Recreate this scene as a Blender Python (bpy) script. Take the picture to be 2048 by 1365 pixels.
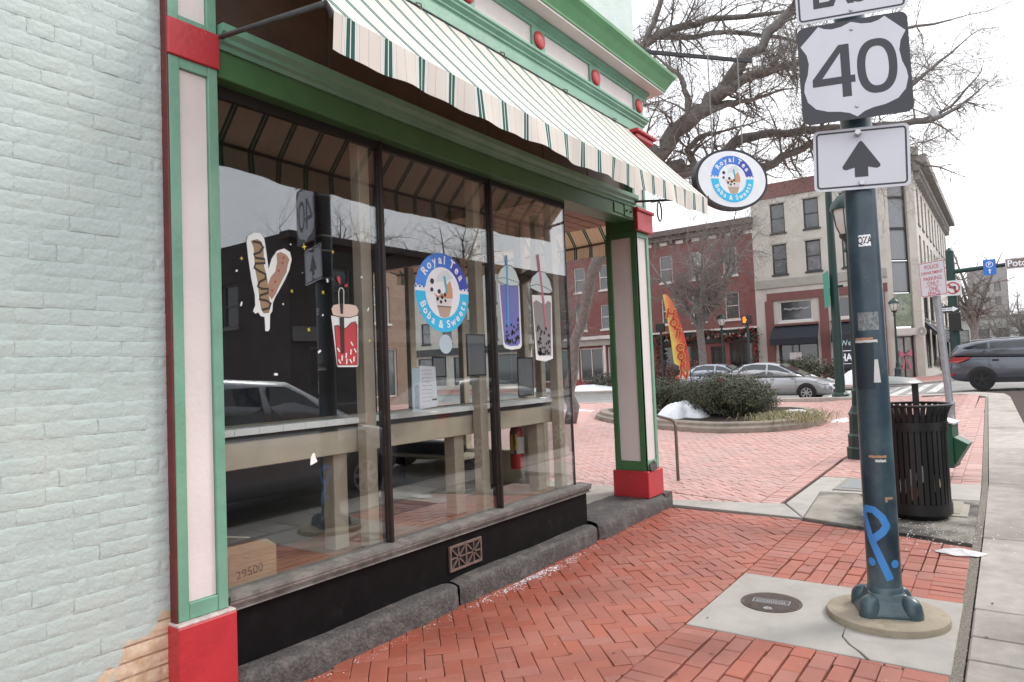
import bpy, bmesh, math, random
from mathutils import Vector, Matrix, geometry
random.seed(7)
sc = bpy.context.scene
for o in list(bpy.data.objects): bpy.data.objects.remove(o)
R = math.radians
# ------------------------------------------------------------------ camera
EYE = 1.6
cam = bpy.data.cameras.new('camera'); cam.sensor_width = 36.0; cam.lens = 23.99
cam.clip_start = 0.05; cam.clip_end = 2000
camo = bpy.data.objects.new('camera', cam); sc.collection.objects.link(camo)
RC = ((0.58939851, 0.01153943, 0.80776001), (-0.80685498, 0.05783222, 0.58791196), (-0.03993038, -0.99825962, 0.04339687))
camo.matrix_world = Matrix(((RC[0][0], -RC[0][1], -RC[0][2], 0), (RC[1][0], -RC[1][1], -RC[1][2], 0), (RC[2][0], -RC[2][1], -RC[2][2], EYE), (0, 0, 0, 1)))
sc.camera = camo
# ------------------------------------------------------------------ sky and sun (bright overcast)
SUN_EL, SUN_DIR = 42.0, Vector((0.80, -0.60, 0))      # towards the sun, on the ground
SUN_ROT = math.atan2(SUN_DIR.x, SUN_DIR.y)
world = bpy.data.worlds.new('World'); sc.world = world; world.use_nodes = True
nt = world.node_tree; nt.nodes.clear()
w_out = nt.nodes.new('ShaderNodeOutputWorld'); w_bg = nt.nodes.new('ShaderNodeBackground')
sky = nt.nodes.new('ShaderNodeTexSky'); sky.sky_type = 'NISHITA'; sky.sun_disc = False
sky.sun_elevation = R(SUN_EL); sky.sun_rotation = SUN_ROT; sky.dust_density = 4.0; sky.air_density = 1.0
tc = nt.nodes.new('ShaderNodeTexCoord'); cl = nt.nodes.new('ShaderNodeTexNoise')
cl.inputs['Scale'].default_value = 2.2; cl.inputs['Detail'].default_value = 6; cl.inputs['Roughness'].default_value = 0.55
cr = nt.nodes.new('ShaderNodeValToRGB')
cr.color_ramp.elements[0].position = 0.30; cr.color_ramp.elements[0].color = (11.5, 12.0, 12.9, 1)
cr.color_ramp.elements[1].position = 0.68; cr.color_ramp.elements[1].color = (15.0, 15.1, 15.3, 1)
mx = nt.nodes.new('ShaderNodeMixRGB'); mx.inputs[0].default_value = 0.84
nt.links.new(tc.outputs['Generated'], cl.inputs['Vector']); nt.links.new(cl.outputs['Fac'], cr.inputs[0])
nt.links.new(sky.outputs[0], mx.inputs[1]); nt.links.new(cr.outputs[0], mx.inputs[2])
nt.links.new(mx.outputs[0], w_bg.inputs[0]); w_bg.inputs[1].default_value = 0.10
nt.links.new(w_bg.outputs[0], w_out.inputs[0])
sl = bpy.data.lights.new('sun', 'SUN'); sl.energy = 1.3; sl.angle = R(14); sl.color = (1.0, 0.96, 0.90)
so = bpy.data.objects.new('sun', sl); sc.collection.objects.link(so)
ce = math.cos(R(SUN_EL)); sd = Vector((SUN_DIR.x * ce, SUN_DIR.y * ce, math.sin(R(SUN_EL))))
so.rotation_euler = sd.to_track_quat('Z', 'Y').to_euler(); so.location = (0, 0, 60)
vs = sc.view_settings; vs.view_transform = 'Standard'; vs.look = 'None'; vs.gamma = 1.0; vs.exposure = 0.62
vs.use_curve_mapping = False
sc.cycles.max_bounces = 7; sc.cycles.diffuse_bounces = 3; sc.cycles.glossy_bounces = 3; sc.cycles.transparent_max_bounces = 12; sc.cycles.caustics_reflective = False; sc.cycles.caustics_refractive = False
# ------------------------------------------------------------------ helpers
COL = sc.collection
def link(o): COL.objects.link(o); return o
class MB:
    """collects geometry for ONE mesh object"""
    def __init__(s): s.v = []; s.f = []; s.m = []; s.mi = 0
    def add(s, vs, fs):
        b = len(s.v); s.v += [tuple(p) for p in vs]; s.f += [tuple(i + b for i in f) for f in fs]; s.m += [s.mi] * len(fs); return s
    def box(s, x0, x1, y0, y1, z0, z1):
        return s.add([(x0,y0,z0),(x1,y0,z0),(x1,y1,z0),(x0,y1,z0),(x0,y0,z1),(x1,y0,z1),(x1,y1,z1),(x0,y1,z1)],
              [(0,3,2,1),(4,5,6,7),(0,1,5,4),(1,2,6,5),(2,3,7,6),(3,0,4,7)])
    def obox(s, c, u, v, w, a, b, d):
        """oriented box: centre c, unit axes u,v,w, half sizes a,b,d"""
        c, u, v, w = Vector(c), Vector(u)*a, Vector(v)*b, Vector(w)*d
        P = [c-u-v-w, c+u-v-w, c+u+v-w, c-u+v-w, c-u-v+w, c+u-v+w, c+u+v+w, c-u+v+w]
        return s.add(P, [(0,3,2,1),(4,5,6,7),(0,1,5,4),(1,2,6,5),(2,3,7,6),(3,0,4,7)])
    def prism(s, pts, d):
        """polygon of 3d points extruded by vector d"""
        n = len(pts); d = Vector(d); A = [Vector(p) for p in pts]; B = [p + d for p in A]
        tri = geometry.tessellate_polygon([A])
        fs = [tuple(t) for t in tri] + [tuple(i + n for i in reversed(t)) for t in tri]
        fs += [(i, (i+1) % n, (i+1) % n + n, i + n) for i in range(n)]
        return s.add(A + B, fs)
    def ring(s, rings, closed=True, caps=True):
        """loft list of rings (same length)"""
        n = len(rings[0]); b = len(s.v); vs = [p for r in rings for p in r]; fs = []
        for k in range(len(rings) - 1):
            for i in range(n if closed else n - 1):
                j = (i + 1) % n
                fs.append((k*n+i, k*n+j, (k+1)*n+j, (k+1)*n+i))
        if caps and closed:
            fs.append(tuple(reversed(range(n)))); fs.append(tuple(range((len(rings)-1)*n, len(rings)*n)))
        return s.add(vs, fs)
    def tube(s, pts, rad, n=8, caps=True):
        """tube along polyline, radius number or list"""
        P = [Vector(p) for p in pts]; rs = rad if isinstance(rad, (list, tuple)) else [rad] * len(P)
        rings = []; prev = None
        for i, p in enumerate(P):
            t = (P[min(i+1, len(P)-1)] - P[max(i-1, 0)])
            if t.length < 1e-9: t = Vector((0,0,1))
            t.normalize()
            if prev is None:
                a = Vector((0,0,1)) if abs(t.z) < 0.9 else Vector((1,0,0))
                u = t.cross(a).normalized()
            else:
                u = (prev - t * prev.dot(t))
                if u.length < 1e-6: u = t.orthogonal()
                u.normalize()
            prev = u; w = t.cross(u)
            rings.append([p + (u*math.cos(2*math.pi*k/n) + w*math.sin(2*math.pi*k/n)) * rs[i] for k in range(n)])
        return s.ring(rings, caps=caps)
    def lathe(s, prof, c=(0,0,0), n=24, caps=True):
        """profile [(r,z)] round vertical axis at c"""
        return s.ring([[(c[0]+r*math.cos(2*math.pi*k/n), c[1]+r*math.sin(2*math.pi*k/n), c[2]+z) for k in range(n)] for r, z in prof], caps=caps)
    def grid(s, fn, nu, nv):
        vs = [fn(i/nu, j/nv) for j in range(nv+1) for i in range(nu+1)]
        return s.add(vs, [(j*(nu+1)+i, j*(nu+1)+i+1, (j+1)*(nu+1)+i+1, (j+1)*(nu+1)+i) for j in range(nv) for i in range(nu)])
    def mesh(s, name, mats):
        me = bpy.data.meshes.new(name); me.from_pydata(s.v, [], s.f); me.update()
        for m in (mats if isinstance(mats, (list, tuple)) else [mats]): me.materials.append(m)
        if any(s.m):
            me.polygons.foreach_set('material_index', s.m)
        bm = bmesh.new(); bm.from_mesh(me); bmesh.ops.recalc_face_normals(bm, faces=bm.faces); bm.to_mesh(me); bm.free()
        return me
def obj(name, mb, mat, parent=None, smooth=False, bevel=0, seg=1, loc=None):
    me = mb if isinstance(mb, bpy.types.Mesh) else mb.mesh(name, mat)
    o = link(bpy.data.objects.new(name, me))
    if smooth:
        me.polygons.foreach_set('use_smooth', [True] * len(me.polygons))
        if smooth != 'all':
            try: me.set_sharp_from_angle(angle=R(38))
            except Exception: pass
    if bevel:
        b = o.modifiers.new('bevel', 'BEVEL'); b.width = bevel; b.segments = seg; b.limit_method = 'ANGLE'; b.angle_limit = R(40)
    if parent is not None: o.parent = parent
    if loc: o.location = loc
    return o
def tag(o, label, cat, group=None, kind=None):
    o['label'] = label; o['category'] = cat
    if group: o['group'] = group
    if kind: o['kind'] = kind
    return o
def struct(o): o['kind'] = 'structure'; return o
def thing(name, label, cat, loc=(0,0,0), rz=0, group=None):
    o = link(bpy.data.objects.new(name, None)); o.location = loc; o.rotation_euler = (0, 0, rz); o.empty_display_size = 0.2
    return tag(o, label, cat, group)
def circ(cx, cy, r, n=24, ry=None, a0=0):
    return [(cx + r*math.cos(a0+2*math.pi*k/n), cy + (ry or r)*math.sin(a0+2*math.pi*k/n)) for k in range(n)]
# ground height: the street rises gently away from the camera on the right, the plaza stays lower on the left
def G(x, y): return 0.018 * max(0., min(x, 40.) - 4.7) * min(1., max(.2, (6.6 - y) / 5.6))
# ------------------------------------------------------------------ materials
def M(name, col, rough=0.6, var=0.12, scale=6.0, bump=0.0, bscale=60.0, metal=0.0, spec=0.5, coat=0.0, rnd=0.0, col2=None, dirt=None, wear=None, coord='Object'):
    m = bpy.data.materials.new(name); m.use_nodes = True; t = m.node_tree; N = t.nodes; L = t.links
    b = N['Principled BSDF']; b.inputs['Roughness'].default_value = rough; b.inputs['Metallic'].default_value = metal
    b.inputs['Specular IOR Level'].default_value = spec; b.inputs['Coat Weight'].default_value = coat
    c = N.new('ShaderNodeTexCoord'); vec = c.outputs[coord]
    if coord == 'World':
        pass
    n1 = N.new('ShaderNodeTexNoise'); n1.inputs['Scale'].default_value = scale; n1.inputs['Detail'].default_value = 6; n1.inputs['Roughness'].default_value = 0.6
    L.new(vec, n1.inputs['Vector'])
    lo = tuple(max(0, x*(1-var)) for x in col); hi = tuple(min(1, x*(1+var)) for x in (col2 or col))
    if col2: lo = col
    if col2: hi = col2
    rp = N.new('ShaderNodeValToRGB'); rp.color_ramp.elements[0].position = 0.32; rp.color_ramp.elements[1].position = 0.68
    rp.color_ramp.elements[0].color = (*lo, 1); rp.color_ramp.elements[1].color = (*hi, 1)
    L.new(n1.outputs['Fac'], rp.inputs[0]); out = rp.outputs[0]
    if rnd:
        oi = N.new('ShaderNodeObjectInfo'); at = N.new('ShaderNodeAttribute'); at.attribute_name = 'rnd'
        ad = N.new('ShaderNodeMath'); ad.operation = 'ADD'; L.new(oi.outputs['Random'], ad.inputs[0]); L.new(at.outputs['Fac'], ad.inputs[1])
        fr = N.new('ShaderNodeMath'); fr.operation = 'FRACT'; L.new(ad.outputs[0], fr.inputs[0])
        mr = N.new('ShaderNodeMapRange'); mr.inputs[3].default_value = 1 - rnd; mr.inputs[4].default_value = 1 + rnd*0.7; L.new(fr.outputs[0], mr.inputs[0])
        hs = N.new('ShaderNodeHueSaturation'); L.new(mr.outputs[0], hs.inputs['Value']); L.new(out, hs.inputs['Color'])
        f2 = N.new('ShaderNodeMath'); f2.operation = 'MULTIPLY'; f2.inputs[1].default_value = 7.31; L.new(fr.outputs[0], f2.inputs[0])
        f3 = N.new('ShaderNodeMath'); f3.operation = 'FRACT'; L.new(f2.outputs[0], f3.inputs[0])
        m3 = N.new('ShaderNodeMapRange'); m3.inputs[3].default_value = 1 - rnd*1.1; m3.inputs[4].default_value = 1 + rnd*0.5; L.new(f3.outputs[0], m3.inputs[0]); L.new(m3.outputs[0], hs.inputs['Saturation'])
        out = hs.outputs[0]
    if dirt:   # (colour, scale, threshold low, high)
        dc, ds, d0, d1 = dirt
        n3 = N.new('ShaderNodeTexNoise'); n3.inputs['Scale'].default_value = ds; n3.inputs['Detail'].default_value = 8; n3.inputs['Roughness'].default_value = 0.65
        g = N.new('ShaderNodeNewGeometry'); L.new(g.outputs['Position'], n3.inputs['Vector'])
        mr2 = N.new('ShaderNodeMapRange'); mr2.inputs[1].default_value = d0; mr2.inputs[2].default_value = d1; L.new(n3.outputs['Fac'], mr2.inputs[0])
        mm = N.new('ShaderNodeMixRGB'); mm.inputs[2].default_value = (*dc, 1); L.new(mr2.outputs[0], mm.inputs[0]); L.new(out, mm.inputs[1]); out = mm.outputs[0]
    if wear:   # small chips and scuffs: (colour, scale, low, high)
        dc, ds, d0, d1 = wear
        n4 = N.new('ShaderNodeTexNoise'); n4.inputs['Scale'].default_value = ds; n4.inputs['Detail'].default_value = 10; n4.inputs['Roughness'].default_value = 0.7
        g4 = N.new('ShaderNodeNewGeometry'); mp4 = N.new('ShaderNodeMapping'); mp4.inputs['Scale'].default_value = (1, 1, .45); L.new(g4.outputs['Position'], mp4.inputs[0]); L.new(mp4.outputs[0], n4.inputs['Vector'])
        m4 = N.new('ShaderNodeMapRange'); m4.inputs[1].default_value = d0; m4.inputs[2].default_value = d1; L.new(n4.outputs['Fac'], m4.inputs[0])
        x4 = N.new('ShaderNodeMixRGB'); x4.inputs[2].default_value = (*dc, 1); L.new(m4.outputs[0], x4.inputs[0]); L.new(out, x4.inputs[1]); out = x4.outputs[0]
    L.new(out, b.inputs['Base Color'])
    if bump:
        n2 = N.new('ShaderNodeTexNoise'); n2.inputs['Scale'].default_value = bscale; n2.inputs['Detail'].default_value = 5
        L.new(vec, n2.inputs['Vector']); bp = N.new('ShaderNodeBump'); bp.inputs['Strength'].default_value = bump; bp.inputs['Distance'].default_value = 0.01
        L.new(n2.outputs['Fac'], bp.inputs['Height']); L.new(bp.outputs[0], b.inputs['Normal'])
    return m
def flat(name, col, rough=0.5, **k): return M(name, col, rough, var=k.pop('var', 0.05), **k)
def emit(name, col, s):
    m = bpy.data.materials.new(name); m.use_nodes = True; b = m.node_tree.nodes['Principled BSDF']
    b.inputs['Base Color'].default_value = (*col, 1); b.inputs['Emission Color'].default_value = (*col, 1); b.inputs['Emission Strength'].default_value = s
    return m
def glassy(name, refl, tint=(1,1,1), rough=0.0):
    """thin window glass: part mirror, part clear"""
    m = bpy.data.materials.new(name); m.use_nodes = True; t = m.node_tree; t.nodes.clear(); N = t.nodes; L = t.links
    o = N.new('ShaderNodeOutputMaterial'); tr = N.new('ShaderNodeBsdfTransparent'); tr.inputs[0].default_value = (*tint, 1)
    gl = N.new('ShaderNodeBsdfGlossy'); gl.inputs['Roughness'].default_value = rough; gl.inputs[0].default_value = (0.95, 0.97, 1, 1)
    lw = N.new('ShaderNodeLayerWeight'); lw.inputs[0].default_value = 0.5
    pw = N.new('ShaderNodeMath'); pw.operation = 'POWER'; pw.inputs[1].default_value = 4.0; L.new(lw.outputs['Facing'], pw.inputs[0])
    ad = N.new('ShaderNodeMath'); ad.operation = 'MULTIPLY_ADD'; ad.inputs[1].default_value = 0.6; ad.inputs[2].default_value = refl; L.new(pw.outputs[0], ad.inputs[0]); ad.use_clamp = True
    mx = N.new('ShaderNodeMixShader'); L.new(ad.outputs[0], mx.inputs[0]); L.new(tr.outputs[0], mx.inputs[1]); L.new(gl.outputs[0], mx.inputs[2]); L.new(mx.outputs[0], o.inputs[0])
    return m
def text_mesh(s, size=1.0, offset=0.0, ext=0.0, align='CENTER', sx=1.0):
    cu = bpy.data.curves.new('txt', 'FONT'); cu.body = s; cu.size = size; cu.offset = offset; cu.extrude = ext; cu.align_x = align; cu.align_y = 'CENTER'; cu.resolution_u = 4
    o = bpy.data.objects.new('txt', cu); COL.objects.link(o); bpy.context.view_layer.update()
    dg = bpy.context.evaluated_depsgraph_get(); me = o.evaluated_get(dg).to_mesh()
    vs = [(v.co.x*sx, v.co.y, v.co.z) for v in me.vertices]; fs = [tuple(p.vertices) for p in me.polygons]
    o.evaluated_get(dg).to_mesh_clear(); bpy.data.objects.remove(o); bpy.data.curves.remove(cu)
    return vs, fs
class Plane:
    """local drawing plane: origin, right axis, up axis, out normal"""
    def __init__(s, o, u, v): s.o = Vector(o); s.u = Vector(u).normalized(); s.v = Vector(v).normalized(); s.n = s.u.cross(s.v)
    def P(s, a, b, h=0): return s.o + s.u*a + s.v*b + s.n*h
    def poly(s, mb, pts, h, th=0.0008): return mb.prism([s.P(a, b, h) for a, b in pts], s.n*th)
    def text(s, mb, body, a, b, size, h, rot=0, offset=0.0, sx=1.0, align='CENTER'):
        vs, fs = text_mesh(body, size, offset, 0.0, align, sx); c, n = math.cos(rot), math.sin(rot)
        mb.add([s.P(a + x*c - y*n, b + x*n + y*c, h) for x, y, z in vs], fs); return mb
    def stroke(s, mb, pts, w, h, th=0.0008):
        n = len(pts); L = []; Rr = []
        for i, (x, y) in enumerate(pts):
            x0, y0 = pts[max(i-1, 0)]; x1, y1 = pts[min(i+1, n-1)]; dx, dy = x1-x0, y1-y0; d = math.hypot(dx, dy) or 1
            L.append((x - dy/d*w/2, y + dx/d*w/2)); Rr.append((x + dy/d*w/2, y - dx/d*w/2))
        for i in range(n-1):
            mb.prism([s.P(*q, h) for q in (L[i], L[i+1], Rr[i+1], Rr[i])], s.n*th)
        return mb
def annulus(cx, cy, r0, r1, a0=0, a1=2*math.pi, n=40):
    return [(cx+r1*math.cos(a0+(a1-a0)*k/n), cy+r1*math.sin(a0+(a1-a0)*k/n)) for k in range(n+1)] + \
           [(cx+r0*math.cos(a1+(a0-a1)*k/n), cy+r0*math.sin(a1+(a0-a1)*k/n)) for k in range(n+1)]
# ------------------------------------------------------------------ ground, road, paving
m_asph = M('asphalt', (0.21, 0.203, 0.195), 0.85, 0.22, 3.0, 0.5, 220, dirt=((0.26, 0.25, 0.24), 0.35, 0.45, 0.62))
m_sand = M('joint_sand', (0.05, 0.030, 0.026), 0.95, 0.3, 30, 0.5, 200)
m_conc = M('concrete', (0.40, 0.375, 0.345), 0.88, 0.09, 5, 0.35, 160, dirt=((0.29, 0.262, 0.23), 1.1, 0.50, 0.76), wear=((.16, .14, .125), 26, .67, .74))
m_slab = M('sidewalk_concrete', (0.40, 0.36, 0.322), 0.9, 0.14, 7, 0.5, 180, rnd=0.12, dirt=((0.24, 0.205, 0.18), 1.2, 0.48, 0.74), wear=((.17, .15, .13), 20, .64, .72))
m_cdirty = M('stained_concrete', (0.30, 0.275, 0.235), 0.85, 0.2, 4, 0.35, 150, dirt=((0.06, 0.053, 0.048), 1.5, 0.42, 0.60))
m_brk = M('paving_brick', (0.35, 0.105, 0.070), 0.58, 0.12, 170, 0.5, 260, rnd=0.10, col2=(0.47, 0.170, 0.120), dirt=((0.27, 0.10, 0.075), 1.1, 0.46, 0.74), wear=((.20, .12, .10), 14, .66, .74))
m_brk2 = M('plaza_brick', (0.48, 0.25, 0.215), 0.46, 0.2, 60, 0.3, 240, rnd=0.12, col2=(0.56, 0.335, 0.30), dirt=((0.40, 0.285, 0.265), 0.6, 0.5, 0.78))
def damp(m):
    """damp, darker bricks in an uneven band along the foot of the shop"""
    t = m.node_tree; N = t.nodes; L = t.links; b = N['Principled BSDF']; src = b.inputs['Base Color'].links[0].from_socket
    g = N.new('ShaderNodeNewGeometry'); sx = N.new('ShaderNodeSeparateXYZ'); L.new(g.outputs['Position'], sx.inputs[0])
    nz = N.new('ShaderNodeTexNoise'); nz.inputs['Scale'].default_value = 1.7; nz.inputs['Detail'].default_value = 7; L.new(g.outputs['Position'], nz.inputs['Vector'])
    ad = N.new('ShaderNodeMath'); ad.operation = 'MULTIPLY_ADD'; ad.inputs[1].default_value = 1.6; L.new(nz.outputs['Fac'], ad.inputs[0]); L.new(sx.outputs[1], ad.inputs[2])
    mr = N.new('ShaderNodeMapRange'); mr.inputs[1].default_value = 3.05; mr.inputs[2].default_value = 3.75; L.new(ad.outputs[0], mr.inputs[0])
    mx = N.new('ShaderNodeMixRGB'); mx.blend_type = 'MULTIPLY'; mx.inputs[2].default_value = (.84, .60, .50, 1); L.new(mr.outputs[0], mx.inputs[0]); L.new(src, mx.inputs[1]); L.new(mx.outputs[0], b.inputs['Base Color'])
    r2 = N.new('ShaderNodeMapRange'); r2.inputs[3].default_value = .58; r2.inputs[4].default_value = .42; L.new(mr.outputs[0], r2.inputs[0]); L.new(r2.outputs[0], b.inputs['Roughness'])
damp(m_brk)
m_gravel = M('pea_gravel', (0.25, 0.225, 0.19), 0.9, 0.5, 140, 1.0, 260)
m_iron = M('cast_iron', (0.115, 0.088, 0.078), 0.55, 0.25, 30, 0.4, 200, metal=0.3)
m_snow = M('snow', (0.82, 0.84, 0.88), 0.7, 0.05, 8, 0.6, 30)
def sheet(name, xs, ys, dz, mat):
    mb = MB(); n = len(xs)
    mb.add([(x, y, G(x, y) + dz) for y in ys for x in xs], [(j*n+i, j*n+i+1, (j+1)*n+i+1, (j+1)*n+i) for j in range(len(ys)-1) for i in range(n-1)])
    return struct(obj(name, mb, mat))
def rng(a, b, s): 
    n = max(1, int(round((b-a)/s))); return [a + (b-a)*k/n for k in range(n+1)]
sheet('ground', [-600, -200, -60] + rng(-20, 60, 2) + [100, 250, 700], [-600, -200, -80] + rng(-40, 60, 2) + [120, 300, 700], -0.11, m_asph)
# bed of sand below the near bricks and the plaza
sheet('paving_bed', rng(-4, 26, 1.0), rng(-0.35, 45, 1.0), -0.024, m_sand)
def inset(poly, d):
    cx = sum(p[0] for p in poly)/len(poly); cy = sum(p[1] for p in poly)/len(poly); o = []
    for x, y in poly:
        l = math.hypot(x-cx, y-cy) or 1; o.append((x-(x-cx)/l*d, y-(y-cy)/l*d))
    return o
def brick_geo(mb, poly, z, ch=0.004, dep=0.03):
    n = len(poly); b = inset(poly, ch*1.3)
    vs = [(x, y, z-dep) for x, y in poly] + [(x, y, z-ch*0.8) for x, y in poly] + [(x, y, z) for x, y in b]
    fs = [(k*n+i, k*n+(i+1) % n, (k+1)*n+(i+1) % n, (k+1)*n+i) for k in (0, 1) for i in range(n)] + [tuple(range(2*n, 3*n))]
    mb.add(vs, fs)
def clip(poly, zone):
    """clip convex poly by convex zone (counter-clockwise)"""
    out = poly
    for i in range(len(zone)):
        ax, ay = zone[i]; bx, by = zone[(i+1) % len(zone)]; inp = out; out = []
        if not inp: break
        side = lambda p: (bx-ax)*(p[1]-ay) - (by-ay)*(p[0]-ax)
        for j in range(len(inp)):
            p, q = inp[j-1], inp[j]; sp, sq = side(p), side(q)
            if (sp >= 0) != (sq >= 0):
                t = sp/(sp-sq); out.append((p[0]+(q[0]-p[0])*t, p[1]+(q[1]-p[1])*t))
            if sq >= 0: out.append(q)
    return out
def parea(p): return 0.5*abs(sum(p[i-1][0]*p[i][1]-p[i][0]*p[i-1][1] for i in range(len(p))))
def herring(zone, ang, W=0.1, gap=0.0036, off=(0, 0)):
    xs = [p[0] for p in zone]; ys = [p[1] for p in zone]; cx, cy = (min(xs)+max(xs))/2, (min(ys)+max(ys))/2
    r = math.hypot(max(xs)-min(xs), max(ys)-min(ys))/2/W + 3; c, s = math.cos(ang), math.sin(ang); out = []
    for i in range(int(-r), int(r)):
        for j in range(int(-r), int(r)):
            t = (i - j) % 4
            if t == 0: w, h = 2, 1
            elif t == 3: w, h = 1, 2
            else: continue
            g = gap/2
            rc = [(i*W+g, j*W+g), (i*W+w*W-g, j*W+g), (i*W+w*W-g, j*W+h*W-g), (i*W+g, j*W+h*W-g)]
            poly = [(cx+off[0]+x*c-y*s, cy+off[1]+x*s+y*c) for x, y in rc]
            if max(p[0] for p in poly) < min(xs) or min(p[0] for p in poly) > max(xs) or max(p[1] for p in poly) < min(ys) or min(p[1] for p in poly) > max(ys): continue
            q = clip(poly, zone)
            if len(q) >= 3 and parea(q) > 0.0012: out.append((q, len(q) == 4 and abs(parea(q)-parea(poly)) < 1e-7, ang + (0 if w == 2 else math.pi/2)))
    return out
def rows(zone, L, Wd, axis, gap=0.0036, stag=True):
    """running or stacked bond; long side along axis 'x' or 'y'"""
    xs = [p[0] for p in zone]; ys = [p[1] for p in zone]; out = []; x0, x1, y0, y1 = min(xs), max(xs), min(ys), max(ys); g = gap/2
    if axis == 'x': nu, nv, du, dv = int((x1-x0)/L)+2, int((y1-y0)/Wd+0.5), L, Wd
    else: nu, nv, du, dv = int((y1-y0)/L+0.5), int((x1-x0)/Wd)+1, L, Wd
    for v in range(nv):
        sh = (random.choice((0.5, 0.47, 0.53)) if v % 2 else 0.0)*L if stag else 0.0
        for u in range(-1, nu):
            a, b = u*du + sh, v*dv
            if axis == 'x': rc = [(x0+a+g, y0+b+g), (x0+a+L-g, y0+b+g), (x0+a+L-g, y0+b+Wd-g), (x0+a+g, y0+b+Wd-g)]
            else: rc = [(x0+b+g, y0+a+g), (x0+b+Wd-g, y0+a+g), (x0+b+Wd-g, y0+a+L-g), (x0+b+g, y0+a+L-g)]
            q = clip(rc, zone)
            if len(q) >= 3 and parea(q) > 0.0012: out.append((q, len(q) == 4 and abs(parea(q)-parea(rc)) < 1e-7, 0 if axis == 'x' else math.pi/2))
    return out
def inside(p, poly):
    c = False; n = len(poly)
    for i in range(n):
        x0, y0 = poly[i-1]; x1, y1 = poly[i]
        if (y0 > p[1]) != (y1 > p[1]) and p[0] < (x1-x0)*(p[1]-y0)/(y1-y0)+x0: c = not c
    return c
def in_view(x, y, z):
    d = (x, y, z-EYE); c = [RC[0][k]*d[0]+RC[1][k]*d[1]+RC[2][k]*d[2] for k in range(3)]
    return c[2] > 0.3 and abs(c[0]/c[2]) < 0.76 and abs(c[1]/c[2]) < 0.51
# shared brick meshes
def full_brick(mat):
    out = []
    for k in range(5):
        mb = MB(); j = lambda: random.uniform(-0.0012, 0.0012)
        brick_geo(mb, [(-0.0982+j(), -0.0482+j()), (0.0982+j(), -0.0482+j()), (0.0982+j(), 0.0482+j()), (-0.0982+j(), 0.0482+j())], 0.0, ch=random.uniform(0.003, 0.0055))
        out.append(mb.mesh('brick', mat))
    return out
def pave(name, bricks, mat, label=None, holes=(), limit=300):
    """structure whose nearest bricks are children, the rest one stuff mesh"""
    root = link(bpy.data.objects.new(name, None)); struct(root)
    if label: root['label'] = label
    fb = full_brick(mat); L = []
    for q, full, ang in bricks:
        cx = sum(p[0] for p in q)/len(q); cy = sum(p[1] for p in q)/len(q)
        if any(inside((cx, cy), h) for h in holes): continue
        L.append((math.hypot(cx, cy) - parea(q)*8 + (0 if in_view(cx, cy, 0) else 1000), cx, cy, q, full, ang))
    L.sort(key=lambda t: t[0]); rest = MB(); vals = []
    for k, (d, cx, cy, q, full, ang) in enumerate(L):
        z = G(cx, cy) + random.gauss(0, 0.0016)
        if k < limit:
            if full:
                o = link(bpy.data.objects.new('brick', random.choice(fb))); o.rotation_euler = (random.gauss(0, .011), random.gauss(0, .011), ang + random.choice((0, math.pi))); o.location = (cx, cy, z)
            else:
                mb = MB(); brick_geo(mb, [(x-cx, y-cy) for x, y in q], 0.0); o = obj('brick', mb, mat); o.location = (cx, cy, z)
            o.parent = root
        else:
            n0 = len(rest.v); brick_geo(rest, q, z); vals += [random.random()]*(len(rest.v)-n0)
    if rest.v:
        o = obj('brick_field', rest, mat, root); o['kind'] = 'stuff'
        a = o.data.attributes.new('rnd', 'FLOAT', 'POINT'); a.data.foreach_set('value', vals)
    return root
PAD = (4.04, 5.20, 0.33, 1.705)
near = herring([(-1.0, 1.722), (7.05, 1.722), (7.12, 3.16), (-1.0, 3.16)], R(45), off=(0.02, 0.0))
for z in ([(-1, 1.515), (PAD[0]-.005, 1.515), (PAD[0]-.005, 1.715), (-1, 1.715)], [(PAD[1]+.005, 1.515), (6.95, 1.515), (7.0, 1.715), (PAD[1]+.005, 1.715)]):
    near += rows(z, 0.2, 0.1, 'y', stag=False)
for z in ([(-1, .625), (PAD[0]-.005, .625), (PAD[0]-.005, 1.508), (-1, 1.508)], [(PAD[1]+.005, .625), (6.70, .625), (6.92, 1.508), (PAD[1]+.005, 1.508)]):
    near += rows(z, 0.2, 0.11, 'x')
for z in ([(-1, .335), (PAD[0]-.005, .335), (PAD[0]-.005, .535), (-1, .535)], [(PAD[1]+.005, .335), (6.62, .335), (6.66, .535), (PAD[1]+.005, .535)]):
    near += rows(z, 0.2, 0.1, 'y', stag=False)
for z in ([(-1, .541), (PAD[0]-.005, .541), (PAD[0]-.005, .619), (-1, .619)], [(PAD[1]+.005, .541), (6.66, .541), (6.68, .619), (PAD[1]+.005, .619)]):
    near += rows(z, 0.2, 0.078, 'x')
pave('brick_sidewalk', near, m_brk, 'red brick sidewalk in herringbone with straight borders')
PLANTER = [(14.78, 4.9), (15.0, 6.0), (16.0, 8.0), (17.8, 10.0), (19.4, 10.9), (20.5, 10.3), (20.9, 8.5), (20.7, 6.0), (20.0, 4.7), (18.6, 3.85), (17.0, 3.5), (15.8, 3.6), (15.0, 4.1)]
far = herring([(7.62, 2.33), (26.0, 2.33), (26.0, 14.5), (8.6, 5.6)], R(45))
far += herring([(7.30, 3.30), (7.60, 2.40), (8.6, 5.6), (7.30, 5.6)], R(45))
far += rows([(7.72, 2.12), (24.5, 2.12), (24.5, 2.325), (7.72, 2.325)], 0.2, 0.1, 'y', stag=False)
far += herring([(9.45, .66), (24.5, .80), (24.5, 2.11), (9.55, 2.06)], R(45))
far += rows([(9.45, .352), (23.0, .63), (23.0, .80), (9.45, .655)], 0.2, 0.1, 'y', stag=False)
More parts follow.
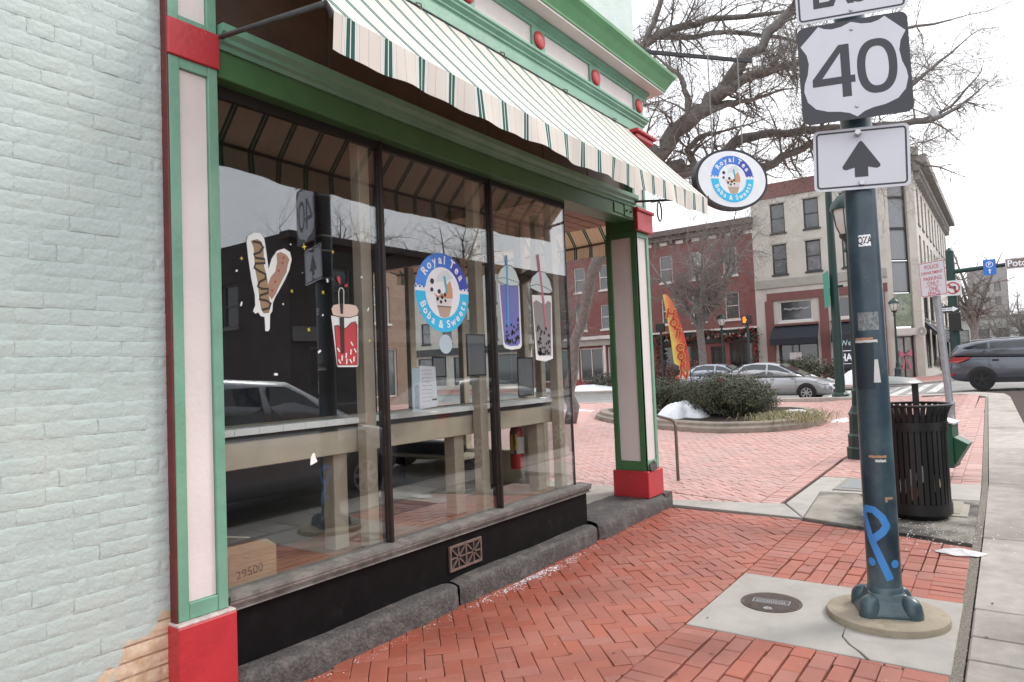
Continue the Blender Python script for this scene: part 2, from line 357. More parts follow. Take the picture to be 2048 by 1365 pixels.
pave('plaza_paving', far, m_brk2, 'pinkish brick paving of the plaza beyond the corner column', holes=[PLANTER])
# far plaza to the left, behind the shop
o = sheet('plaza_far_paving', rng(7.3, 26, 1.5), rng(5.4, 45, 2.0), -0.016, m_brk2)
def slab(name, poly, z0, th, mat, parent=None, bevel=0.006):
    mb = MB(); cx = sum(p[0] for p in poly)/len(poly); cy = sum(p[1] for p in poly)/len(poly)
    mb.prism([(x, y, G(x, y)+z0-th) for x, y in poly], (0, 0, th)); return obj(name, mb, mat, parent, bevel=bevel)
# concrete pad with the pole base, cracked at its front edge
pr = link(bpy.data.objects.new('concrete_pad', None)); struct(pr); pr['label'] = 'pale concrete pad in the brick sidewalk under the sign pole'
x0, x1, y0, y1 = PAD
slab('pad_panel', [(x0, .709), (4.12, .759), (4.20, .824), (4.30, .876), (4.42, .8815), (x1, .8815), (x1, y1), (x0, y1)], 0.004, 0.04, m_conc, pr, bevel=.004)
slab('pad_panel', [(x0, y0), (x1, y0), (x1, .8805), (4.42, .8800), (4.30, .868), (4.20, .812), (4.12, .745), (x0, .692)], 0.004, 0.04, m_conc, pr, bevel=.004)
slab('concrete_strip', [(7.13, 1.74), (7.72, 2.06), (7.52, 3.28), (7.27, 3.24)], 0.003, 0.05, m_conc)['kind'] = 'structure'
tp = link(bpy.data.objects.new('litter_bin_pad', None)); struct(tp); tp['label'] = 'stained concrete slab under the black litter bin'
slab('slab', [(6.74, .338), (8.52, .339), (8.50, 1.86), (7.15, 1.735)], 0.004, 0.05, m_cdirty, tp)
slab('slab', [(8.53, .339), (9.44, .350), (9.5, 2.05), (7.75, 2.055), (7.17, 1.75), (8.51, 1.87)], 0.004, 0.05, m_conc, tp)
jb = thing('junction_box_lid', 'grey rectangular junction box lid in the concrete left of the litter bin', 'utility lid', (9.05, 1.52, G(9.05, 1.52)+.006))
mb = MB(); mb.box(-.42, .42, -.24, .24, -.02, 0.0); obj('frame', mb, M('lid_frame', (.25, .24, .22), .8), jb, bevel=.004)
mb = MB(); mb.box(-.30, .30, -.17, .17, -.015, .005); obj('cover', mb, M('lid_cover', (.24, .25, .26), .6, .1, 20, .3, 150), jb, bevel=.003)
jb = thing('junction_box_lid', 'small concrete box lid beside the gravel joint, right of the litter bin', 'utility lid', (8.1, .56, G(8.1, .56)+.007))
mb = MB(); mb.box(-.42, .42, -.15, .13, -.02, 0.0); obj('frame', mb, M('lid_frame_pale', (.33, .30, .25), .85), jb, bevel=.004)
mb = MB(); mb.box(-.33, .33, -.09, .07, -.015, .005); obj('cover', mb, M('lid_cover_pale', (.30, .27, .22), .8), jb, bevel=.003)
# gravel joint and kerb side walk of large slabs
mb = MB()
for i in range(60):
    a, b = -1 + i*0.42, -1 + (i+1)*0.42
    yo = lambda x: (0.325 if x < 9 else 0.325 + (x-9)*0.0205)
    mb.add([(a, yo(a)-.045, G(a, .3)-.002), (b, yo(b)-.045, G(b, .3)-.002), (b, yo(b)+.012, G(b, .3)-.002), (a, yo(a)+.012, G(a, .3)-.002)], [(0, 1, 2, 3)])
obj('gravel_joint', mb, m_gravel)['kind'] = 'stuff'
mb = MB()
for k in range(2600):
    x = random.uniform(2.5, 12); y = (0.325 if x < 9 else 0.325+(x-9)*.0205) + random.uniform(-.045, .008); r = random.uniform(.003, .0075); z = G(x, y)-.003
    mb.add([(x-r, y, z), (x, y-r, z), (x+r, y, z), (x, y+r, z), (x, y, z+r)], [(0, 1, 4), (1, 2, 4), (2, 3, 4), (3, 0, 4)])
obj('pea_stones', mb, M('pea_stone', (.34, .30, .25), .8, .5, 60))['kind'] = 'stuff'
sw = link(bpy.data.objects.new('sidewalk', None)); struct(sw); sw['label'] = 'worn concrete slabs along the kerb'
cuts = [-1, 0.6, 2.1, 3.45, 4.30, 4.66, 5.14, 6.98, 9.6, 12.6, 16.0, 19.6, 23.4]
for a, b in zip(cuts, cuts[1:]):
    e = lambda x: (0.272 if x < 9 else 0.272 + (x-9)*0.0205)
    w = lambda x: -0.42 + max(0, x-6)*0.028
    slab('slab', [(a+.006, w(a)), (b-.006, w(b)), (b-.006, e(b)), (a+.006, e(a))], 0.002, 0.16, m_slab, sw, bevel=.009)
mb = MB(); mb.prism([(x, y, G(x, y)-.17) for x, y in [(23.41, .07), (24.6, .2), (25.6, 1.0), (26.0, 2.6), (26.0, 14), (25.7, 14), (25.7, 2.8), (24.6, 1.1), (23.41, .57)]], (0, 0, .172)); o = obj('corner_kerb', mb, m_slab, sw)
for i in range(16):   # plaza kerb along the cross street
    a, b = 14 + i*2, 16 + i*2
    slab('kerb_stone', [(25.7, a+.01), (26.0, a+.01), (26.0, b-.01), (25.7, b-.01)], 0.004, 0.15, m_slab, sw)
tactile = tag(slab('tactile_plate', [(17.2, 1.15), (18.6, 1.2), (18.6, 1.9), (17.2, 1.85)], 0.012, 0.02, M('tactile_red', (.20, .075, .06), .7, .2, 12)), 'dark red tactile warning plate in the paving by the parking sign post', 'tactile plate')
# far side of the cross street
m_farbrick = M('far_sidewalk_brick', (.34, .15, .12), .8, .2, 3, .3, 40, dirt=((.26, .2, .18), .5, .45, .7))
sheet('far_sidewalk', rng(36.8, 47, 2), rng(-40, 60, 4), 0.0, m_farbrick)
sheet('far_kerb', [36.45, 36.8], rng(-40, 60, 4), 0.008, m_slab)
mb = MB(); mb.prism([(36.45, -40, 0), (36.45, 60, 0), (36.45, 60, .1), (36.45, -40, .1)], (.01, 0, 0)); 
mb = MB()
for j in range(25):
    a, b = -40+j*4, -36+j*4
    mb.add([(36.45, a, G(36.4, a)-.11), (36.45, b, G(36.4, b)-.11), (36.45, b, G(36.4, b)+.008), (36.45, a, G(36.4, a)+.008)], [(0, 1, 2, 3)])
struct(obj('far_kerb_face', mb, m_slab))
# crosswalk and lane paint
m_paint = M('road_paint', (.55, .54, .52), .8, .15, 6, .2, 90, dirt=((.2, .2, .2), 3, .5, .65))
cw = link(bpy.data.objects.new('crosswalk', None)); struct(cw); cw['label'] = 'worn white crosswalk bars across the far street'
for k in range(7):
    y = 2.2 + k*0.62
    mb = MB(); mb.add([(x, yy, G(x, yy)-.106) for x, yy in ((28.5, y), (35.6, y), (35.6, y+.33), (28.5, y+.33))], [(0, 1, 2, 3)]); obj('crosswalk_bar', mb, m_paint, cw)
mb = MB(); mb.add([(x, yy, G(x, yy)-.106) for x, yy in ((31.2, 13), (31.35, 13), (31.35, 45), (31.2, 45))], [(0, 1, 2, 3)]); obj('lane_line', mb, m_paint, cw)
# ------------------------------------------------------------------ the corner shop
m_pwall = M('pale_green_paint', (.42, .495, .472), .5, .07, 4, .42, 48, rnd=.03, dirt=((.50, .53, .48), 1.6, .5, .8), wear=((.30, .33, .30), 16, .69, .73))
def peel(m):
    """bare tan brick where the paint has come off, low beside the pilaster"""
    t = m.node_tree; N = t.nodes; L = t.links; b = N['Principled BSDF']; src = b.inputs['Base Color'].links[0].from_socket
    g = N.new('ShaderNodeNewGeometry'); sx = N.new('ShaderNodeSeparateXYZ'); L.new(g.outputs['Position'], sx.inputs[0])
    nz = N.new('ShaderNodeTexNoise'); nz.inputs['Scale'].default_value = 9; nz.inputs['Detail'].default_value = 6; L.new(g.outputs['Position'], nz.inputs['Vector'])
    def ma(op, a, c):
        n = N.new('ShaderNodeMath'); n.operation = op
        for k, v in enumerate((a, c)):
            if isinstance(v, (int, float)): n.inputs[k].default_value = v
            else: L.new(v, n.inputs[k])
        return n.outputs[0]
    e = ma('ADD', ma('MULTIPLY', ma('SUBTRACT', sx.outputs[0], 1.10), 0.62), ma('MULTIPLY', ma('SUBTRACT', nz.outputs['Fac'], .5), .55))
    d = ma('SUBTRACT', ma('ADD', e, 0.21), sx.outputs[2])
    mr = N.new('ShaderNodeMapRange'); mr.inputs[1].default_value = -0.015; mr.inputs[2].default_value = 0.015; L.new(d, mr.inputs[0])
    n2 = N.new('ShaderNodeTexNoise'); n2.inputs['Scale'].default_value = 18; L.new(g.outputs['Position'], n2.inputs['Vector'])
    rp = N.new('ShaderNodeValToRGB'); rp.color_ramp.elements[0].position = .3; rp.color_ramp.elements[1].position = .7
    rp.color_ramp.elements[0].color = (.50, .35, .22, 1); rp.color_ramp.elements[1].color = (.66, .54, .40, 1); L.new(n2.outputs['Fac'], rp.inputs[0])
    fr = ma('FRACT', ma('DIVIDE', ma('ADD', ma('ADD', sx.outputs[2], .094+.0677), ma('MULTIPLY', nz.outputs['Fac'], .004)), .0677), 0)
    mo = ma('GREATER_THAN', ma('ABSOLUTE', ma('SUBTRACT', fr, .5), 0), .43)      # bare mortar in the bed joints
    mq = N.new('ShaderNodeMixRGB'); L.new(mo, mq.inputs[0]); L.new(rp.outputs[0], mq.inputs[1]); mq.inputs[2].default_value = (.30, .20, .13, 1)
    mx = N.new('ShaderNodeMixRGB'); L.new(mr.outputs[0], mx.inputs[0]); L.new(src, mx.inputs[1]); L.new(mq.outputs[0], mx.inputs[2]); L.new(mx.outputs[0], b.inputs['Base Color'])
peel(m_pwall)
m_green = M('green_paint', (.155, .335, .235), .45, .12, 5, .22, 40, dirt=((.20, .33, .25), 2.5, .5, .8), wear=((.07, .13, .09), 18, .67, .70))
m_green_shade = M('shaded_green_paint', (.055, .155, .062), .45, .12, 5, .15, 60)  # trim green with the shade under the awning put into its colour
m_pink = M('pale_pink_paint', (.70, .63, .61), .5, .05, 4, .2, 40, dirt=((.60, .53, .50), 2.0, .52, .8), wear=((.42, .36, .33), 15, .69, .73))
m_red = M('red_paint', (.47, .033, .042), .42, .14, 6, .22, 40, dirt=((.36, .028, .035), 3, .5, .8), wear=((.62, .28, .25), 20, .68, .71))
m_dred = M('dark_red_paint', (.13, .018, .016), .5, .2, 8, .2, 70)
m_black = M('black_panel', (.006, .0055, .006), .6, .3, 10, .1, 120, dirt=((.03, .025, .022), 5, .6, .8))
m_black.node_tree.nodes['Principled BSDF'].inputs['Specular IOR Level'].default_value = .12
m_sill = M('weathered_wood', (.155, .14, .13), .8, .25, 14, .5, 120, dirt=((.28, .26, .24), 6, .5, .7))
m_granite = M('granite', (.068, .062, .060), .8, .5, 55, 1.0, 60, dirt=((.155, .135, .125), 9, .5, .72))
m_frame = M('brown_metal', (.028, .020, .018), .4, .2, 8, metal=.3)
m_beige = M('beige_woodwork', (.57, .475, .355), .6, .1, 6, .2, 60)
m_tile = M('white_tile', (.92, .91, .88), .25, .05, 9)
m_floorw = M('brown_floor', (.30, .135, .075), .45, .3, 5, .2, 60)
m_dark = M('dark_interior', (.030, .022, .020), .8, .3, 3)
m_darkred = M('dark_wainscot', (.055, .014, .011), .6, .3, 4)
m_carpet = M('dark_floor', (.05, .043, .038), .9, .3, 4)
m_board = M('brown_boards', (.30, .18, .12), .6, .2, 5, .2, 60)
shop = thing('corner_shop', 'pale green brick corner shop with green, pink and red storefront trim', 'building', (0, 0, 0))
def part(name, x0, x1, y0, y1, z0, z1, mat, bevel=.004, parent=None):
    mb = MB(); mb.box(x0, x1, y0, y1, z0, z1); return obj(name, mb, mat, parent or shop, bevel=bevel)
# painted brick wall: bricks with their own edges over a recessed mortar face
WY = 3.235
wall = part('brick_wall', -3.0, 1.66, WY+.0016, 3.9, -.12, 11.5, m_pwall, 0)
def wall_brick(L, k):
    nu, nv = 10, 5; H = .0668; mb = MB(); rr = random.Random(k*17+int(L*100))
    ph = [rr.uniform(0, 6.28) for _ in range(6)]
    vv = (0, .07, .35, .65, .93, 1); uu = (0, .005/L, .015/L, .2, .35, .5, .65, .8, 1-.015/L, 1-.005/L, 1)
    def fn(u, v):
        u = uu[int(round(u*10))]; v = vv[int(round(v*5))]; x, z = (u-.5)*L, (v-.5)*H
        e = min(u, 1-u)*L; e2 = min(v, 1-v)*H; edge = max(0, 1 - min(e, e2)/.0048)
        y = .0014*edge**2 + .0009*math.sin(9*u+ph[0])*math.sin(5*v+ph[1]) + rr.uniform(-.0007, .0007)
        if edge > 0: x += .0022*math.sin(14*v+ph[2]); z += .0019*math.sin(11*u+ph[3]+4*v)
        return (x, y, z)
    mb.grid(fn, nu, nv); return mb.mesh('brick', m_pwall)
wb = [wall_brick(.2042, k) for k in range(14)]; wb2 = [wall_brick(.101, k) for k in range(4)]
for me in wb + wb2: me.polygons.foreach_set('use_smooth', [True]*len(me.polygons))
rest = MB(); zc = -.06; row = 0
while zc < 4.6:
    off = (0 if row % 2 else .1025); head = (row % 7 == 5); st = .1025 if head else .205
    x = 1.655 - (off if not head else .05)
    k = 0
    first = x
    xs = []
    xc = x - st/2 + (off if off else 0)*0
    while xc > -.6:
        xs.append(xc); xc -= st
    for xc in xs:
        if xc + st/2 > 1.66: continue
        vis = xc > .86 and zc < 3.75
        if vis:
            o = link(bpy.data.objects.new('brick', random.choice(wb2 if head else wb))); o.parent = wall
            o.location = (xc, WY + random.gauss(0, .0011), zc + random.gauss(0, .0009)); o.rotation_euler = (0, random.gauss(0, .004), 0)
        else:
            me = random.choice(wb2 if head else wb); b = len(rest.v)
            rest.v += [(v.co.x+xc, v.co.y+WY, v.co.z+zc) for v in me.vertices]
            for p in me.polygons: rest.f.append(tuple(i+b for i in p.vertices)); rest.m.append(0)
    # closing piece against the pilaster
    if xs and 1.655 - (xs[0]+st/2) > .03:
        w = 1.655 - (xs[0]+st/2); mb = MB(); mb.grid(lambda u, v: ((u-.5)*(w-.008), .007*max(0, 1-min(min(u, 1-u)*w, min(v, 1-v)*.0615)/.007)**2, (v-.5)*.0615), 5, 4)
        o = obj('brick', mb, m_pwall, wall, smooth='all'); o.location = (1.655-w/2, WY, zc)
    zc += .0677; row += 1
o = obj('brick_field', rest, m_pwall, wall, smooth='all'); o['kind'] = 'stuff'
part('upper_wall', 1.66, 7.03, 3.24, 3.9, 4.2, 11.5, m_pwall, 0)
part('side_upper_wall', 6.7, 7.028, 3.9, 12, 3.45, 11.5, m_pwall, 0)
# granite plinth, one block after another
def stone(x0, x1, yf, yb, zt, seed):
    rr = random.Random(seed); nu, nv = 26, 12
    ph = [rr.uniform(0, 6) for _ in range(8)]
    prof = [(0, -.12), (0, -.03), (.0, .05), (.004, .09), (.012, .118), (.028, .138), (.055, .146), (.09, .15), (.13, .15), (.19, .15), (.25, .15), (.30, .15)]
    def fn(u, v):
        k = v*(len(prof)-1); i = min(int(k), len(prof)-2); f = k-i
        y = prof[i][0]*(1-f)+prof[i+1][0]*f; z = prof[i][1]*(1-f)+prof[i+1][1]*f
        x = x0 + (x1-x0)*u; e = min(u, 1-u)*(x1-x0); rd = max(0, 1-e/.05)**2*.03
        y2 = yf + (yb-yf)*y/.30 + rd*(1 if v < .75 else 0) + .007*math.sin(x*7+ph[0]+v*3)+.004*math.sin(x*23+ph[1]+v*9) + rr.uniform(-.003, .003)
        z2 = (z if z < 0.0 else z*zt/.15) - rd*.35*(v > .4) + .004*math.sin(x*5+ph[2])*(v > .5) + rr.uniform(-.002, .002)*(v > .2)
        return (x, y2, z2)
    mb = MB(); mb.grid(fn, nu, nv-1)
    return obj('plinth_stone', mb, m_granite, shop, smooth='all')
stone(1.93, 3.60, 3.125, 3.32, .150, 1); stone(3.62, 5.56, 3.13, 3.32, .155, 2)
stone(-1.2, 1.62, 3.2, 3.32, .02, 5)
st = stone(5.575, 7.25, 3.12, 3.62, .192, 3)
mb = MB(); mb.box(7.05, 7.245, 3.14, 3.62, -.1, .185); mb.box(5.58, 7.24, 3.16, 3.62, -.1, .10); obj('step_core', mb, m_granite, shop)
part('entry_floor', 5.575, 7.25, 3.622, 6.4, -.1, .186, m_conc, .006)
# pilaster
def framed(name, O, U, wd, z0, z1, fw, depth, mats, parent, fb=None):
    """framed panel: green stiles and rails round a recessed pink board; O is the outer face corner, U along, N inward"""
    O = Vector(O); U = Vector(U); N = Vector((0, 0, 1)).cross(U); g, p = mats
    def bx(nm, a0, a1, zz0, zz1, d0, d1, m):
        mb = MB(); c = O + U*((a0+a1)/2) + N*((d0+d1)/2); mb.obox((c.x, c.y, (zz0+zz1)/2), U, N, (0, 0, 1), (a1-a0)/2, (d1-d0)/2, (zz1-zz0)/2); return obj(nm, mb, m, parent, bevel=.003)
    bx('stile', 0, fw, z0, z1, 0, depth+.03, g); bx('stile', wd-fw, wd, z0, z1, 0, depth+.03, g)
    bx('rail', fw+.0005, wd-fw-.0005, z0, z0+(fb or fw), .002, depth+.03, g); bx('rail', fw+.0005, wd-fw-.0005, z1-fw, z1, .002, depth+.03, g)
    bx('panel', fw, wd-fw, z0+(fb or fw), z1-fw, depth, depth+.025, p)
pil = part('pilaster', 1.672, 1.90, 3.222, 3.9, .3, 4.2, m_dred, 0)
framed('pilaster', (1.66, 3.18, 0), (1, 0, 0), .25, .492, 3.19, .052, .018, (m_green, m_pink), pil, .075)
framed('pilaster', (1.66, 3.18, 0), (1, 0, 0), .25, 3.372, 4.2, .052, .018, (m_green, m_pink), pil, .03)
part('pilaster_return', 1.650, 1.6595, 3.183, 3.26, .48, 4.2, m_dred, .002, pil)
part('pilaster_block', 1.652, 1.918, 3.166, 3.25, 3.19, 3.371, m_red, .004, pil)
part('pilaster_base', 1.636, 1.932, 3.142, 3.30, -.06, .476, m_red, .006, pil)
mb = MB(); mb.box(1.640, 1.928, 3.146, 3.24, .4765, .490); obj('base_cap', mb, M('chipped_white', (.55, .45, .43), .7, .3, 30), pil, bevel=.003)
# base panel, sill, vent
part('base_panel', 1.935, 5.555, 3.258, 3.32, .10, .445, m_black, .003)
part('base_panel', 5.50, 5.552, 3.325, 4.4, .10, .445, m_black, .003)
mb = MB(); prof = [(3.34, .452), (3.238, .452), (3.236, .470), (3.222, .474), (3.216, .486), (3.216, .500), (3.210, .503), (3.210, .522), (3.34, .530)]
mb.prism([(1.94, y, z) for y, z in prof], (3.64, 0, 0)); obj('sill', mb, m_sill, shop)
mb = MB(); mb.box(1.94, 5.585, 3.228, 3.34, .4455, .4515); obj('sill_bead', mb, m_sill, shop)
v = part('vent_grille', 3.618, 3.972, 3.252, 3.2575, .205, .383, M('rusty_iron', (.14, .088, .072), .7, .35, 20, .4, 120), .001)
mr_ = v.data.materials[0]; m_hole = flat('vent_hole', (.003, .003, .003), .9)
for a, b, c, d in ((3.618, 3.972, .205, .222), (3.618, 3.972, .366, .383), (3.618, 3.634, .222, .366), (3.956, 3.972, .222, .366), (3.788, 3.802, .222, .366)):
    part('vent_bar', a, b, 3.240, 3.2515, c, d, mr_, .002, v)
mb = MB(); mb.box(3.634, 3.956, 3.2500, 3.2515, .222, .366); obj('vent_opening', mb, m_hole, v)
for cx in (3.711, 3.879):
    for an in (0, 90, 62.5, -62.5, 35, -35)[:4] + ():
        l = {0: .077, 90: .072}.get(an, .10); mb = MB(); an2 = an if an in (0, 90) else (43 if an > 0 else -43)
        u = Vector((math.cos(R(an2)), 0, math.sin(R(an2)))); mb.obox((cx, 3.2455, .294), u, (0, 1, 0), (-u.z, 0, u.x), l, .004, .005); obj('vent_bar', mb, mr_, v)
# window frames and glass
m_glass = glassy('shop_glass', .105, (.93, .95, .95)); m_glass2 = glassy('side_glass', .02, (.93, .95, .95))
GY = 3.30
def pane(name, P0, P1, z0, z1, mat, parent=None):
    P0, P1 = Vector((*P0, 0)), Vector((*P1, 0)); u = (P1-P0).normalized(); n = Vector((-u.y, u.x, 0)); c = (P0+P1)/2; c.z = (z0+z1)/2
    mb = MB(); mb.obox(c, u, n, (0, 0, 1), (P1-P0).length/2, .003, (z1-z0)/2); return obj(name, mb, mat, parent or shop)
for a, b in ((1.965, 3.098), (3.124, 4.277), (4.303, 5.425)):
    pane('window_pane', (a, GY+.003), (b, GY+.003), .526, 3.155, m_glass)
for x in (1.944, 3.111, 4.29):
    w = .02 if x < 2 else .0125
    mb = MB(); mb.box(x-w, x+w, GY-.030, GY+.06, .527, 3.15); obj('mullion', mb, m_frame, shop, bevel=.006, seg=2)
mb = MB(); mb.box(5.427, 5.443, GY-.004, GY+.02, .527, 3.15); obj('corner_bead', mb, m_frame, shop, bevel=.003)
# recessed diagonal entrance: glass, posts, door
E0, E1, E2, E3 = (5.436, 3.322), (5.86, 3.92), (6.30, 4.42), (6.82, 4.80)
pane('entry_pane', E0, E1, .526, 3.15, m_glass2); pane('entry_pane', E2, E3, .526, 3.15, m_glass2)
dr = pane('door', E1, E2, .22, 2.6, m_glass2)
for P, w in ((E1, .04), (E2, .04), (E3, .05)):
    part('door_post', P[0]-w, P[0]+w, P[1]-w, P[1]+w, .19, 3.2, m_beige, .006)
dv = Vector((E2[0]-E1[0], E2[1]-E1[1], 0)).normalized(); dn = Vector((-dv.y, dv.x, 0))
for zz, hh in ((.34, .14), (1.25, .05), (2.62, .06)):
    c = ((E1[0]+E2[0])/2, (E1[1]+E2[1])/2, zz); mb = MB(); mb.obox(c, dv, dn, (0, 0, 1), .30, .022, hh); obj('door_rail', mb, m_beige, dr)
# side windows towards the plaza
for k in range(4):
    y0 = 4.86 + k*.95
    pane('side_pane', (6.9, y0+.06), (6.9, y0+.95), .62, 3.1, m_glass2)
    part('side_post', 6.84, 6.96, y0-.03, y0+.05, .19, 3.2, m_beige, .005)
part('side_base', 6.80, 6.98, 4.84, 8.7, .1, .62, m_beige, .005)
part('side_head', 6.80, 6.98, 4.84, 8.7, 3.1, 3.45, m_beige, .005)
# interior
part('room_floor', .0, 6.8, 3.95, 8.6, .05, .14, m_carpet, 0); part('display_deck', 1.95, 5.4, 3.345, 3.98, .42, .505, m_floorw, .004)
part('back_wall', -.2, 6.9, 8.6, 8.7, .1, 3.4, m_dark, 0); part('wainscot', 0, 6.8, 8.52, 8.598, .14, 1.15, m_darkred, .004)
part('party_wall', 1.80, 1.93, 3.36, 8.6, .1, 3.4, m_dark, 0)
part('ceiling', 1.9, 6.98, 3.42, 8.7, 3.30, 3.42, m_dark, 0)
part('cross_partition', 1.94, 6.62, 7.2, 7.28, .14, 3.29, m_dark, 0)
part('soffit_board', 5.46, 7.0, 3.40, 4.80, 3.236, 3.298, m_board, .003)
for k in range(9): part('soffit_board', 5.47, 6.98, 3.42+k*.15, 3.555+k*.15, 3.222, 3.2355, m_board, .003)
for x in (2.985, 4.16, 5.30):
    part('inner_post', x+.01, x+.10, 3.362, 3.45, .506, 3.29, m_beige, .006)
# column at the open corner
col = part('corner_column', 6.77, 7.03, 3.24, 3.53, .19, 4.2, m_green_shade, 0)
part('column_base', 6.708, 7.09, 3.167, 3.588, .186, .470, m_red, .008, col)
framed('column', (6.735, 3.565, 0), (0, -1, 0), .365, .471, 3.06, .062, .016, (m_green_shade, m_pink), col, .10)
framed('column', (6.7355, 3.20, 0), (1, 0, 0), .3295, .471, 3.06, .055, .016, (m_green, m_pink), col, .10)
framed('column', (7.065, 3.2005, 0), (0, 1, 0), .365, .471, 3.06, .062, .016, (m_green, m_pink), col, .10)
mb = MB(); mb.prism([(6.76, 3.150, .475), (6.90, 3.150, .475), (6.97, 3.18, .52), (6.93, 3.19, .56), (6.80, 3.185, .535)], (0, .012, .004)); obj('broken_trim', mb, M('rotten_wood', (.06, .045, .04), .9, .5, 30), col)
part('column_capital', 6.72, 7.11, 3.155, 3.1945, 3.062, 3.27, m_red, .006, col); part('column_capital', 7.07, 7.11, 3.196, 3.60, 3.062, 3.27, m_red, .006, col); part('capital_crown', 6.70, 7.13, 3.135, 3.1940, 3.2705, 3.31, m_red, .010, col); part('column_head', 6.745, 7.06, 3.205, 3.56, 3.0605, 3.30, m_green_shade, .004, col)
framed('column', (6.7355, 3.205, 0), (1, 0, 0), .3295, 3.311, 4.08, .055, .016, (m_green, m_pink), col)
part('upper_cap', 6.70, 7.12, 3.10, 3.60, 4.055, 4.11, m_red, .008, col); part('upper_cap', 6.66, 7.15, 3.07, 3.62, 4.1105, 4.15, m_red, .01, col)
# beam over the windows (it sags a little) and the transom behind the awning
mb = MB()
for y0, y1, z0, z1 in ((3.195, 3.42, 3.165, 3.31),):
    n = 12; rings = []
    for k in range(n+1):
        x = 1.92 + (6.735-1.92)*k/n; s = -.028*math.sin(math.pi*k/n); rings.append([(x, y0, z0+s), (x, y1, z0+s), (x, y1, z1+s), (x, y0, z1+s)])
    mb.ring(rings)
beam = obj('beam', mb, m_green_shade, shop, bevel=.004)
mb = MB(); rings = []
for k in range(13):
    x = 1.92 + (6.735-1.92)*k/12; s = -.028*math.sin(math.pi*k/12)
    rings.append([(x, 3.42, 3.3105+s), (x, 3.182, 3.3105+s), (x, 3.178, 3.335+s), (x, 3.160, 3.345+s), (x, 3.160, 3.368+s), (x, 3.135, 3.39+s), (x, 3.135, 3.43+s), (x, 3.42, 3.44+s)])
mb.ring(rings); obj('beam_moulding', mb, m_green, beam)
mb = MB(); mb.box(1.96, 5.43, 3.285, 3.34, 3.10, 3.162); obj('window_head', mb, flat('head_black', (.012, .010, .009), .6), beam)
part('bracket_plate', 6.25, 6.46, 3.185, 3.1945, 3.19, 3.29, m_green_shade, .003, beam); part('bracket_plate', 6.475, 6.66, 3.18, 3.1945, 3.18, 3.30, m_green_shade, .003, beam)
for x in (6.52, 6.62):
    mb = MB(); mb.tube([(x, 3.1795, 3.24), (x, 3.165, 3.24)], .012, 8); obj('bolt', mb, m_frame, beam)
m_trans = M('transom_wood', (.085, .055, .042), .6, .2, 4)
for k in range(6): part('transom_panel', 1.93+k*.8, 1.93+(k+1)*.8-.012, 3.30, 3.36, 3.44, 4.2, m_trans, .004)
# frieze and cornice
part('awning_board', 1.66, 7.06, 3.19, 3.26, 4.12, 4.255, m_green, .004)
def cornice(name, prof, x0, x1, mat, ret=3.9):
    """profile [(proj from 3.24, z)] along the front and returning along the plaza side"""
    mb = MB(); a = [(x0, 3.24-p, z) for p, z in prof]; b = [(7.03+p, 3.24-p, z) for p, z in prof]; c = [(7.03+p, ret, z) for p, z in prof]
    mb.ring([a, b, c]); return obj(name, mb, mat, shop)
cornice('moulding', [(0, 4.256), (.045, 4.256), (.045, 4.275), (.06, 4.285), (.06, 4.30), (.085, 4.325), (.085, 4.34), (.10, 4.352), (.10, 4.372), (0, 4.385)], 1.66, 7.03, m_green, 12)
cornice('frieze_board', [(0, 4.386), (.05, 4.386), (.05, 4.575), (0, 4.575)], 1.66, 7.03, m_pink, 12)
for k, x in enumerate((1.98, 2.965, 3.945, 4.93, 5.935, 6.91)):
    ps = part('frieze_block', x-.10, x+.10, 3.168, 3.1895, 4.387, 4.574, m_green, .004)
    mb = MB(); mb.ring([[(x+r*math.cos(a*math.pi/12), 3.168-d, 4.472+r*math.sin(a*math.pi/12)) for a in range(24)] for r, d in ((.078, 0), (.078, .012), (.070, .020), (.045, .027), (.012, .030))]); obj('medallion', mb, m_red, ps, smooth=True)
cornice('bed_moulding', [(0, 4.576), (.065, 4.576), (.068, 4.60), (.085, 4.61), (.085, 4.63), (.105, 4.645), (.11, 4.665), (0, 4.67)], 1.66, 7.03, m_green, 12)
cornice('soffit', [(0, 4.671), (.235, 4.671), (.235, 4.69), (0, 4.69)], 1.66, 7.03, m_pink, 12)
cornice('cornice', [(0, 4.691), (.245, 4.691), (.25, 4.71), (.30, 4.80), (.34, 4.855), (.345, 4.885), (.33, 4.90), (0, 4.985)], 1.66, 7.03, m_green_shade if False else M('cornice_green', (.115, .29, .135), .4, .12, 4), 12)
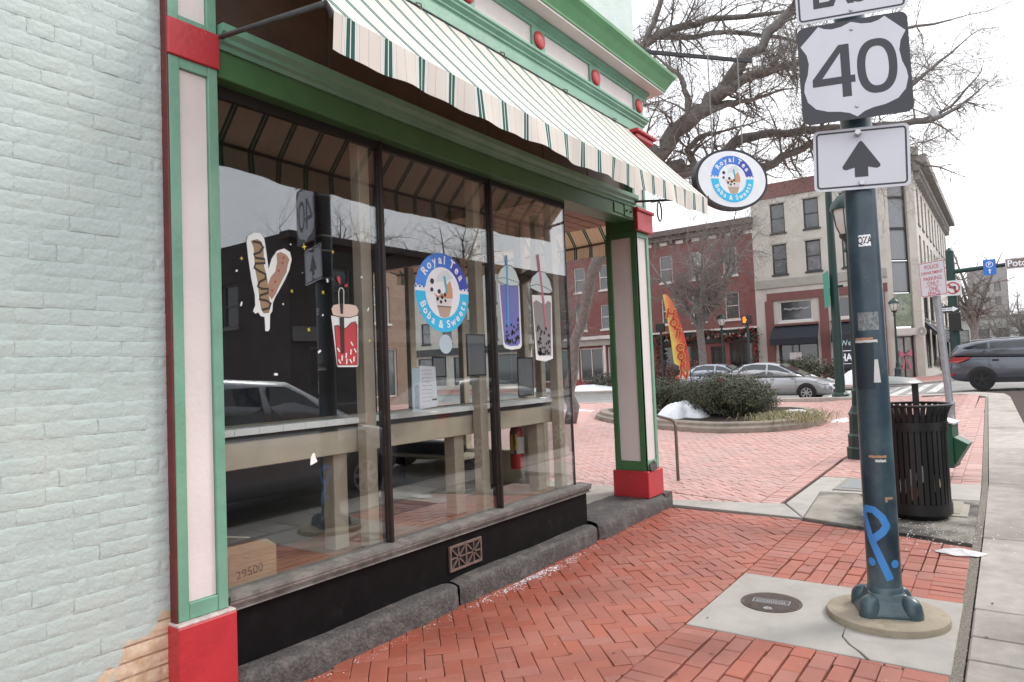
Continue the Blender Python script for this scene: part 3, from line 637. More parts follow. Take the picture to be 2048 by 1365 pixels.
# awnings
def stripes(name):
    m = bpy.data.materials.new(name); m.use_nodes = True; t = m.node_tree; N = t.nodes; L = t.links; b = N['Principled BSDF']; b.inputs['Roughness'].default_value = .85
    tcn = N.new('ShaderNodeTexCoord'); s = N.new('ShaderNodeSeparateXYZ'); L.new(tcn.outputs['Object'], s.inputs[0])
    d = N.new('ShaderNodeMath'); d.operation = 'DIVIDE'; d.inputs[1].default_value = .2345; L.new(s.outputs[0], d.inputs[0])
    f = N.new('ShaderNodeMath'); f.operation = 'FRACT'; L.new(d.outputs[0], f.inputs[0])
    r = N.new('ShaderNodeValToRGB'); r.color_ramp.interpolation = 'CONSTANT'; e = r.color_ramp.elements
    W, Gn, B, Gy = (.84, .83, .80, 1), (.015, .105, .078, 1), (.76, .69, .62, 1), (.50, .48, .44, 1)
    seq = [(0, B), (.20, Gy), (.215, W), (.24, Gy), (.25, W), (.275, Gy), (.288, W), (.315, Gn), (.405, W), (.428, Gn), (.52, W), (.545, Gy), (.558, W), (.585, Gy), (.595, W), (.62, Gy), (.635, B), (.87, Gy), (.885, B)]
    e[0].position, e[0].color = seq[0]; e[1].position, e[1].color = seq[1]
    for p, c in seq[2:]:
        q = e.new(p); q.color = c
    L.new(f.outputs[0], r.inputs[0])
    nz = N.new('ShaderNodeTexNoise'); nz.inputs['Scale'].default_value = 3; nz.inputs['Detail'].default_value = 6; L.new(tcn.outputs['Object'], nz.inputs['Vector'])
    mr = N.new('ShaderNodeMapRange'); mr.inputs[3].default_value = .82; mr.inputs[4].default_value = 1.05; L.new(nz.outputs['Fac'], mr.inputs[0])
    mm = N.new('ShaderNodeMixRGB'); mm.blend_type = 'MULTIPLY'; mm.inputs[0].default_value = 1; L.new(r.outputs[0], mm.inputs[1]); L.new(mr.outputs[0], mm.inputs[2])
    L.new(mm.outputs[0], b.inputs['Base Color'])
    tl = N.new('ShaderNodeBsdfTranslucent'); tcol = N.new('ShaderNodeMixRGB'); tcol.blend_type = 'MULTIPLY'; tcol.inputs[0].default_value = 1; tcol.inputs[2].default_value = (.9, .55, .30, 1); L.new(mm.outputs[0], tcol.inputs[1]); L.new(tcol.outputs[0], tl.inputs[0])
    ms = N.new('ShaderNodeMixShader'); ms.inputs[0].default_value = .13; o = N['Material Output']; L.new(b.outputs[0], ms.inputs[1]); L.new(tl.outputs[0], ms.inputs[2]); L.new(ms.outputs[0], o.inputs[0])
    return m
m_awn = stripes('striped_canvas'); m_pipe = M('awning_pipe', (.10, .10, .105), .45, .2, 10, metal=.6)
def awning(label, L, hz, loc, rz):
    """local: x along the wall 0..L, -y outwards, top edge at z .91, front edge at z 0"""
    t = thing('awning', label, 'awning', loc, rz)
    P = .83
    def sag(u): return -.045*math.sin(math.pi*u)
    def top(u, v):
        x = u*L; dz = .028*math.sin(math.pi*v)*(-1) + .006*math.sin(x*5.3+v*2)*math.sin(math.pi*v)
        return (x, -P*v, .91*(1-v) + sag(u)*v + dz + .012*math.sin(math.pi*v)*math.sin(x*1.9))
    mb = MB(); mb.grid(top, 90, 14); obj('canopy_cloth', mb, m_awn, t, smooth='all')
    rr = random.Random(3)
    def val(u, v):
        x = u*L; w = .012*v*math.sin(x*9.3+.6)+.008*v*math.sin(x*21+1.3)+.010*v*math.sin(x*3.1)
        return (x, -P-.006+w, -.002 + sag(u) - v*(.172+.008*math.sin(x*6.7)))
    mb = MB(); mb.grid(val, 220, 5); obj('valance', mb, m_awn, t, smooth='all')
    mb = MB(); mb.tube([(u*L, -P+.014, sag(u)-.014) for u in [k/14 for k in range(15)]], .014, 8); obj('front_pipe', mb, m_pipe, t, smooth=True)
    for x, s in ((-.05, 1), (L+.02, -1)):
        mb = MB(); mb.tube([(x-.012*s, -.02, .118), (x-.01*s, -.45, .06), (x+.005*s, -P-.01, .012), (x+.06*s, -P+.012, -.014)], [.013, .013, .015, .016], 10); obj('arm', mb, m_pipe, t, smooth=True)
    mb = MB(); mb.tube([(.0, -.006, .915), (L, -.006, .915)], .008, 6); obj('top_rope', mb, m_pipe, t)
    for k in range(5):
        x = .45 + k*(L-.8)/4; mb = MB(); mb.tube([(x, -.01, .93), (x+.03, -.03, .925), (x+.05, -.015, .90), (x+.02, -.03, .90)], .006, 5); obj('lashing', mb, M('rope', (.16, .15, .14), .9) if k == 0 else bpy.data.materials['rope'], t)
    return t
awning('striped canvas awning over the shop windows, facing the sidewalk', 4.68, .2, (1.985, 3.195, 3.247), 0)
awning('striped canvas awning on the plaza side, seen from below past the column', 4.2, .2, (7.10, 3.85, 3.247), R(90))
# cobweb of small cords under the awning
# ------------------------------------------------------------------ things in and on the shop window
K = {}
K['dog_outline'] = [(2.138,2.385),(2.174,2.41),(2.214,2.412),(2.239,2.386),(2.251,2.309),(2.262,2.218),(2.284,2.28),(2.319,2.327),(2.366,2.346),(2.405,2.33),(2.415,2.288),(2.397,2.225),(2.368,2.169),(2.328,2.105),(2.3,2.064),(2.284,2.03),(2.279,1.984),(2.264,1.964),(2.26,1.885),(2.25,1.871),(2.232,1.872),(2.229,1.949),(2.206,1.953),(2.191,1.973),(2.173,1.965),(2.159,1.978),(2.174,2.011),(2.172,2.069),(2.153,2.157),(2.138,2.264),(2.13,2.352)]
K['dog1'] = [(2.155,2.362),(2.195,2.377),(2.223,2.365),(2.233,2.32),(2.234,2.229),(2.253,2.159),(2.258,2.074),(2.269,2.01),(2.257,1.973),(2.224,1.968),(2.208,1.993),(2.197,2.07),(2.19,2.147),(2.179,2.198),(2.174,2.268),(2.172,2.326)]
K['dog2'] = [(2.315,2.31),(2.342,2.323),(2.38,2.311),(2.399,2.286),(2.386,2.251),(2.377,2.21),(2.353,2.174),(2.325,2.125),(2.305,2.084),(2.277,2.049),(2.256,2.074),(2.254,2.126),(2.273,2.174),(2.305,2.209),(2.317,2.264)]
K['squig'] = [(2.166,2.36),(2.209,2.359),(2.23,2.336),(2.207,2.304),(2.171,2.29),(2.181,2.272),(2.236,2.271),(2.239,2.249),(2.18,2.24),(2.172,2.216),(2.204,2.2),(2.241,2.187),(2.24,2.161),(2.203,2.142),(2.191,2.115),(2.216,2.104),(2.257,2.107),(2.252,2.084),(2.204,2.067),(2.2,2.045),(2.244,2.041),(2.269,2.026),(2.257,1.999),(2.213,1.987)]
K['cup_outline'] = [(2.686,1.975),(2.898,1.983),(2.886,1.67),(2.874,1.662),(2.731,1.664),(2.72,1.671)]
K['cup_red'] = [(2.707,1.915),(2.736,1.919),(2.758,1.898),(2.794,1.903),(2.837,1.937),(2.871,1.947),(2.884,1.924),(2.877,1.674),(2.723,1.676)]
K['cup_lid'] = [(2.686,2.017),(2.705,2.043),(2.75,2.053),(2.833,2.054),(2.884,2.049),(2.905,2.017),(2.891,1.987),(2.829,1.97),(2.747,1.971),(2.698,1.979)]
K['cup_straw'] = [(2.747,1.966),(2.783,1.968),(2.78,1.747),(2.752,1.748)]
K['cup_straw_top'] = [(2.746,2.049),(2.747,2.128),(2.758,2.149),(2.776,2.15),(2.787,2.135),(2.784,2.051)]
K['bits'] = [(2.837,1.807),(2.826,1.755),(2.731,1.769),(2.788,1.733),(2.737,1.698),(2.848,1.711),(2.824,1.7),(2.791,1.697),(2.862,1.765),(2.756,1.719)]
K['heart'] = [(2.733,2.21),(2.747,2.222),(2.76,2.213),(2.759,2.169),(2.739,2.189)]
K['yellow'] = [(2.098,2.26),(2.504,2.373),(2.714,2.367),(2.411,2.105),(2.631,2.113),(2.521,1.887),(2.987,1.826)]
K['white'] = [(2.067,2.19),(2.411,2.375),(2.936,2.232),(2.666,2.187),(2.624,1.976),(2.983,2.028),(2.592,1.758),(2.292,1.632),(2.09,2.013),(2.351,2.027),(2.487,2.218)]
K['pur_outline'] = [(4.372,2.304),(4.667,2.318),(4.67,1.806),(4.645,1.783),(4.524,1.771),(4.437,1.783),(4.414,1.802)]
K['pur'] = [(4.395,2.301),(4.652,2.313),(4.647,1.83),(4.609,1.806),(4.504,1.8),(4.44,1.815),(4.426,1.832)]
K['pur_lid'] = [(4.36,2.346),(4.377,2.382),(4.415,2.429),(4.49,2.471),(4.564,2.47),(4.622,2.431),(4.656,2.371),(4.673,2.337),(4.644,2.309),(4.538,2.299),(4.408,2.315),(4.362,2.336)]
K['pur_straw'] = [(4.491,2.55),(4.512,2.553),(4.497,1.964),(4.474,1.963)]
K['gry_outline'] = [(4.852,2.246),(5.165,2.26),(5.142,1.694),(5.023,1.669),(4.872,1.685)]
K['gry'] = [(4.864,2.177),(4.911,2.205),(4.985,2.184),(5.048,2.173),(5.103,2.212),(5.147,2.193),(5.118,1.718),(4.9,1.727)]
K['gry_lid'] = [(4.821,2.328),(4.863,2.401),(4.967,2.463),(5.07,2.462),(5.144,2.396),(5.184,2.297),(5.121,2.276),(4.979,2.273),(4.831,2.303)]
K['gry_straw'] = [(4.953,2.608),(4.981,2.611),(5.071,1.959),(5.043,1.937)]
K['note'] = [(3.443,1.661),(3.603,1.651),(3.619,1.369),(3.436,1.359)]
K['note2'] = [(3.368,1.644),(3.442,1.643),(3.441,1.35),(3.369,1.347)]
K['disc'] = [(3.715,1.812),(3.642,1.812),(3.719,1.888)]
K['frames'] = [(3.962,1.893),(4.191,1.57),(3.579,1.723),(3.725,1.572),(4.611,1.708),(4.838,1.383)]
m_white = flat('sticker_white', (.74, .76, .74), .5); m_ink = flat('ink_black', (.012, .012, .012), .5)
GP = Plane((0, 3.2995, 0), (1, 0, 0), (0, 0, 1))      # outer face of the shop glass, drawing coordinates are x and z
def sticker(name, label, parts, group=None, h0=.0004):
    t = thing(name, label, 'sticker', (0, 0, 0), 0, group); h = h0
    for nm, kind, data, mat in parts:
        mb = MB()
        if kind == 'poly': GP.poly(mb, data, h, .0005)
        elif kind == 'polys':
            for d in data: GP.poly(mb, d, h, .0005)
        elif kind == 'stroke': GP.stroke(mb, data[0], data[1], h, .0005)
        elif kind == 'strokes':
            for q in data[0]: GP.stroke(mb, q, data[1], h, .0005)
        obj(nm, mb, mat, t); h += .0006
    return t
m_tan = flat('dog_brown', (.30, .20, .105)); m_tan2 = flat('dog_tan', (.36, .21, .145)); m_choc = flat('chocolate', (.035, .02, .014))
sticker('window_sticker', 'corn dog pair sticker with chocolate squiggle on the left window pane', [
    ('backing', 'poly', K['dog_outline'], m_white), ('corn_dog', 'poly', K['dog1'], m_tan), ('corn_dog', 'poly', K['dog2'], m_tan2),
    ('squiggle', 'stroke', (K['squig'], .0135), m_choc),
    ('spot', 'polys', [circ(x, z, .007, 10) for x, z in ((2.352, 2.262), (2.325, 2.215), (2.30, 2.15), (2.36, 2.292), (2.28, 2.10))], flat('ketchup', (.42, .04, .03)))])
m_cred = flat('drink_red', (.50, .045, .055)); m_lid = flat('lid_pink', (.66, .50, .42))
co = K['cup_outline']; cl_ = K['cup_lid']
sticker('window_sticker', 'red bubble tea cup sticker with pink lid on the left window pane', [
    ('backing', 'poly', co, m_white), ('drink', 'poly', K['cup_red'], m_cred), ('lid', 'poly', cl_, m_lid), ('lid_line', 'stroke', (cl_ + cl_[:1], .0045), m_ink),
    ('straw', 'poly', K['cup_straw'], m_choc), ('straw_outline', 'stroke', (K['cup_straw_top'], .0045), m_white), ('straw_in_lid', 'poly', [(2.752, 2.05), (2.779, 2.05), (2.775, 1.99), (2.757, 1.99)], m_choc),  # dark printed piece of the straw inside the lid
    ('outline', 'stroke', (K['cup_red'] + K['cup_red'][:1], .004), m_ink),
    ('jelly', 'polys', [[(x-.006, z-.016), (x+.004, z-.016), (x+.008, z+.016), (x-.002, z+.016)] if k % 2 else [(x-.012, z+.008), (x-.004, z+.014), (x+.012, z-.010), (x+.004, z-.015)] for k, (x, z) in enumerate(K['bits'])], m_white),
    ('heart', 'poly', K['heart'], m_cred), ('heart', 'poly', [(x+.045, z-.035) for x, z in [(2.745, 2.205), (2.775, 2.215), (2.77, 2.2), (2.75, 2.19)]], m_cred)])
m_yel = flat('sticker_yellow', (.72, .62, .06)); m_wht2 = flat('sticker_speck', (.8, .8, .8))
YL = ('yellow star sticker at the left of the corn dogs', 'largest yellow star sticker, above the right corn dog', 'yellow star sticker highest at the right of the pane', 'yellow star sticker close to the right corn dog tip', 'yellow star sticker left of the red cup straw', 'yellow star sticker between corn dogs and red cup, lowest left', 'yellow star sticker by the mullion right of the red cup')
WL = ('tiny white scrap at the far left of the corn dogs', 'small white speck above the right corn dog', 'white cross scrap at the upper right of the red cup', 'white slanted dash left of the red heart', 'white dot left of the pink cup lid', 'tall white dash by the mullion right of the pink lid', 'white bean shaped scrap low at the left of the red cup', 'lowest white scrap above the counter in the left pane', 'white crescent scrap left of the corn dog stick', 'white dot right of the corn dog stick', 'faint white speck between the corn dogs and the red heart')
for k, (x, z) in enumerate(K['yellow']):
    r = (.012, .02, .013, .012, .014, .015, .012)[k]
    star = [(x+(r if i % 2 == 0 else r*.28)*math.cos(math.pi*i/4+.2*k), z+(r if i % 2 == 0 else r*.28)*math.sin(math.pi*i/4+.2*k)*1.15) for i in range(8)]
    mb = MB(); GP.poly(mb, star, .0004, .0006); tag(obj('star_sticker', mb, m_yel), YL[k], 'sticker', 'yellow star stickers on the left pane')
for k, (x, z) in enumerate(K['white']):
    w, h = ((.012, .012), (.009, .009), (.014, .014), (.014, .024), (.011, .012), (.010, .028), (.026, .014), (.024, .014), (.010, .026), (.009, .011), (.005, .005))[k]
    a = .5*math.sin(k*2.3); mb = MB(); GP.poly(mb, [(x+w*.5*c*math.cos(a)-h*.5*s*math.sin(a), z+w*.5*c*math.sin(a)+h*.5*s*math.cos(a)) for c, s in ((-1, -1), (1, -.7), (1, 1), (-.7, 1))], .0004, .0006)
    tag(obj('white_sticker_scrap', mb, m_wht2), WL[k], 'sticker', 'white sticker scraps on the left pane')
mb = MB(); GP.poly(mb, [(2.505, 1.10), (2.525, 1.105), (2.555, 1.115), (2.552, 1.13), (2.545, 1.135), (2.54, 1.165), (2.527, 1.17), (2.51, 1.145)], .0004, .0006)
tag(obj('paper_scrap', mb, m_wht2), 'torn white paper scrap on the left pane below the counter', 'sticker')
# round shop logo, used on the glass and on the hanging sign
m_b1 = flat('logo_blue', (.045, .17, .62)); m_b2 = flat('logo_deep_blue', (.035, .06, .42)); m_cy = flat('logo_cyan', (.03, .50, .80)); m_lw = flat('logo_white', (.82, .82, .86))
m_b3 = flat('logo_sky_blue', (.06, .26, .78))
def logo(t, pl, cx, cz, r, h, asp=1.0, h2=.0006):
    S = lambda pts: [(cx+x*r, cz+y*r*asp) for x, y in pts]
    def put(nm, polys, mat, hh):
        mb = MB()
        for p in polys: pl.poly(mb, S(p), hh, h2*.6)
        obj(nm, mb, mat, t)
    put('logo_disc', [circ(0, 0, 1.0, 56)], m_lw, h)
    for k in range(6):
        a0, a1 = R(170-26.6*k), R(170-26.6*(k+1)); put('logo_band', [annulus(0, 0, .645, 1.0, a1, a0, 10)], (m_b3, m_b3, m_b1, m_b1, m_b2, m_b2)[k], h+h2)
    put('logo_band', [annulus(0, 0, .645, 1.0, R(180), R(361), 44)], m_cy, h+h2)
    for sx in (-1, 1):
        put('splash', [circ(sx*(.70+.07*i), .085+.05*(i % 2)+(.02 if sx < 0 else .04), .035, 8) for i in range(5)], m_b1 if sx < 0 else m_b2, h+2*h2)
    def arc_text(s, a0, a1, rad, flip, size):
        mb = MB(); n = len(s)
        wts = [{'i': .45, 'l': .5, ' ': .55, 'w': 1.25, 'W': 1.3, '&': 1.1, 't': .7}.get(c, 1) for c in s]; tot = sum(wts); acc = 0
        for c, w in zip(s, wts):
            a = a0 + (a1-a0)*(acc + w/2)/tot; acc += w
            if c == ' ': continue
            x, y = rad*math.cos(a), rad*math.sin(a)
            pl.text(mb, c, cx+x*r, cz+y*r*asp, size*r, h+3*h2, (a+math.pi/2 if flip else a-math.pi/2), .013*r*size*2.2, .95)
        obj('lettering', mb, m_lw, t)
    arc_text('Royal Tea', R(151), R(24), .825, False, .30); arc_text('Boba & Sweets', R(197), R(350), .815, True, .27)
    put('cup', [[(-.24, -.34), (.30, -.34), (.20, -.60), (.02, -.64), (-.15, -.60)]], flat('logo_cup', (.48, .34, .26)), h+2*h2)
    put('cup_rim', [[(-.28, -.12), (.33, -.12), (.30, -.36), (-.24, -.36)]], flat('logo_rim', (.70, .66, .62)), h+2*h2)
    put('tea_splash', [[(-.36, -.02), (-.18, -.10), (-.05, .0), (.05, -.1), (.12, .18), (.28, .33), (.36, .1), (.36, -.13), (-.26, -.13)]], flat('logo_tea', (.62, .30, .16)), h+2*h2)
    put('straw', [[(.02, .42), (.10, .42), (.18, .0), (.11, .0)]], flat('logo_straw', (.05, .42, .45)), h+3*h2)
    put('dome', [[(-.22, .25), (-.18, .42), (.0, .55), (.2, .56), (.40, .40), (.12, .30)]], flat('logo_dome', (.66, .70, .74)), h+2*h2)
    put('pearl', [circ(x, y, s, 12) for x, y, s in ((-.40, .26, .07), (-.42, .05, .055), (-.15, .02, .06), (-.22, -.17, .05), (-.05, -.12, .05), (.06, -.05, .05), (-.1, -.24, .045), (.07, -.2, .04))], m_ink, h+4*h2)
t = thing('shop_logo_sticker', 'round blue Royal Tea Boba & Sweets logo sticker on the middle pane', 'sticker', (0, 0, 0))
logo(t, GP, 3.706, 2.186, .288, .0004)
m_pur = flat('drink_purple', (.16, .16, .46)); m_mint = flat('lid_mint', (.56, .66, .64)); m_gdr = flat('drink_grey', (.25, .235, .23)); m_sb = flat('straw_blue', (.06, .36, .66)); m_sp = flat('straw_pink', (.52, .14, .22))
rb = random.Random(11)
def pearls(x0, x1, z0, z1, n): return [circ(rb.uniform(x0, x1), z0+(z1-z0)*rb.random()**1.8, .0105, 10, .0125) for _ in range(n)]
sticker('window_sticker', 'purple bubble tea cup sticker with blue straw on the right pane', [
    ('backing', 'poly', K['pur_outline'], m_white), ('drink', 'poly', K['pur'], m_pur), ('lid', 'poly', K['pur_lid'], m_mint), ('lid_line', 'stroke', (K['pur_lid'] + K['pur_lid'][:1], .005), m_ink),
    ('lid_line', 'stroke', ([(4.365, 2.345), (4.44, 2.36), (4.54, 2.35), (4.66, 2.335)], .004), m_ink), ('straw', 'poly', K['pur_straw'], m_sb), ('pearl', 'polys', pearls(4.45, 4.63, 1.83, 2.03, 32), m_ink)])
sticker('window_sticker', 'grey bubble tea cup sticker with pink straw on the right pane', [
    ('backing', 'poly', K['gry_outline'], m_white), ('drink', 'poly', K['gry'], m_gdr), ('lid', 'poly', K['gry_lid'], m_mint), ('lid_line', 'stroke', (K['gry_lid'] + K['gry_lid'][:1], .006), m_ink),
    ('lid_line', 'stroke', ([(4.83, 2.32), (4.93, 2.345), (5.05, 2.33), (5.17, 2.30)], .005), m_ink), ('straw', 'poly', K['gry_straw'], m_sp), ('pearl', 'polys', pearls(4.91, 5.10, 1.73, 1.98, 48), m_ink)])
t = thing('paper_notice', 'white handwritten paper notice taped inside the middle pane above the counter', 'notice')
mb = MB(); GP.poly(mb, K['note'], -.0088, .0006); obj('sheet', mb, flat('paper', (.76, .76, .80), .8), t)
mb = MB(); rb = random.Random(4)
for k in range(9):
    z = 1.625 - k*.027; x = 3.462
    while x < 3.57 - (.03 if k in (3, 8) else 0):
        w = rb.uniform(.006, .02); GP.poly(mb, [(x, z), (x+w, z+rb.uniform(-.003, .003)), (x+w, z+.005), (x, z+.0045)], -.0081, .0003); x += w+.006
obj('handwriting', mb, flat('pen_grey', (.33, .32, .40)), t)
mb = MB(); GP.poly(mb, [(3.56, 1.412), (3.612, 1.414), (3.612, 1.426), (3.56, 1.424)], -.0080, .0003); obj('tape', mb, m_ink, t)
t = thing('paper_notice', 'narrow pale blue leaflet beside the handwritten notice in the middle pane', 'notice')
mb = MB(); GP.poly(mb, K['note2'], -.0102, .0006); obj('sheet', mb, flat('paper_blue', (.52, .62, .68), .7), t)
mb = MB()
for k in range(14): GP.stroke(mb, [(3.385+rb.uniform(0, .01), 1.36+k*.012), (3.41, 1.37+k*.012+rb.uniform(0, .01)), (3.43, 1.362+k*.012)], .004, -.0094, .0003)
obj('print', mb, flat('print_dark', (.05, .06, .07)), t)
mb = MB(); GP.poly(mb, circ(3.715, 1.812, .070, 28), .0004, .0006); tag(obj('round_sticker', mb, flat('pale_blue', (.42, .52, .58))), 'plain pale blue round sticker below the logo on the middle pane', 'sticker')
F_ = K['frames']
for k, lab in enumerate(('large black framed grey menu board at the right of the middle pane', 'small black framed grey menu board above the notice in the middle pane', 'black framed grey menu board in the right pane below the stickers')):
    (a, zt), (b, zb) = F_[2*k], F_[2*k+1]; t = thing('menu_board', lab, 'menu board', (0, 0, 0), 0)
    mb = MB()
    for p in ([(a, zb), (a+.012, zb), (a+.012, zt), (a, zt)], [(b-.012, zb), (b, zb), (b, zt), (b-.012, zt)], [(a, zt-.012), (b, zt-.012), (b, zt), (a, zt)], [(a, zb), (b, zb), (b, zb+.012), (a, zb+.012)]): GP.poly(mb, p, -.016, .006)
    obj('frame', mb, m_ink, t); mb = MB(); GP.poly(mb, [(a+.011, zb+.011), (b-.011, zb+.011), (b-.011, zt-.011), (a+.011, zt-.011)], -.014, .003); obj('board', mb, flat('board_grey', (.17, .17, .18)), t)
# counter behind the glass
t = thing('window_counter', 'long beige window counter with white tile edge inside the shop', 'counter', (0, 0, 0))
mb = MB(); mb.box(1.96, 5.36, 3.44, 3.86, 1.300, 1.334); obj('top', mb, m_beige, t)
mb = MB(); mb.box(1.96, 5.36, 3.455, 3.475, 1.268, 1.299); obj('edge_strip', mb, flat('edge_dark', (.04, .035, .03)), t)
mb = MB(); mb.box(1.96, 5.36, 3.462, 3.50, 1.115, 1.267); obj('apron', mb, m_beige, t, bevel=.004)
tm = MB(); tm.box(-.0755, .0755, -.008, 0, -.0165, .0165); tmesh = tm.mesh('tile', m_tile)
for k in range(22):
    o = link(bpy.data.objects.new('tile', tmesh)); o.parent = t; o.location = (2.04+k*.154, 3.4395, 1.318)
tt = MB(); tt.box(-.0755, .0755, -.075, .075, 0, .004); tt = tt.mesh('tile', m_tile)
for k in range(22):
    o = link(bpy.data.objects.new('tile', tt)); o.parent = t; o.location = (2.04+k*.154, 3.516, 1.3345)
for x in (2.90, 4.07, 5.21):
    mb = MB(); mb.box(x-.055, x+.055, 3.51, 3.62, .506, 1.299); obj('leg', mb, m_beige, t, bevel=.005)
# cardboard box on the display deck
t = thing('cardboard_box', 'brown cardboard box with handwritten number in the window corner', 'box', (2.176, 3.475, .506), R(-2))
m_card = M('cardboard', (.40, .265, .155), .85, .08, 8, .1, 60)
mb = MB(); mb.box(-.145, .145, -.10, .10, 0, .175); obj('body', mb, m_card, t, bevel=.004)
mb = MB(); mb.prism([(-.147, -.1005, .174), (.147, -.1005, .174), (.135, -.02, .200), (-.135, -.02, .200)], (0, .002, .003)); obj('flap', mb, m_card, t)
mb = MB(); mb.prism([(-.147, .1005, .174), (.147, .1005, .174), (.140, .02, .198), (-.140, .02, .198)], (0, -.002, .003)); obj('flap', mb, m_card, t)
bp = Plane((0, -.1015, .075), (1, 0, 0), (0, 0, 1)); mb = MB(); bp.text(mb, '29500', -.02, -.005, .062, .0006, .10, -.0006, 1.05); obj('writing', mb, flat('marker', (.05, .04, .035)), t)
mb = MB(); mb.tube([(2.13, 3.70, .73), (2.30, 3.60, .70)], .004, 6); tag(obj('stick', mb, m_beige), 'thin pale stick lying behind the cardboard box', 'stick')
# bench, fire extinguisher
t = thing('bench', 'low bench with a black cushion roll by the plaza side windows', 'bench', (6.55, 6.15, .14))
mb = MB(); mb.box(-.22, .22, -.75, .75, .40, .44); obj('seat', mb, m_beige, t, bevel=.006)
for y in (-.68, .68):
    mb = MB(); mb.box(-.18, .18, y-.03, y+.03, 0, .399); obj('leg', mb, m_dark, t)
mb = MB(); mb.tube([(-.10, -.66, .53), (-.10, -.62, .53), (-.10, .60, .53), (-.10, .66, .53)], [.05, .088, .088, .05], 14); obj('cushion', mb, flat('black_vinyl', (.012, .012, .013), .35), t, smooth=True)
t = thing('fire_extinguisher', 'red fire extinguisher with white label hung on a post behind the right pane', 'fire extinguisher', (5.125, 3.72, .70))
mb = MB(); mb.lathe([(.0, 0), (.062, .0), (.066, .015), (.066, .33), (.055, .37), (.025, .40), (.022, .43)], n=20); obj('tank', mb, flat('extinguisher_red', (.42, .018, .015), .3), t, smooth=True)
mb = MB(); mb.lathe([(.0672, .14), (.0672, .29)], n=20, caps=False); obj('label', mb, flat('label_white', (.6, .58, .55), .5), t, smooth=True)
mb = MB(); mb.box(-.02, .02, -.05, .05, .43, .455); mb.box(-.012, .012, -.09, .03, .462, .475); obj('handle', mb, m_ink, t)
mb = MB(); mb.tube([(-.03, -.02, .44), (-.10, -.04, .40), (-.105, -.05, .25), (-.085, -.04, .14)], .012, 8); obj('hose', mb, m_ink, t, smooth=True)
mb = MB(); mb.box(-.105, -.075, -.06, .0, .18, .32); obj('inspection_tag', mb, flat('tag_yellow', (.55, .33, .02)), t)
# ------------------------------------------------------------------ hanging oval sign
t = thing('hanging_sign', 'oval white Royal Tea sign hanging from an iron arm at the shop corner', 'sign', (0, 0, 0))
su = Vector((.777, -.63, 0)).normalized(); A0 = Vector((7.0, 3.10, 5.10)); A1 = Vector((8.05, 2.25, 5.10)); SC = Vector((7.615, 2.435, 3.635))
sp_ = Plane(SC, su, (0, 0, 1)); m_smet = M('sign_iron', (.035, .035, .04), .5, .2, 10, metal=.4)
mb = MB(); mb.prism([sp_.P(a, b, -.035) for a, b in circ(0, 0, .455, 64, .345)], sp_.n*.095); obj('rim', mb, m_smet, t)
mb = MB(); mb.prism([sp_.P(a, b, .0605) for a, b in circ(0, 0, .425, 64, .316)], sp_.n*.002); obj('face', mb, m_lw, t)
logo(t, sp_, .0, .0, .268, .064, .98, .0008)
d = (A1-A0).normalized(); mb = MB(); mb.obox((A0+A1)/2, d, Vector((-d.y, d.x, 0)), (0, 0, 1), (A1-A0).length/2, .016, .019); obj('arm', mb, m_smet, t)
for s_ in (-.19, .19):
    a = sp_.P(s_, .325); mb = MB(); mb.tube([a, (a.x, a.y, 5.075)], .007, 6); obj('hanger_rod', mb, M('rod_grey', (.2, .2, .21), .5) if s_ < 0 else bpy.data.materials['rod_grey'], t)
# security camera style bracket on the column
t = thing('wall_bracket', 'small black iron scroll bracket on the corner column below the awning', 'bracket', (7.06, 3.14, 3.42))
mb = MB(); mb.tube([(0, 0, 0), (.02, -.20, .0), (.04, -.42, -.01)], .011, 6); obj('bar', mb, m_smet, t); mb = MB(); mb.tube([(.10+.06*math.cos(a*.5), -.05, -.10+.11*math.sin(a*.5)) for a in range(14)], .010, 6); obj('scroll', mb, m_smet, t)
# ------------------------------------------------------------------ sign pole
m_pole = M('pole_teal', (.026, .050, .070), .36, .4, 3, .15, 30, coat=.12, dirt=((.085, .14, .155), 2.2, .46, .72), wear=((.16, .20, .20), 30, .69, .73))
PX, PY = 4.73, .70; PR = lambda z: .0945 - .0016*z
t = thing('sign_pole', 'thick dark teal steel pole with blue graffiti in front of the shop', 'pole', (PX, PY, 0)); pole = t
mb = MB(); mb.lathe([(PR(z), z) for z in (.06, .5, 1, 2, 3, 4, 5, 7.5)], n=40); obj('shaft', mb, m_pole, t, smooth=True)
mb = MB(); mb.lathe([(.10, .055), (.115, .06), (.112, .12), (.102, .17), (.099, .20), (.095, .205)], n=40); obj('collar', mb, m_pole, t, smooth=True)
mb = MB(); rz = R(20)
c_, s_ = math.cos(rz), math.sin(rz); rot = lambda x, y: (x*c_-y*s_, x*s_+y*c_)
mb.ring([[(*rot(x*k, y*k), z) for x, y in ((-.16, -.13), (-.13, -.16), (.13, -.16), (.16, -.13), (.16, .13), (.13, .16), (-.13, .16), (-.16, .13))] for k, z in ((1.03, .042), (1.03, .065), (1.0, .075), (.72, .135), (.62, .175))]); obj('base_flange', mb, m_pole, t, bevel=.004)
for a in range(4):
    an = rz + R(45+90*a); x, y = .165*math.cos(an), .165*math.sin(an)
    mb = MB(); mb.ring([[(x+r*math.cos(k*math.pi/8)+(-.035*f*math.cos(an)), y+r*math.sin(k*math.pi/8)-.035*f*math.sin(an), z) for k in range(16)] for r, z, f in ((.056, .045, 0), (.058, .08, 0), (.054, .125, .15), (.043, .152, .4), (.024, .168, .7), (.006, .172, .8))]); obj('bolt_cover', mb, m_pole, t, smooth=True)
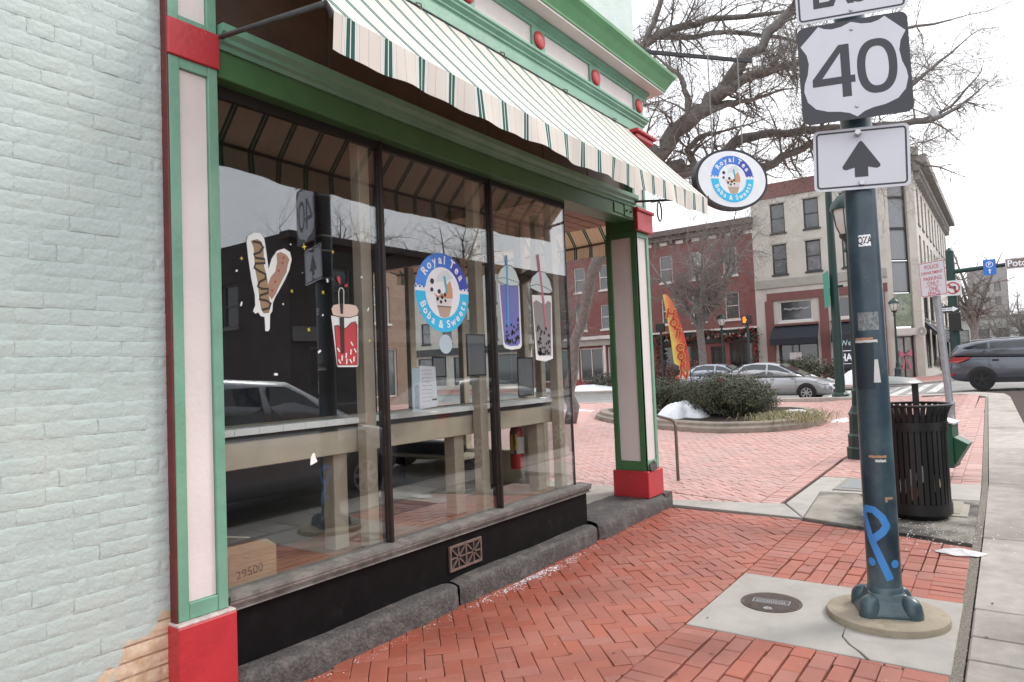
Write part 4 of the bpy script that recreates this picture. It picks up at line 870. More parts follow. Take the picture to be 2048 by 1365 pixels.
mb = MB(); mb.ring([[(.335*k*math.cos(a*math.pi/24), .335*k*math.sin(a*math.pi/24), z) for a in range(48)] for k, z in ((1, -.02), (1.0, .034), (.985, .044), (.95, .047), (.25, .053))]); obj('footing', mb, M('footing_concrete', (.34, .285, .215), .9, .12, 10, .4, 140, dirt=((.21, .16, .105), 7, .52, .75)), t, smooth=True)
# flat marks wrapped round the pole; s is metres to the right as seen from the street, z height
FA = math.atan2(-PY, -PX)
def cyl(s, z, e): a = FA + s/PR(z); return ((PR(z)+e)*math.cos(a), (PR(z)+e)*math.sin(a), z)
def wrap(name, strokes, w, mat, e=.0012, closed=None):
    mb = MB()
    for pts in strokes:
        P = []
        for (a, b), (c, d) in zip(pts, pts[1:]):
            n = max(1, int(math.hypot(c-a, d-b)/.008)); P += [(a+(c-a)*k/n, b+(d-b)*k/n) for k in range(n)]
        P.append(pts[-1]); n = len(P); L = []; Q = []
        for i, (x, z) in enumerate(P):
            x0, z0 = P[max(i-2, 0)]; x1, z1 = P[min(i+2, n-1)]; dx, dz = x1-x0, z1-z0; q = math.hypot(dx, dz) or 1
            L.append([cyl(x-dz/q*w*c, z+dx/q*w*c, e) for c in (-.5, -.3, -.1, .1, .3, .5)])
        mb.ring(L, closed=False, caps=False)
    return obj(name, mb, mat, pole)
def wpatch(name, s0, s1, z0, z1, mat, e=.0010, taper=0):
    mb = MB(); mb.grid(lambda u, v: cyl((s0+(s1-s0)*u)+taper*(v-.5)*(u-.5), z0+(z1-z0)*v + .0014*math.sin(u*17+v*5)*(1 if v in (0, 1) else 0), e), 10, 4); return obj(name, mb, mat, pole)
m_spray = flat('blue_spray', (.06, .27, .68), .45); g_ = []
for px, py in ((1776, 1152), (1756, 1104), (1741, 1070), (1735, 1041), (1732, 1024), (1737, 1015), (1751, 1016), (1767, 1030), (1775, 1046), (1767, 1058), (1752, 1070), (1742, 1080)):
    g_.append((.094*math.asin(max(-.96, min(.96, (px-1764)/35))), (1237-py)/329))
wrap('graffiti', [g_], .043, m_spray)
for px, py, r in ((1742, 1120, .025), (1788, 1121, .025)):
    s0 = .094*math.asin(max(-.93, min(.93, (px-1765)/35))); z0 = (1237-py)/329; mb = MB(); mb.ring([[cyl(s0+r*f*math.cos(k*math.pi/10), z0+r*f*math.sin(k*math.pi/10), .0014) for k in range(20)] for f in (1, .66, .33, .02)], caps=False); obj('graffiti', mb, m_spray, pole)
m_tape = flat('old_tape', (.42, .24, .15), .8); m_pap = flat('old_paper', (.62, .60, .58), .8)
wpatch('tape_scrap', -.045, .055, .985, 1.0, m_tape); wpatch('tape_scrap', -.01, .05, .96, .975, m_pap); wpatch('tape_scrap', .03, .08, .735, .75, m_tape); wpatch('tape_scrap', .03, .045, .72, .75, m_tape)
wpatch('tape_scrap', -.09, .02, 1.70, 1.715, m_tape); wpatch('paper_scrap', -.09, .045, 1.685, 1.70, m_pap); wpatch('paper_scrap', .015, .045, 1.44, 1.58, m_pap, taper=-.02); wpatch('faded_sticker', -.06, .06, 1.76, 1.87, flat('faded', (.20, .215, .22), .8, var=.5, scale=60))
wpatch('poster_remnant', -.10, .02, 1.40, 1.685, flat('dark_poster', (.016, .028, .04), .6), .0008)
wpatch('sticker_backing', -.026, .042, 2.275, 2.345, m_lw, .0010)
qv, qf = text_mesh('QZA', .060, .0012); mb = MB(); mb.add([cyl(.008+x*.62, 2.31+y, .0016) for x, y, z in qv], qf); obj('sticker_lettering', mb, m_ink, pole)
# ------------------------------------------------------------------ signs on the pole
m_sw = M('sign_white', (.60, .60, .66), .45, .03, 3); m_sb2 = flat('sign_black', (.035, .035, .045), .45); m_alu = flat('sign_aluminium', (.45, .45, .46), .35, metal=.8)
def rrect(w, h, r, n=6):
    P = []
    for cx, cy, a in ((w/2-r, h/2-r, 0), (-w/2+r, h/2-r, 90), (-w/2+r, -h/2+r, 180), (w/2-r, -h/2+r, 270)):
        P += [(cx+r*math.cos(R(a+90*k/n)), cy+r*math.sin(R(a+90*k/n))) for k in range(n+1)]
    return P
def frame_strip(pl, mb, w, h, r, lw, hh, th=.0006):
    o, i = rrect(w, h, r), rrect(w-2*lw, h-2*lw, max(.002, r-lw)); n = len(o)
    mb.add([pl.P(a, b, hh) for a, b in o + i], [(k, (k+1) % n, n+(k+1) % n, n+k) for k in range(n)])
def sign(name, label, c, yaw, roll, w, h, r, face):
    u = Vector((math.sin(yaw), -math.cos(yaw), 0)); v = Vector((0, 0, 1)); u2 = u*math.cos(roll)+v*math.sin(roll); v2 = v*math.cos(roll)-u*math.sin(roll)
    t = thing(name, label, 'road sign', c); pl = Plane((0, 0, 0), u2, v2)
    mb = MB(); mb.prism([pl.P(a, b, -.003) for a, b in rrect(w, h, r)], pl.n*.003); obj('plate', mb, [face], t)
    return t, pl
def bolts(t, pl, pts):
    for a, b in pts:
        mb = MB(); mb.ring([[pl.P(a+q*math.cos(k*math.pi/6), b+q*math.sin(k*math.pi/6), hh) for k in range(12)] for q, hh in ((.011, .0012), (.011, .003), (.006, .0075), (.002, .008))]); obj('bolt', mb, m_alu, t, smooth=True)
YAW = R(19.6)
t, pl = sign('route_sign', 'square US route shield sign with black 40 on the teal pole', (4.536, .662, 3.339), YAW, .008, .61, .61, .045, m_sb2)
half = [(.09, .445), (.18, .435), (.25, .452), (.30, .482), (.475, .305), (.425, .215), (.408, .12), (.425, .01), (.458, -.08), (.468, -.16), (.44, -.27), (.37, -.35), (.26, -.392), (.15, -.408), (.07, -.432)]
sh = [(0, .478)] + half + [(0, -.478)] + [(-a, b) for a, b in reversed(half)]
sh = [(a*.61, b*.61) for a, b in reversed(sh)]
mb = MB(); pl.poly(mb, sh, .0006, .0008); obj('shield', mb, m_sw, t)
mb = MB(); q = lambda *p: [(a*.61, b*.61) for a, b in p]
pl.poly(mb, q((-.118, -.265), (-.035, -.265), (-.035, .265), (-.118, .265)), .0018, .0004); pl.poly(mb, q((-.385, -.128), (.005, -.128), (.005, -.055), (-.385, -.055)), .0022, .0004); pl.poly(mb, q((-.385, -.055), (-.295, -.055), (-.06, .265), (-.13, .265)), .0026, .0004); obj('numeral', mb, m_sb2, t)
se = lambda rx, ry, n=48: [(.205*.61+rx*.61*math.copysign(abs(math.cos(2*math.pi*k/n))**.84, math.cos(2*math.pi*k/n)), ry*.61*math.copysign(abs(math.sin(2*math.pi*k/n))**.84, math.sin(2*math.pi*k/n))) for k in range(n)]
o_, i_ = se(.178, .272), se(.103, .197); mb = MB(); mb.add([pl.P(a, b, .002) for a, b in o_+i_], [(k, (k+1) % 48, 48+(k+1) % 48, 48+k) for k in range(48)]); obj('numeral', mb, m_sb2, t)
bolts(t, pl, ((.0, .245), (.0, -.23)))
t, pl = sign('direction_sign', 'white EAST sign at the top of the teal pole, cut by the picture edge', (4.53, .66, 3.815), YAW, .008, .61, .305, .03, m_sw)
mb = MB(); frame_strip(pl, mb, .585, .28, .024, .011, .0006); obj('border', mb, m_sb2, t); mb = MB(); pl.text(mb, 'EAST', 0, .0, .205, .0007, 0, .0085, .93); obj('lettering', mb, m_sb2, t); bolts(t, pl, ((0, -.115),))
t, pl = sign('arrow_sign', 'white road sign with black straight up arrow below the 40 shield', (4.615, .666, 2.812), R(19.0), -.030, .533, .381, .030, m_sw)
mb = MB(); frame_strip(pl, mb, .503, .351, .024, .011, .0006); obj('border', mb, m_sb2, t)
mb = MB(); pl.poly(mb, [(-.037, -.115), (.037, -.115), (.037, -.055), (.085, -.068), (.103, -.060), (.105, -.045), (.012, .098), (0, .108), (-.012, .098), (-.105, -.045), (-.103, -.060), (-.085, -.068), (-.037, -.055)], .0007, .0005); obj('arrow', mb, m_sb2, t); bolts(t, pl, ((0, .155), (0, -.155)))
t = thing('sign_clamp', 'steel band clamps holding the signs to the teal pole', 'clamp', (PX, PY, 0))
for z in (2.66, 2.96, 3.12, 3.56):
    mb = MB(); mb.lathe([(PR(z)+.001, z-.012), (PR(z)+.006, z-.010), (PR(z)+.006, z+.010), (PR(z)+.001, z+.012)], n=28, caps=False); obj('band', mb, m_alu, t)
    mb = MB(); mb.tube([(-PR(z)*.9, -.02, z), (-PR(z)-.045 if z < 2.9 else -PR(z)-.09, -.035, z)], .016, 8); obj('standoff', mb, m_alu, t)
# hand hole cover in the pad
t = thing('hand_hole_cover', 'round cast iron hand hole cover set in the concrete pad', 'manhole cover', (4.656, 1.363, .0115), R(-84))
mb = MB(); mb.lathe([(.176, -.01), (.176, .001), (.19, .0015), (.19, -.01)], n=40, caps=False); obj('ring', mb, m_iron, t)
mb = MB(); mb.lathe([(.171, -.01), (.171, .002), (.0, .002)], n=40, caps=False); obj('lid', mb, m_iron, t)
mb = MB()
for i in range(-12, 13):
    for j in range(-12, 13):
        x, y = i*.0135, j*.0135
        if x*x+y*y < .0265 and not (abs(x) < .115 and abs(y) < .042) and not (x*x+(y+.14)**2 < .0014): mb.box(x-.0045, x+.0045, y-.0045, y+.0045, .002, .0045)
obj('studs', mb, m_iron, t)
mb = MB(); mb.box(-.115, .115, .036, .042, .002, .005); mb.box(-.115, .115, -.042, -.036, .002, .005); mb.box(-.115, -.109, -.036, .036, .002, .005); mb.box(.109, .115, -.036, .036, .002, .005); obj('plaque_border', mb, m_alu, t)
mb = MB(); rb = random.Random(9)
for yy in (.012, -.016):
    x = -.095
    while x < .085:
        w = rb.uniform(.005, .012); mb.box(x, x+w, yy-.008, yy+.008, .002, .0045); x += w+.005
obj('worn_lettering', mb, m_alu, t)
mb = MB(); mb.lathe([(.026, .002), (.026, .006), (.014, .006), (.012, .002)], (0, -.14, 0), 20, caps=False); obj('bolt', mb, m_alu, t)
# ------------------------------------------------------------------ street furniture
m_bin = flat('black_steel', (.012, .012, .013), .38); m_dgp = M('lamp_green', (.010, .035, .032), .4, .2, 5); m_galv = M('galvanised', (.30, .31, .33), .45, .15, 12, metal=.55)
BX, BY = 7.62, .79; bz = G(BX, BY)
t = thing('litter_bin', 'black steel slat litter bin with flared rim and domed lid', 'litter bin', (BX, BY, bz))
sl_ = MB(); prof = [(.262, .09), (.262, .80), (.265, .90), (.278, .97), (.300, 1.03), (.318, 1.062)]
sl_.ring([[(r, -.019, z), (r+.006, -.019, z), (r+.006, .019, z), (r, .019, z)] for r, z in prof]); slm = sl_.mesh('slat', m_bin)
for k in range(34):
    o = link(bpy.data.objects.new('slat', slm)); o.parent = t; o.rotation_euler = (0, 0, 2*math.pi*k/34)
mb = MB(); mb.lathe([(.270, .05), (.279, .05), (.279, .15), (.270, .15)], n=48, caps=False); obj('bottom_band', mb, m_bin, t, smooth=True)
mb = MB(); mb.lathe([(.270, .83), (.278, .83), (.281, .91), (.273, .91)], n=48, caps=False); obj('upper_band', mb, m_bin, t, smooth=True)
mb = MB(); mb.ring([[((.322+.013*math.cos(j*math.pi/4))*math.cos(k*math.pi/24), (.322+.013*math.cos(j*math.pi/4))*math.sin(k*math.pi/24), 1.066+.013*math.sin(j*math.pi/4)) for j in range(8)] for k in range(49)], caps=False); obj('rim', mb, m_bin, t, smooth=True)
mb = MB(); mb.lathe([(.0, .05), (.255, .05), (.225, .0), (.0, .0)], n=40, caps=False); obj('foot', mb, m_bin, t)
mb = MB(); mb.lathe([(.225, .12), (.235, .95)], n=32, caps=False); obj('liner', mb, flat('bin_liner', (.010, .010, .011), .6), t, smooth=True)
mb = MB(); mb.obox((.10, -.02, 1.12), (1, 0, 0), (0, 1, 0), (0, 0, 1), .008, .028, .17); obj('lid_post', mb, m_bin, t)
mb = MB(); mb.lathe([(.275, 1.268), (.282, 1.275), (.275, 1.285), (.22, 1.316), (.12, 1.335), (.01, 1.342)], (.03, .19, 0), 48); obj('lid', mb, flat('lid_grey', (.20, .205, .20), .38), t, smooth=True)
rb = random.Random(5)
for k in range(5):
    a = rb.uniform(2.6, 3.9); z = .18+rb.random()*.3; c = Vector((.24*math.cos(a), .24*math.sin(a), z)); mb = MB()
    mb.ring([[(c.x+rb.uniform(.01, .02)*0+.012*math.cos(j), c.y+.045*math.sin(j)*s_, c.z+zz+.01*rb.random()) for j in (0, 1.2, 2.4, 3.6, 4.8)] for zz, s_ in ((-.05, .4), (0, 1), (.06, .9), (.10, .3))])
    obj('litter', mb, flat('litter_%d' % k, ((.5, .5, .52), (.36, .2, .12), (.55, .55, .55), (.4, .3, .2), (.5, .5, .5))[k]), t)
# green box on a post
t = thing('newspaper_box', 'green metal leaflet box on a short post, beside the litter bin', 'dispenser', (9.9, .71, G(9.9, .7)), R(-8))
m_gb = M('box_green', (.018, .085, .05), .4, .15, 6)
mb = MB(); mb.tube([(0, 0, 0), (0, 0, .3)], .028, 12); obj('post', mb, m_galv, t)
mb = MB(); mb.prism([(-.17, -.12, .13), (-.17, .13, .13), (-.17, .13, .72), (-.17, -.12, .65)], (.34, 0, 0)); obj('body', mb, m_gb, t, bevel=.008)
mb = MB(); mb.prism([(-.19, -.145, .652), (-.19, .145, .735), (-.19, .145, .752), (-.19, -.145, .669)], (.38, 0, 0)); obj('roof', mb, M('box_top', (.52, .54, .54), .4, .1, 8), t)
mb = MB(); mb.prism([(-.13, -.122, .16), (-.13, -.122, .50), (-.13, -.27, .42), (-.13, -.20, .30)], (.26, 0, 0)); obj('hopper', mb, m_gb, t, bevel=.004)
mb = MB()
for z0, z1 in ((.20, .34), (.38, .50)):
    for a, b, c, d in ((-.0, .09, z0, z0+.008), (.0, .09, z1, z1+.008), (.0, .006, z0, z1), (.084, .09, z0, z1)): mb.box(-.1715, -.1705, a-.06, b-.06, c, d)
obj('faded_print', mb, flat('print_pale', (.09, .19, .14), .6), t)
# police parking sign
t = thing('sign_post', 'leaning galvanised post carrying the police parking sign', 'post', (15.87, .99, G(15.87, .99)))
top = Vector((.06, .15, 3.18)); mb = MB(); mb.tube([(0, 0, 0), tuple(top)], .066, 14); obj('shaft', mb, m_galv, t, smooth=True)
mb = MB(); mb.lathe([(.075, 0), (.075, .08), (.062, .10), (.062, .34), (.072, .36), (.072, .42), (.054, .46)], n=16); obj('socket', mb, m_galv, t, smooth=True)
t, pl = sign('parking_sign', 'white Police Department Parking Only sign with red lettering', (15.76, 1.15, 3.08), R(-24), .036, .51, .69, .04, m_sw)
m_sred = flat('sign_red', (.40, .045, .055), .5)
mb = MB(); frame_strip(pl, mb, .49, .67, .035, .011, .0008); obj('border', mb, m_sred, t)
mb = MB()
for s_, y, sz in (('POLICE', .235, .105), ('DEPARTMENT', .12, .082), ('PARKING', .005, .105), ('ONLY', -.09, .105), ('ONE', -.205, .105), ('SPACE', -.29, .105)): pl.text(mb, s_, 0, y, sz, .001, 0, .0012, .80)
pl.poly(mb, [(-.16, -.148), (.16, -.148), (.16, -.141), (-.16, -.141)], .0008, .0004); obj('lettering', mb, m_sred, t); bolts(t, pl, ((0, .30), (0, -.33)))
# ornamental lamp behind the pole
def lamp(label, x, y, h, s, group=None):
    t = thing('street_lamp', label, 'street lamp', (x, y, G(x, y)), 0, group)
    mb = MB(); mb.lathe([(.19*s, 0), (.19*s, .16), (.165*s, .18), (.165*s, .34), (.14*s, .37), (.13*s, .62), (.145*s, .66), (.12*s, .70), (.085*s, .78), (.075*s, .95), (.085*s, 1.0), (.062*s, 1.04)], n=12); obj('base', mb, m_dgp, t)
    mb = MB(); mb.lathe([(.055*s, 1.0), (.036*s, h-.95), (.07*s, h-.93), (.07*s, h-.90), (.045*s, h-.86), (.05*s, h-.78), (.11*s, h-.72), (.12*s, h-.68)], n=12); obj('shaft', mb, m_dgp, t, smooth=True)
    mb = MB(); mb.lathe([(.10*s, h-.68), (.155*s, h-.55), (.185*s, h-.36), (.19*s, h-.30)], n=16, caps=False); obj('globe', mb, flat('lamp_glass', (.62, .60, .58), .25), t, smooth=True)
    for k in range(6):
        a = k*math.pi/3; mb = MB(); mb.tube([(r*s*math.cos(a), r*s*math.sin(a), z) for r, z in ((.105, h-.68), (.160, h-.55), (.19, h-.36), (.195, h-.30))], .008*s, 5); obj('cage_bar', mb, m_dgp, t)
    mb = MB(); mb.lathe([(.225*s, h-.31), (.225*s, h-.28), (.20*s, h-.20), (.12*s, h-.10), (.05*s, h-.06), (.04*s, h-.02), (.0, h)], n=20); obj('hood', mb, m_dgp, t, smooth=True)
    return t
lamp('dark green ornamental lamp post half hidden behind the teal pole', 11.216, 1.865, 4.02, 1.0)
# distant lamps
lamp('small lantern lamp in front of the red brick storefront, left', 38.5, 19.9, 4.3, 1.15, None)
lamp('lantern lamp before the dark front of the decorated bar', 38.5, 13.2, 4.25, 1.15, None)
lamp('lantern lamp in front of the corner door with pink bow', 40.5, 4.75, 4.4, 1.2, None)
# tall green signal pole
t = thing('signal_pole', 'tall dark green signal pole at the street corner', 'pole', (26.213, 4.892, G(26.2, 4.9))); m_sgp = M('signal_green', (.007, .034, .028), .45, .2, 4)
mb = MB(); mb.lathe([(.165, .10), (.15, 3), (.125, 6), (.11, 9)], n=18); obj('shaft', mb, m_sgp, t, smooth=True)
mb = MB(); mb.lathe([(.34, 0), (.34, .06), (.29, .09), (.27, .20), (.22, .26)], n=10); obj('base', mb, m_sgp, t)
mb = MB(); mb.box(-.03, .03, -.30, .02, 3.95, 4.03); mb.box(-.03, .03, -.12, .02, 5.3, 5.5); obj('bracket', mb, m_sgp, t)
t = thing('street_name_sign', 'green street name blade seen edge on at the tall green pole', 'street sign', (25.9, 5.10, 4.0), R(20))
mb = MB(); mb.prism([(-.55, -.02, -.62), (.55, -.02, -.62), (.55, -.02, .62), (-.55, -.02, .62)], (0, .012, 0)); obj('blade', mb, flat('blade_green', (.05, .33, .24), .4), t); mb = MB()
for z in (-.60, .56): mb.box(-.55, .55, -.024, -.0205, z, z+.05)
obj('border', mb, m_lw, t)
# pedestrian signals
def ped(label, x, y, zc, hand):
    t = thing('pedestrian_signal', label, 'signal', (x, y, G(x, y))); mb = MB(); mb.tube([(0, 0, 0), (0, 0, zc+.1)], .06, 10); obj('post', mb, m_sgp, t)
    mb = MB(); mb.lathe([(.14, 0), (.14, .12), (.08, .2)], n=10); obj('base', mb, m_sgp, t)
    mb = MB(); mb.box(-.16, .05, -.26, .26, zc-.24, zc+.24); obj('housing', mb, m_bin, t, bevel=.02)
    if hand:
        pl = Plane((-.165, .10, zc), (0, -1, 0), (0, 0, 1)); mb = MB()
        for p in ([(-.07, -.16), (.06, -.16), (.08, .02), (-.08, .02)], [(-.08, .025), (-.05, .025), (-.05, .13), (-.08, .13)], [(-.04, .025), (-.01, .025), (-.01, .17), (-.04, .17)], [(.0, .025), (.03, .025), (.03, .17), (.0, .17)], [(.04, .025), (.07, .025), (.07, .14), (.04, .14)], [(.075, -.08), (.13, -.0), (.11, .03), (.07, -.02)]): pl.poly(mb, p, .001, .004)
        obj('hand_symbol', mb, emit('signal_orange', (1, .16, .02), 1.6), t)
    return t
ped('pedestrian signal showing an orange hand, in front of the decorated bar', 36.9, 11.25, 3.70, True)
ped('pedestrian signal seen from behind, beside the feather flag', 36.9, 16.2, 3.62, False)
# mast arm with signs at the far corner
t = thing('mast_arm_pole', 'green signal pole with a long arm reaching right over the street', 'signal pole', (37.5, 2.0, G(37.5, 2)))
mb = MB(); mb.lathe([(.24, 0), (.17, 5.8), (.19, 5.82), (.05, 6.0)], n=14); obj('shaft', mb, m_sgp, t, smooth=True)
mb = MB(); mb.tube([(0, 0, 4.86), (0, -2.6, 4.98), (0, -9, 5.15)], [.11, .09, .06], 10); obj('arm', mb, m_sgp, t, smooth=True)
t = thing('traffic_signal', 'dark traffic signal box on the mast arm pole', 'signal', (37.2, 1.95, 2.66)); mb = MB(); mb.box(-.18, .12, -.24, .24, 0, .78); obj('housing', mb, m_bin, t, bevel=.03); mb = MB(); mb.box(-.22, -.181, -.30, .30, -.05, .02); obj('visor', mb, m_bin, t)
def fsign(name, label, c, w, h, col, draws):
    t, pl = sign(name, label, c, 0, 0, w, h, .04, flat('plate_'+name, col, .5))
    for nm, fn, mat in draws: mb = MB(); fn(pl, mb); obj(nm, mb, mat, t)
    return t
fsign('parking_guide_sign', 'blue parking sign with white P and arrow on the mast arm', (37.3, .52, 5.38), .48, .70, (.03, .16, .55), [
    ('symbol', lambda pl, mb: (pl.poly(mb, annulus(0, .12, .11, .135, 0, 6.28, 24), .002), pl.text(mb, 'P', 0, .12, .20, .002, 0, .006), pl.poly(mb, [(-.02, -.28), (.02, -.28), (.02, -.15), (.07, -.15), (0, -.08), (-.07, -.15), (-.02, -.15)], .002)), m_lw)])
fsign('street_name_sign', 'brown street name sign reading Potomac, cut off at the right', (37.3, -1.22, 5.44), 2.35, .48, (.20, .15, .13), [('lettering', lambda pl, mb: pl.text(mb, 'Potomac', -1.10, 0, .40, .003, 0, .008, .92, 'LEFT'), m_lw), ('border', lambda pl, mb: frame_strip(pl, mb, 2.31, .44, .03, .02, .002), m_lw)])
fsign('no_left_turn_sign', 'white no left turn sign with red ring on the mast arm pole', (37.25, 1.95, 4.58), .66, .70, (.62, .62, .62), [('arrow', lambda pl, mb: pl.poly(mb, [(.05, -.2), (.12, -.2), (.12, .09), (-.06, .09), (-.06, .15), (-.17, .05), (-.06, -.04), (-.06, .02), (.05, .02)], .002), m_sb2), ('ring', lambda pl, mb: (pl.poly(mb, annulus(0, 0, .22, .28, 0, 6.28, 30), .003), pl.poly(mb, [(-.2, .15), (-.15, .2), (.2, -.15), (.15, -.2)], .0035)), m_sred)])
fsign('one_way_sign', 'black and white ONE WAY arrow sign on the mast arm pole', (37.22, 2.15, 3.62), .80, .32, (.03, .03, .03), [('arrow', lambda pl, mb: pl.poly(mb, [(-.35, -.07), (.14, -.07), (.14, -.125), (.36, 0), (.14, .125), (.14, .07), (-.35, .07)], .002), m_lw), ('lettering', lambda pl, mb: pl.text(mb, 'ONE WAY', -.09, 0, .11, .0035, 0, .003, .85), m_sb2)])
# feather flag
t = thing('feather_flag', 'yellow and red HOT CORN feather flag standing in the planter', 'flag', (17.3, 6.80, G(17.3, 6.8)))
def ramp_mat(name, stops, ax):
    m = bpy.data.materials.new(name); m.use_nodes = True; N = m.node_tree.nodes; L = m.node_tree.links; b = N['Principled BSDF']; b.inputs['Roughness'].default_value = .8
    c = N.new('ShaderNodeTexCoord'); mp = N.new('ShaderNodeVectorMath'); mp.operation = 'DOT_PRODUCT'; mp.inputs[1].default_value = ax; L.new(c.outputs['Object'], mp.inputs[0])
    nz = N.new('ShaderNodeTexNoise'); nz.inputs['Scale'].default_value = 7; L.new(c.outputs['Object'], nz.inputs['Vector']); ad = N.new('ShaderNodeMath'); ad.operation = 'MULTIPLY_ADD'; ad.inputs[1].default_value = .35; L.new(nz.outputs['Fac'], ad.inputs[0]); of = N.new('ShaderNodeMath'); of.operation = 'ADD'; of.inputs[1].default_value = .50; L.new(mp.outputs['Value'], of.inputs[0]); L.new(of.outputs[0], ad.inputs[2])
    r = N.new('ShaderNodeValToRGB'); e = r.color_ramp.elements; e[0].position, e[0].color = stops[0]; e[1].position, e[1].color = stops[-1]
    for p, cc in stops[1:-1]: q = e.new(p); q.color = cc
    L.new(ad.outputs[0], r.inputs[0]); L.new(r.outputs[0], b.inputs['Base Color']); return m
fo = Vector((0, 6.80, 0)); fl = [(7.50, 3.49), (7.42, 3.50), (7.36, 3.46), (7.24, 3.28), (7.10, 2.95), (6.98, 2.50), (6.88, 2.0), (6.82, 1.42), (7.05, 1.50), (7.26, 1.62), (7.29, 1.80), (7.33, 2.3), (7.40, 2.9)]
z0_ = G(17.3, 6.8); fl = [(y-6.80, z-z0_) for y, z in fl]; mb = MB(); mb.prism([(.02*math.sin(z*4), y, z) for y, z in fl], (.01, 0, 0)); obj('cloth', mb, ramp_mat('flag_print', [(.12, (.60, .08, .055, 1)), (.42, (.64, .22, .09, 1)), (.70, (.68, .50, .12, 1)), (.95, (.66, .58, .10, 1))], (0, 2.2, -.45)), t)
mb = MB(); mb.tube([(0.03, .0, 0), (.03, .01, .7), (.03, .03, 1.2), (.03, .09, 1.9), (.03, .19, 2.45), (.03, .33, 2.95), (.03, .48, 3.26), (.03, .60, 3.41), (.03, .70, 3.43)], [.018, .018, .016, .014, .013, .012, .010, .008, .006], 8); obj('mast', mb, m_bin, t)
fp = Plane((-.03, 0, 0), (0, -1, 0), (0, 0, 1)); mb = MB(); mb2 = MB()
for ch, y, z, sz in (('H', .475, 2.98, .36), ('O', .40, 2.72, .30), ('T', .33, 2.45, .34), ('C', .275, 2.05, .30), ('O', .245, 1.82, .28), ('R', .21, 1.58, .30), ('N', .19, 1.34, .30)): fp.text(mb, ch, -y, z-.08, sz, .004, -.22, .012); fp.text(mb2, ch, -y, z-.08, sz, .001, -.22, .028)
obj('letter_outline', mb2, flat('flag_pale', (.62, .42, .10)), t); obj('lettering', mb, flat('flag_red', (.45, .03, .03)), t)
# bent hand rail by the column
t = thing('hand_rail', 'bent brown steel hand rail standing behind the corner column', 'railing', (8.73, 3.69, G(8.73, 3.69)))
mb = MB(); mb.tube([(0, 0, 0), (0, 0, .72), (.02, .02, .775), (.06, .07, .805), (.5, .55, .84), (.95, 1.05, .85), (1.0, 1.1, .82), (1.02, 1.12, .76), (1.02, 1.12, 0)], .021, 12); obj('rail', mb, M('rail_brown', (.16, .115, .095), .5, .2, 20, metal=.4), t, smooth=True)
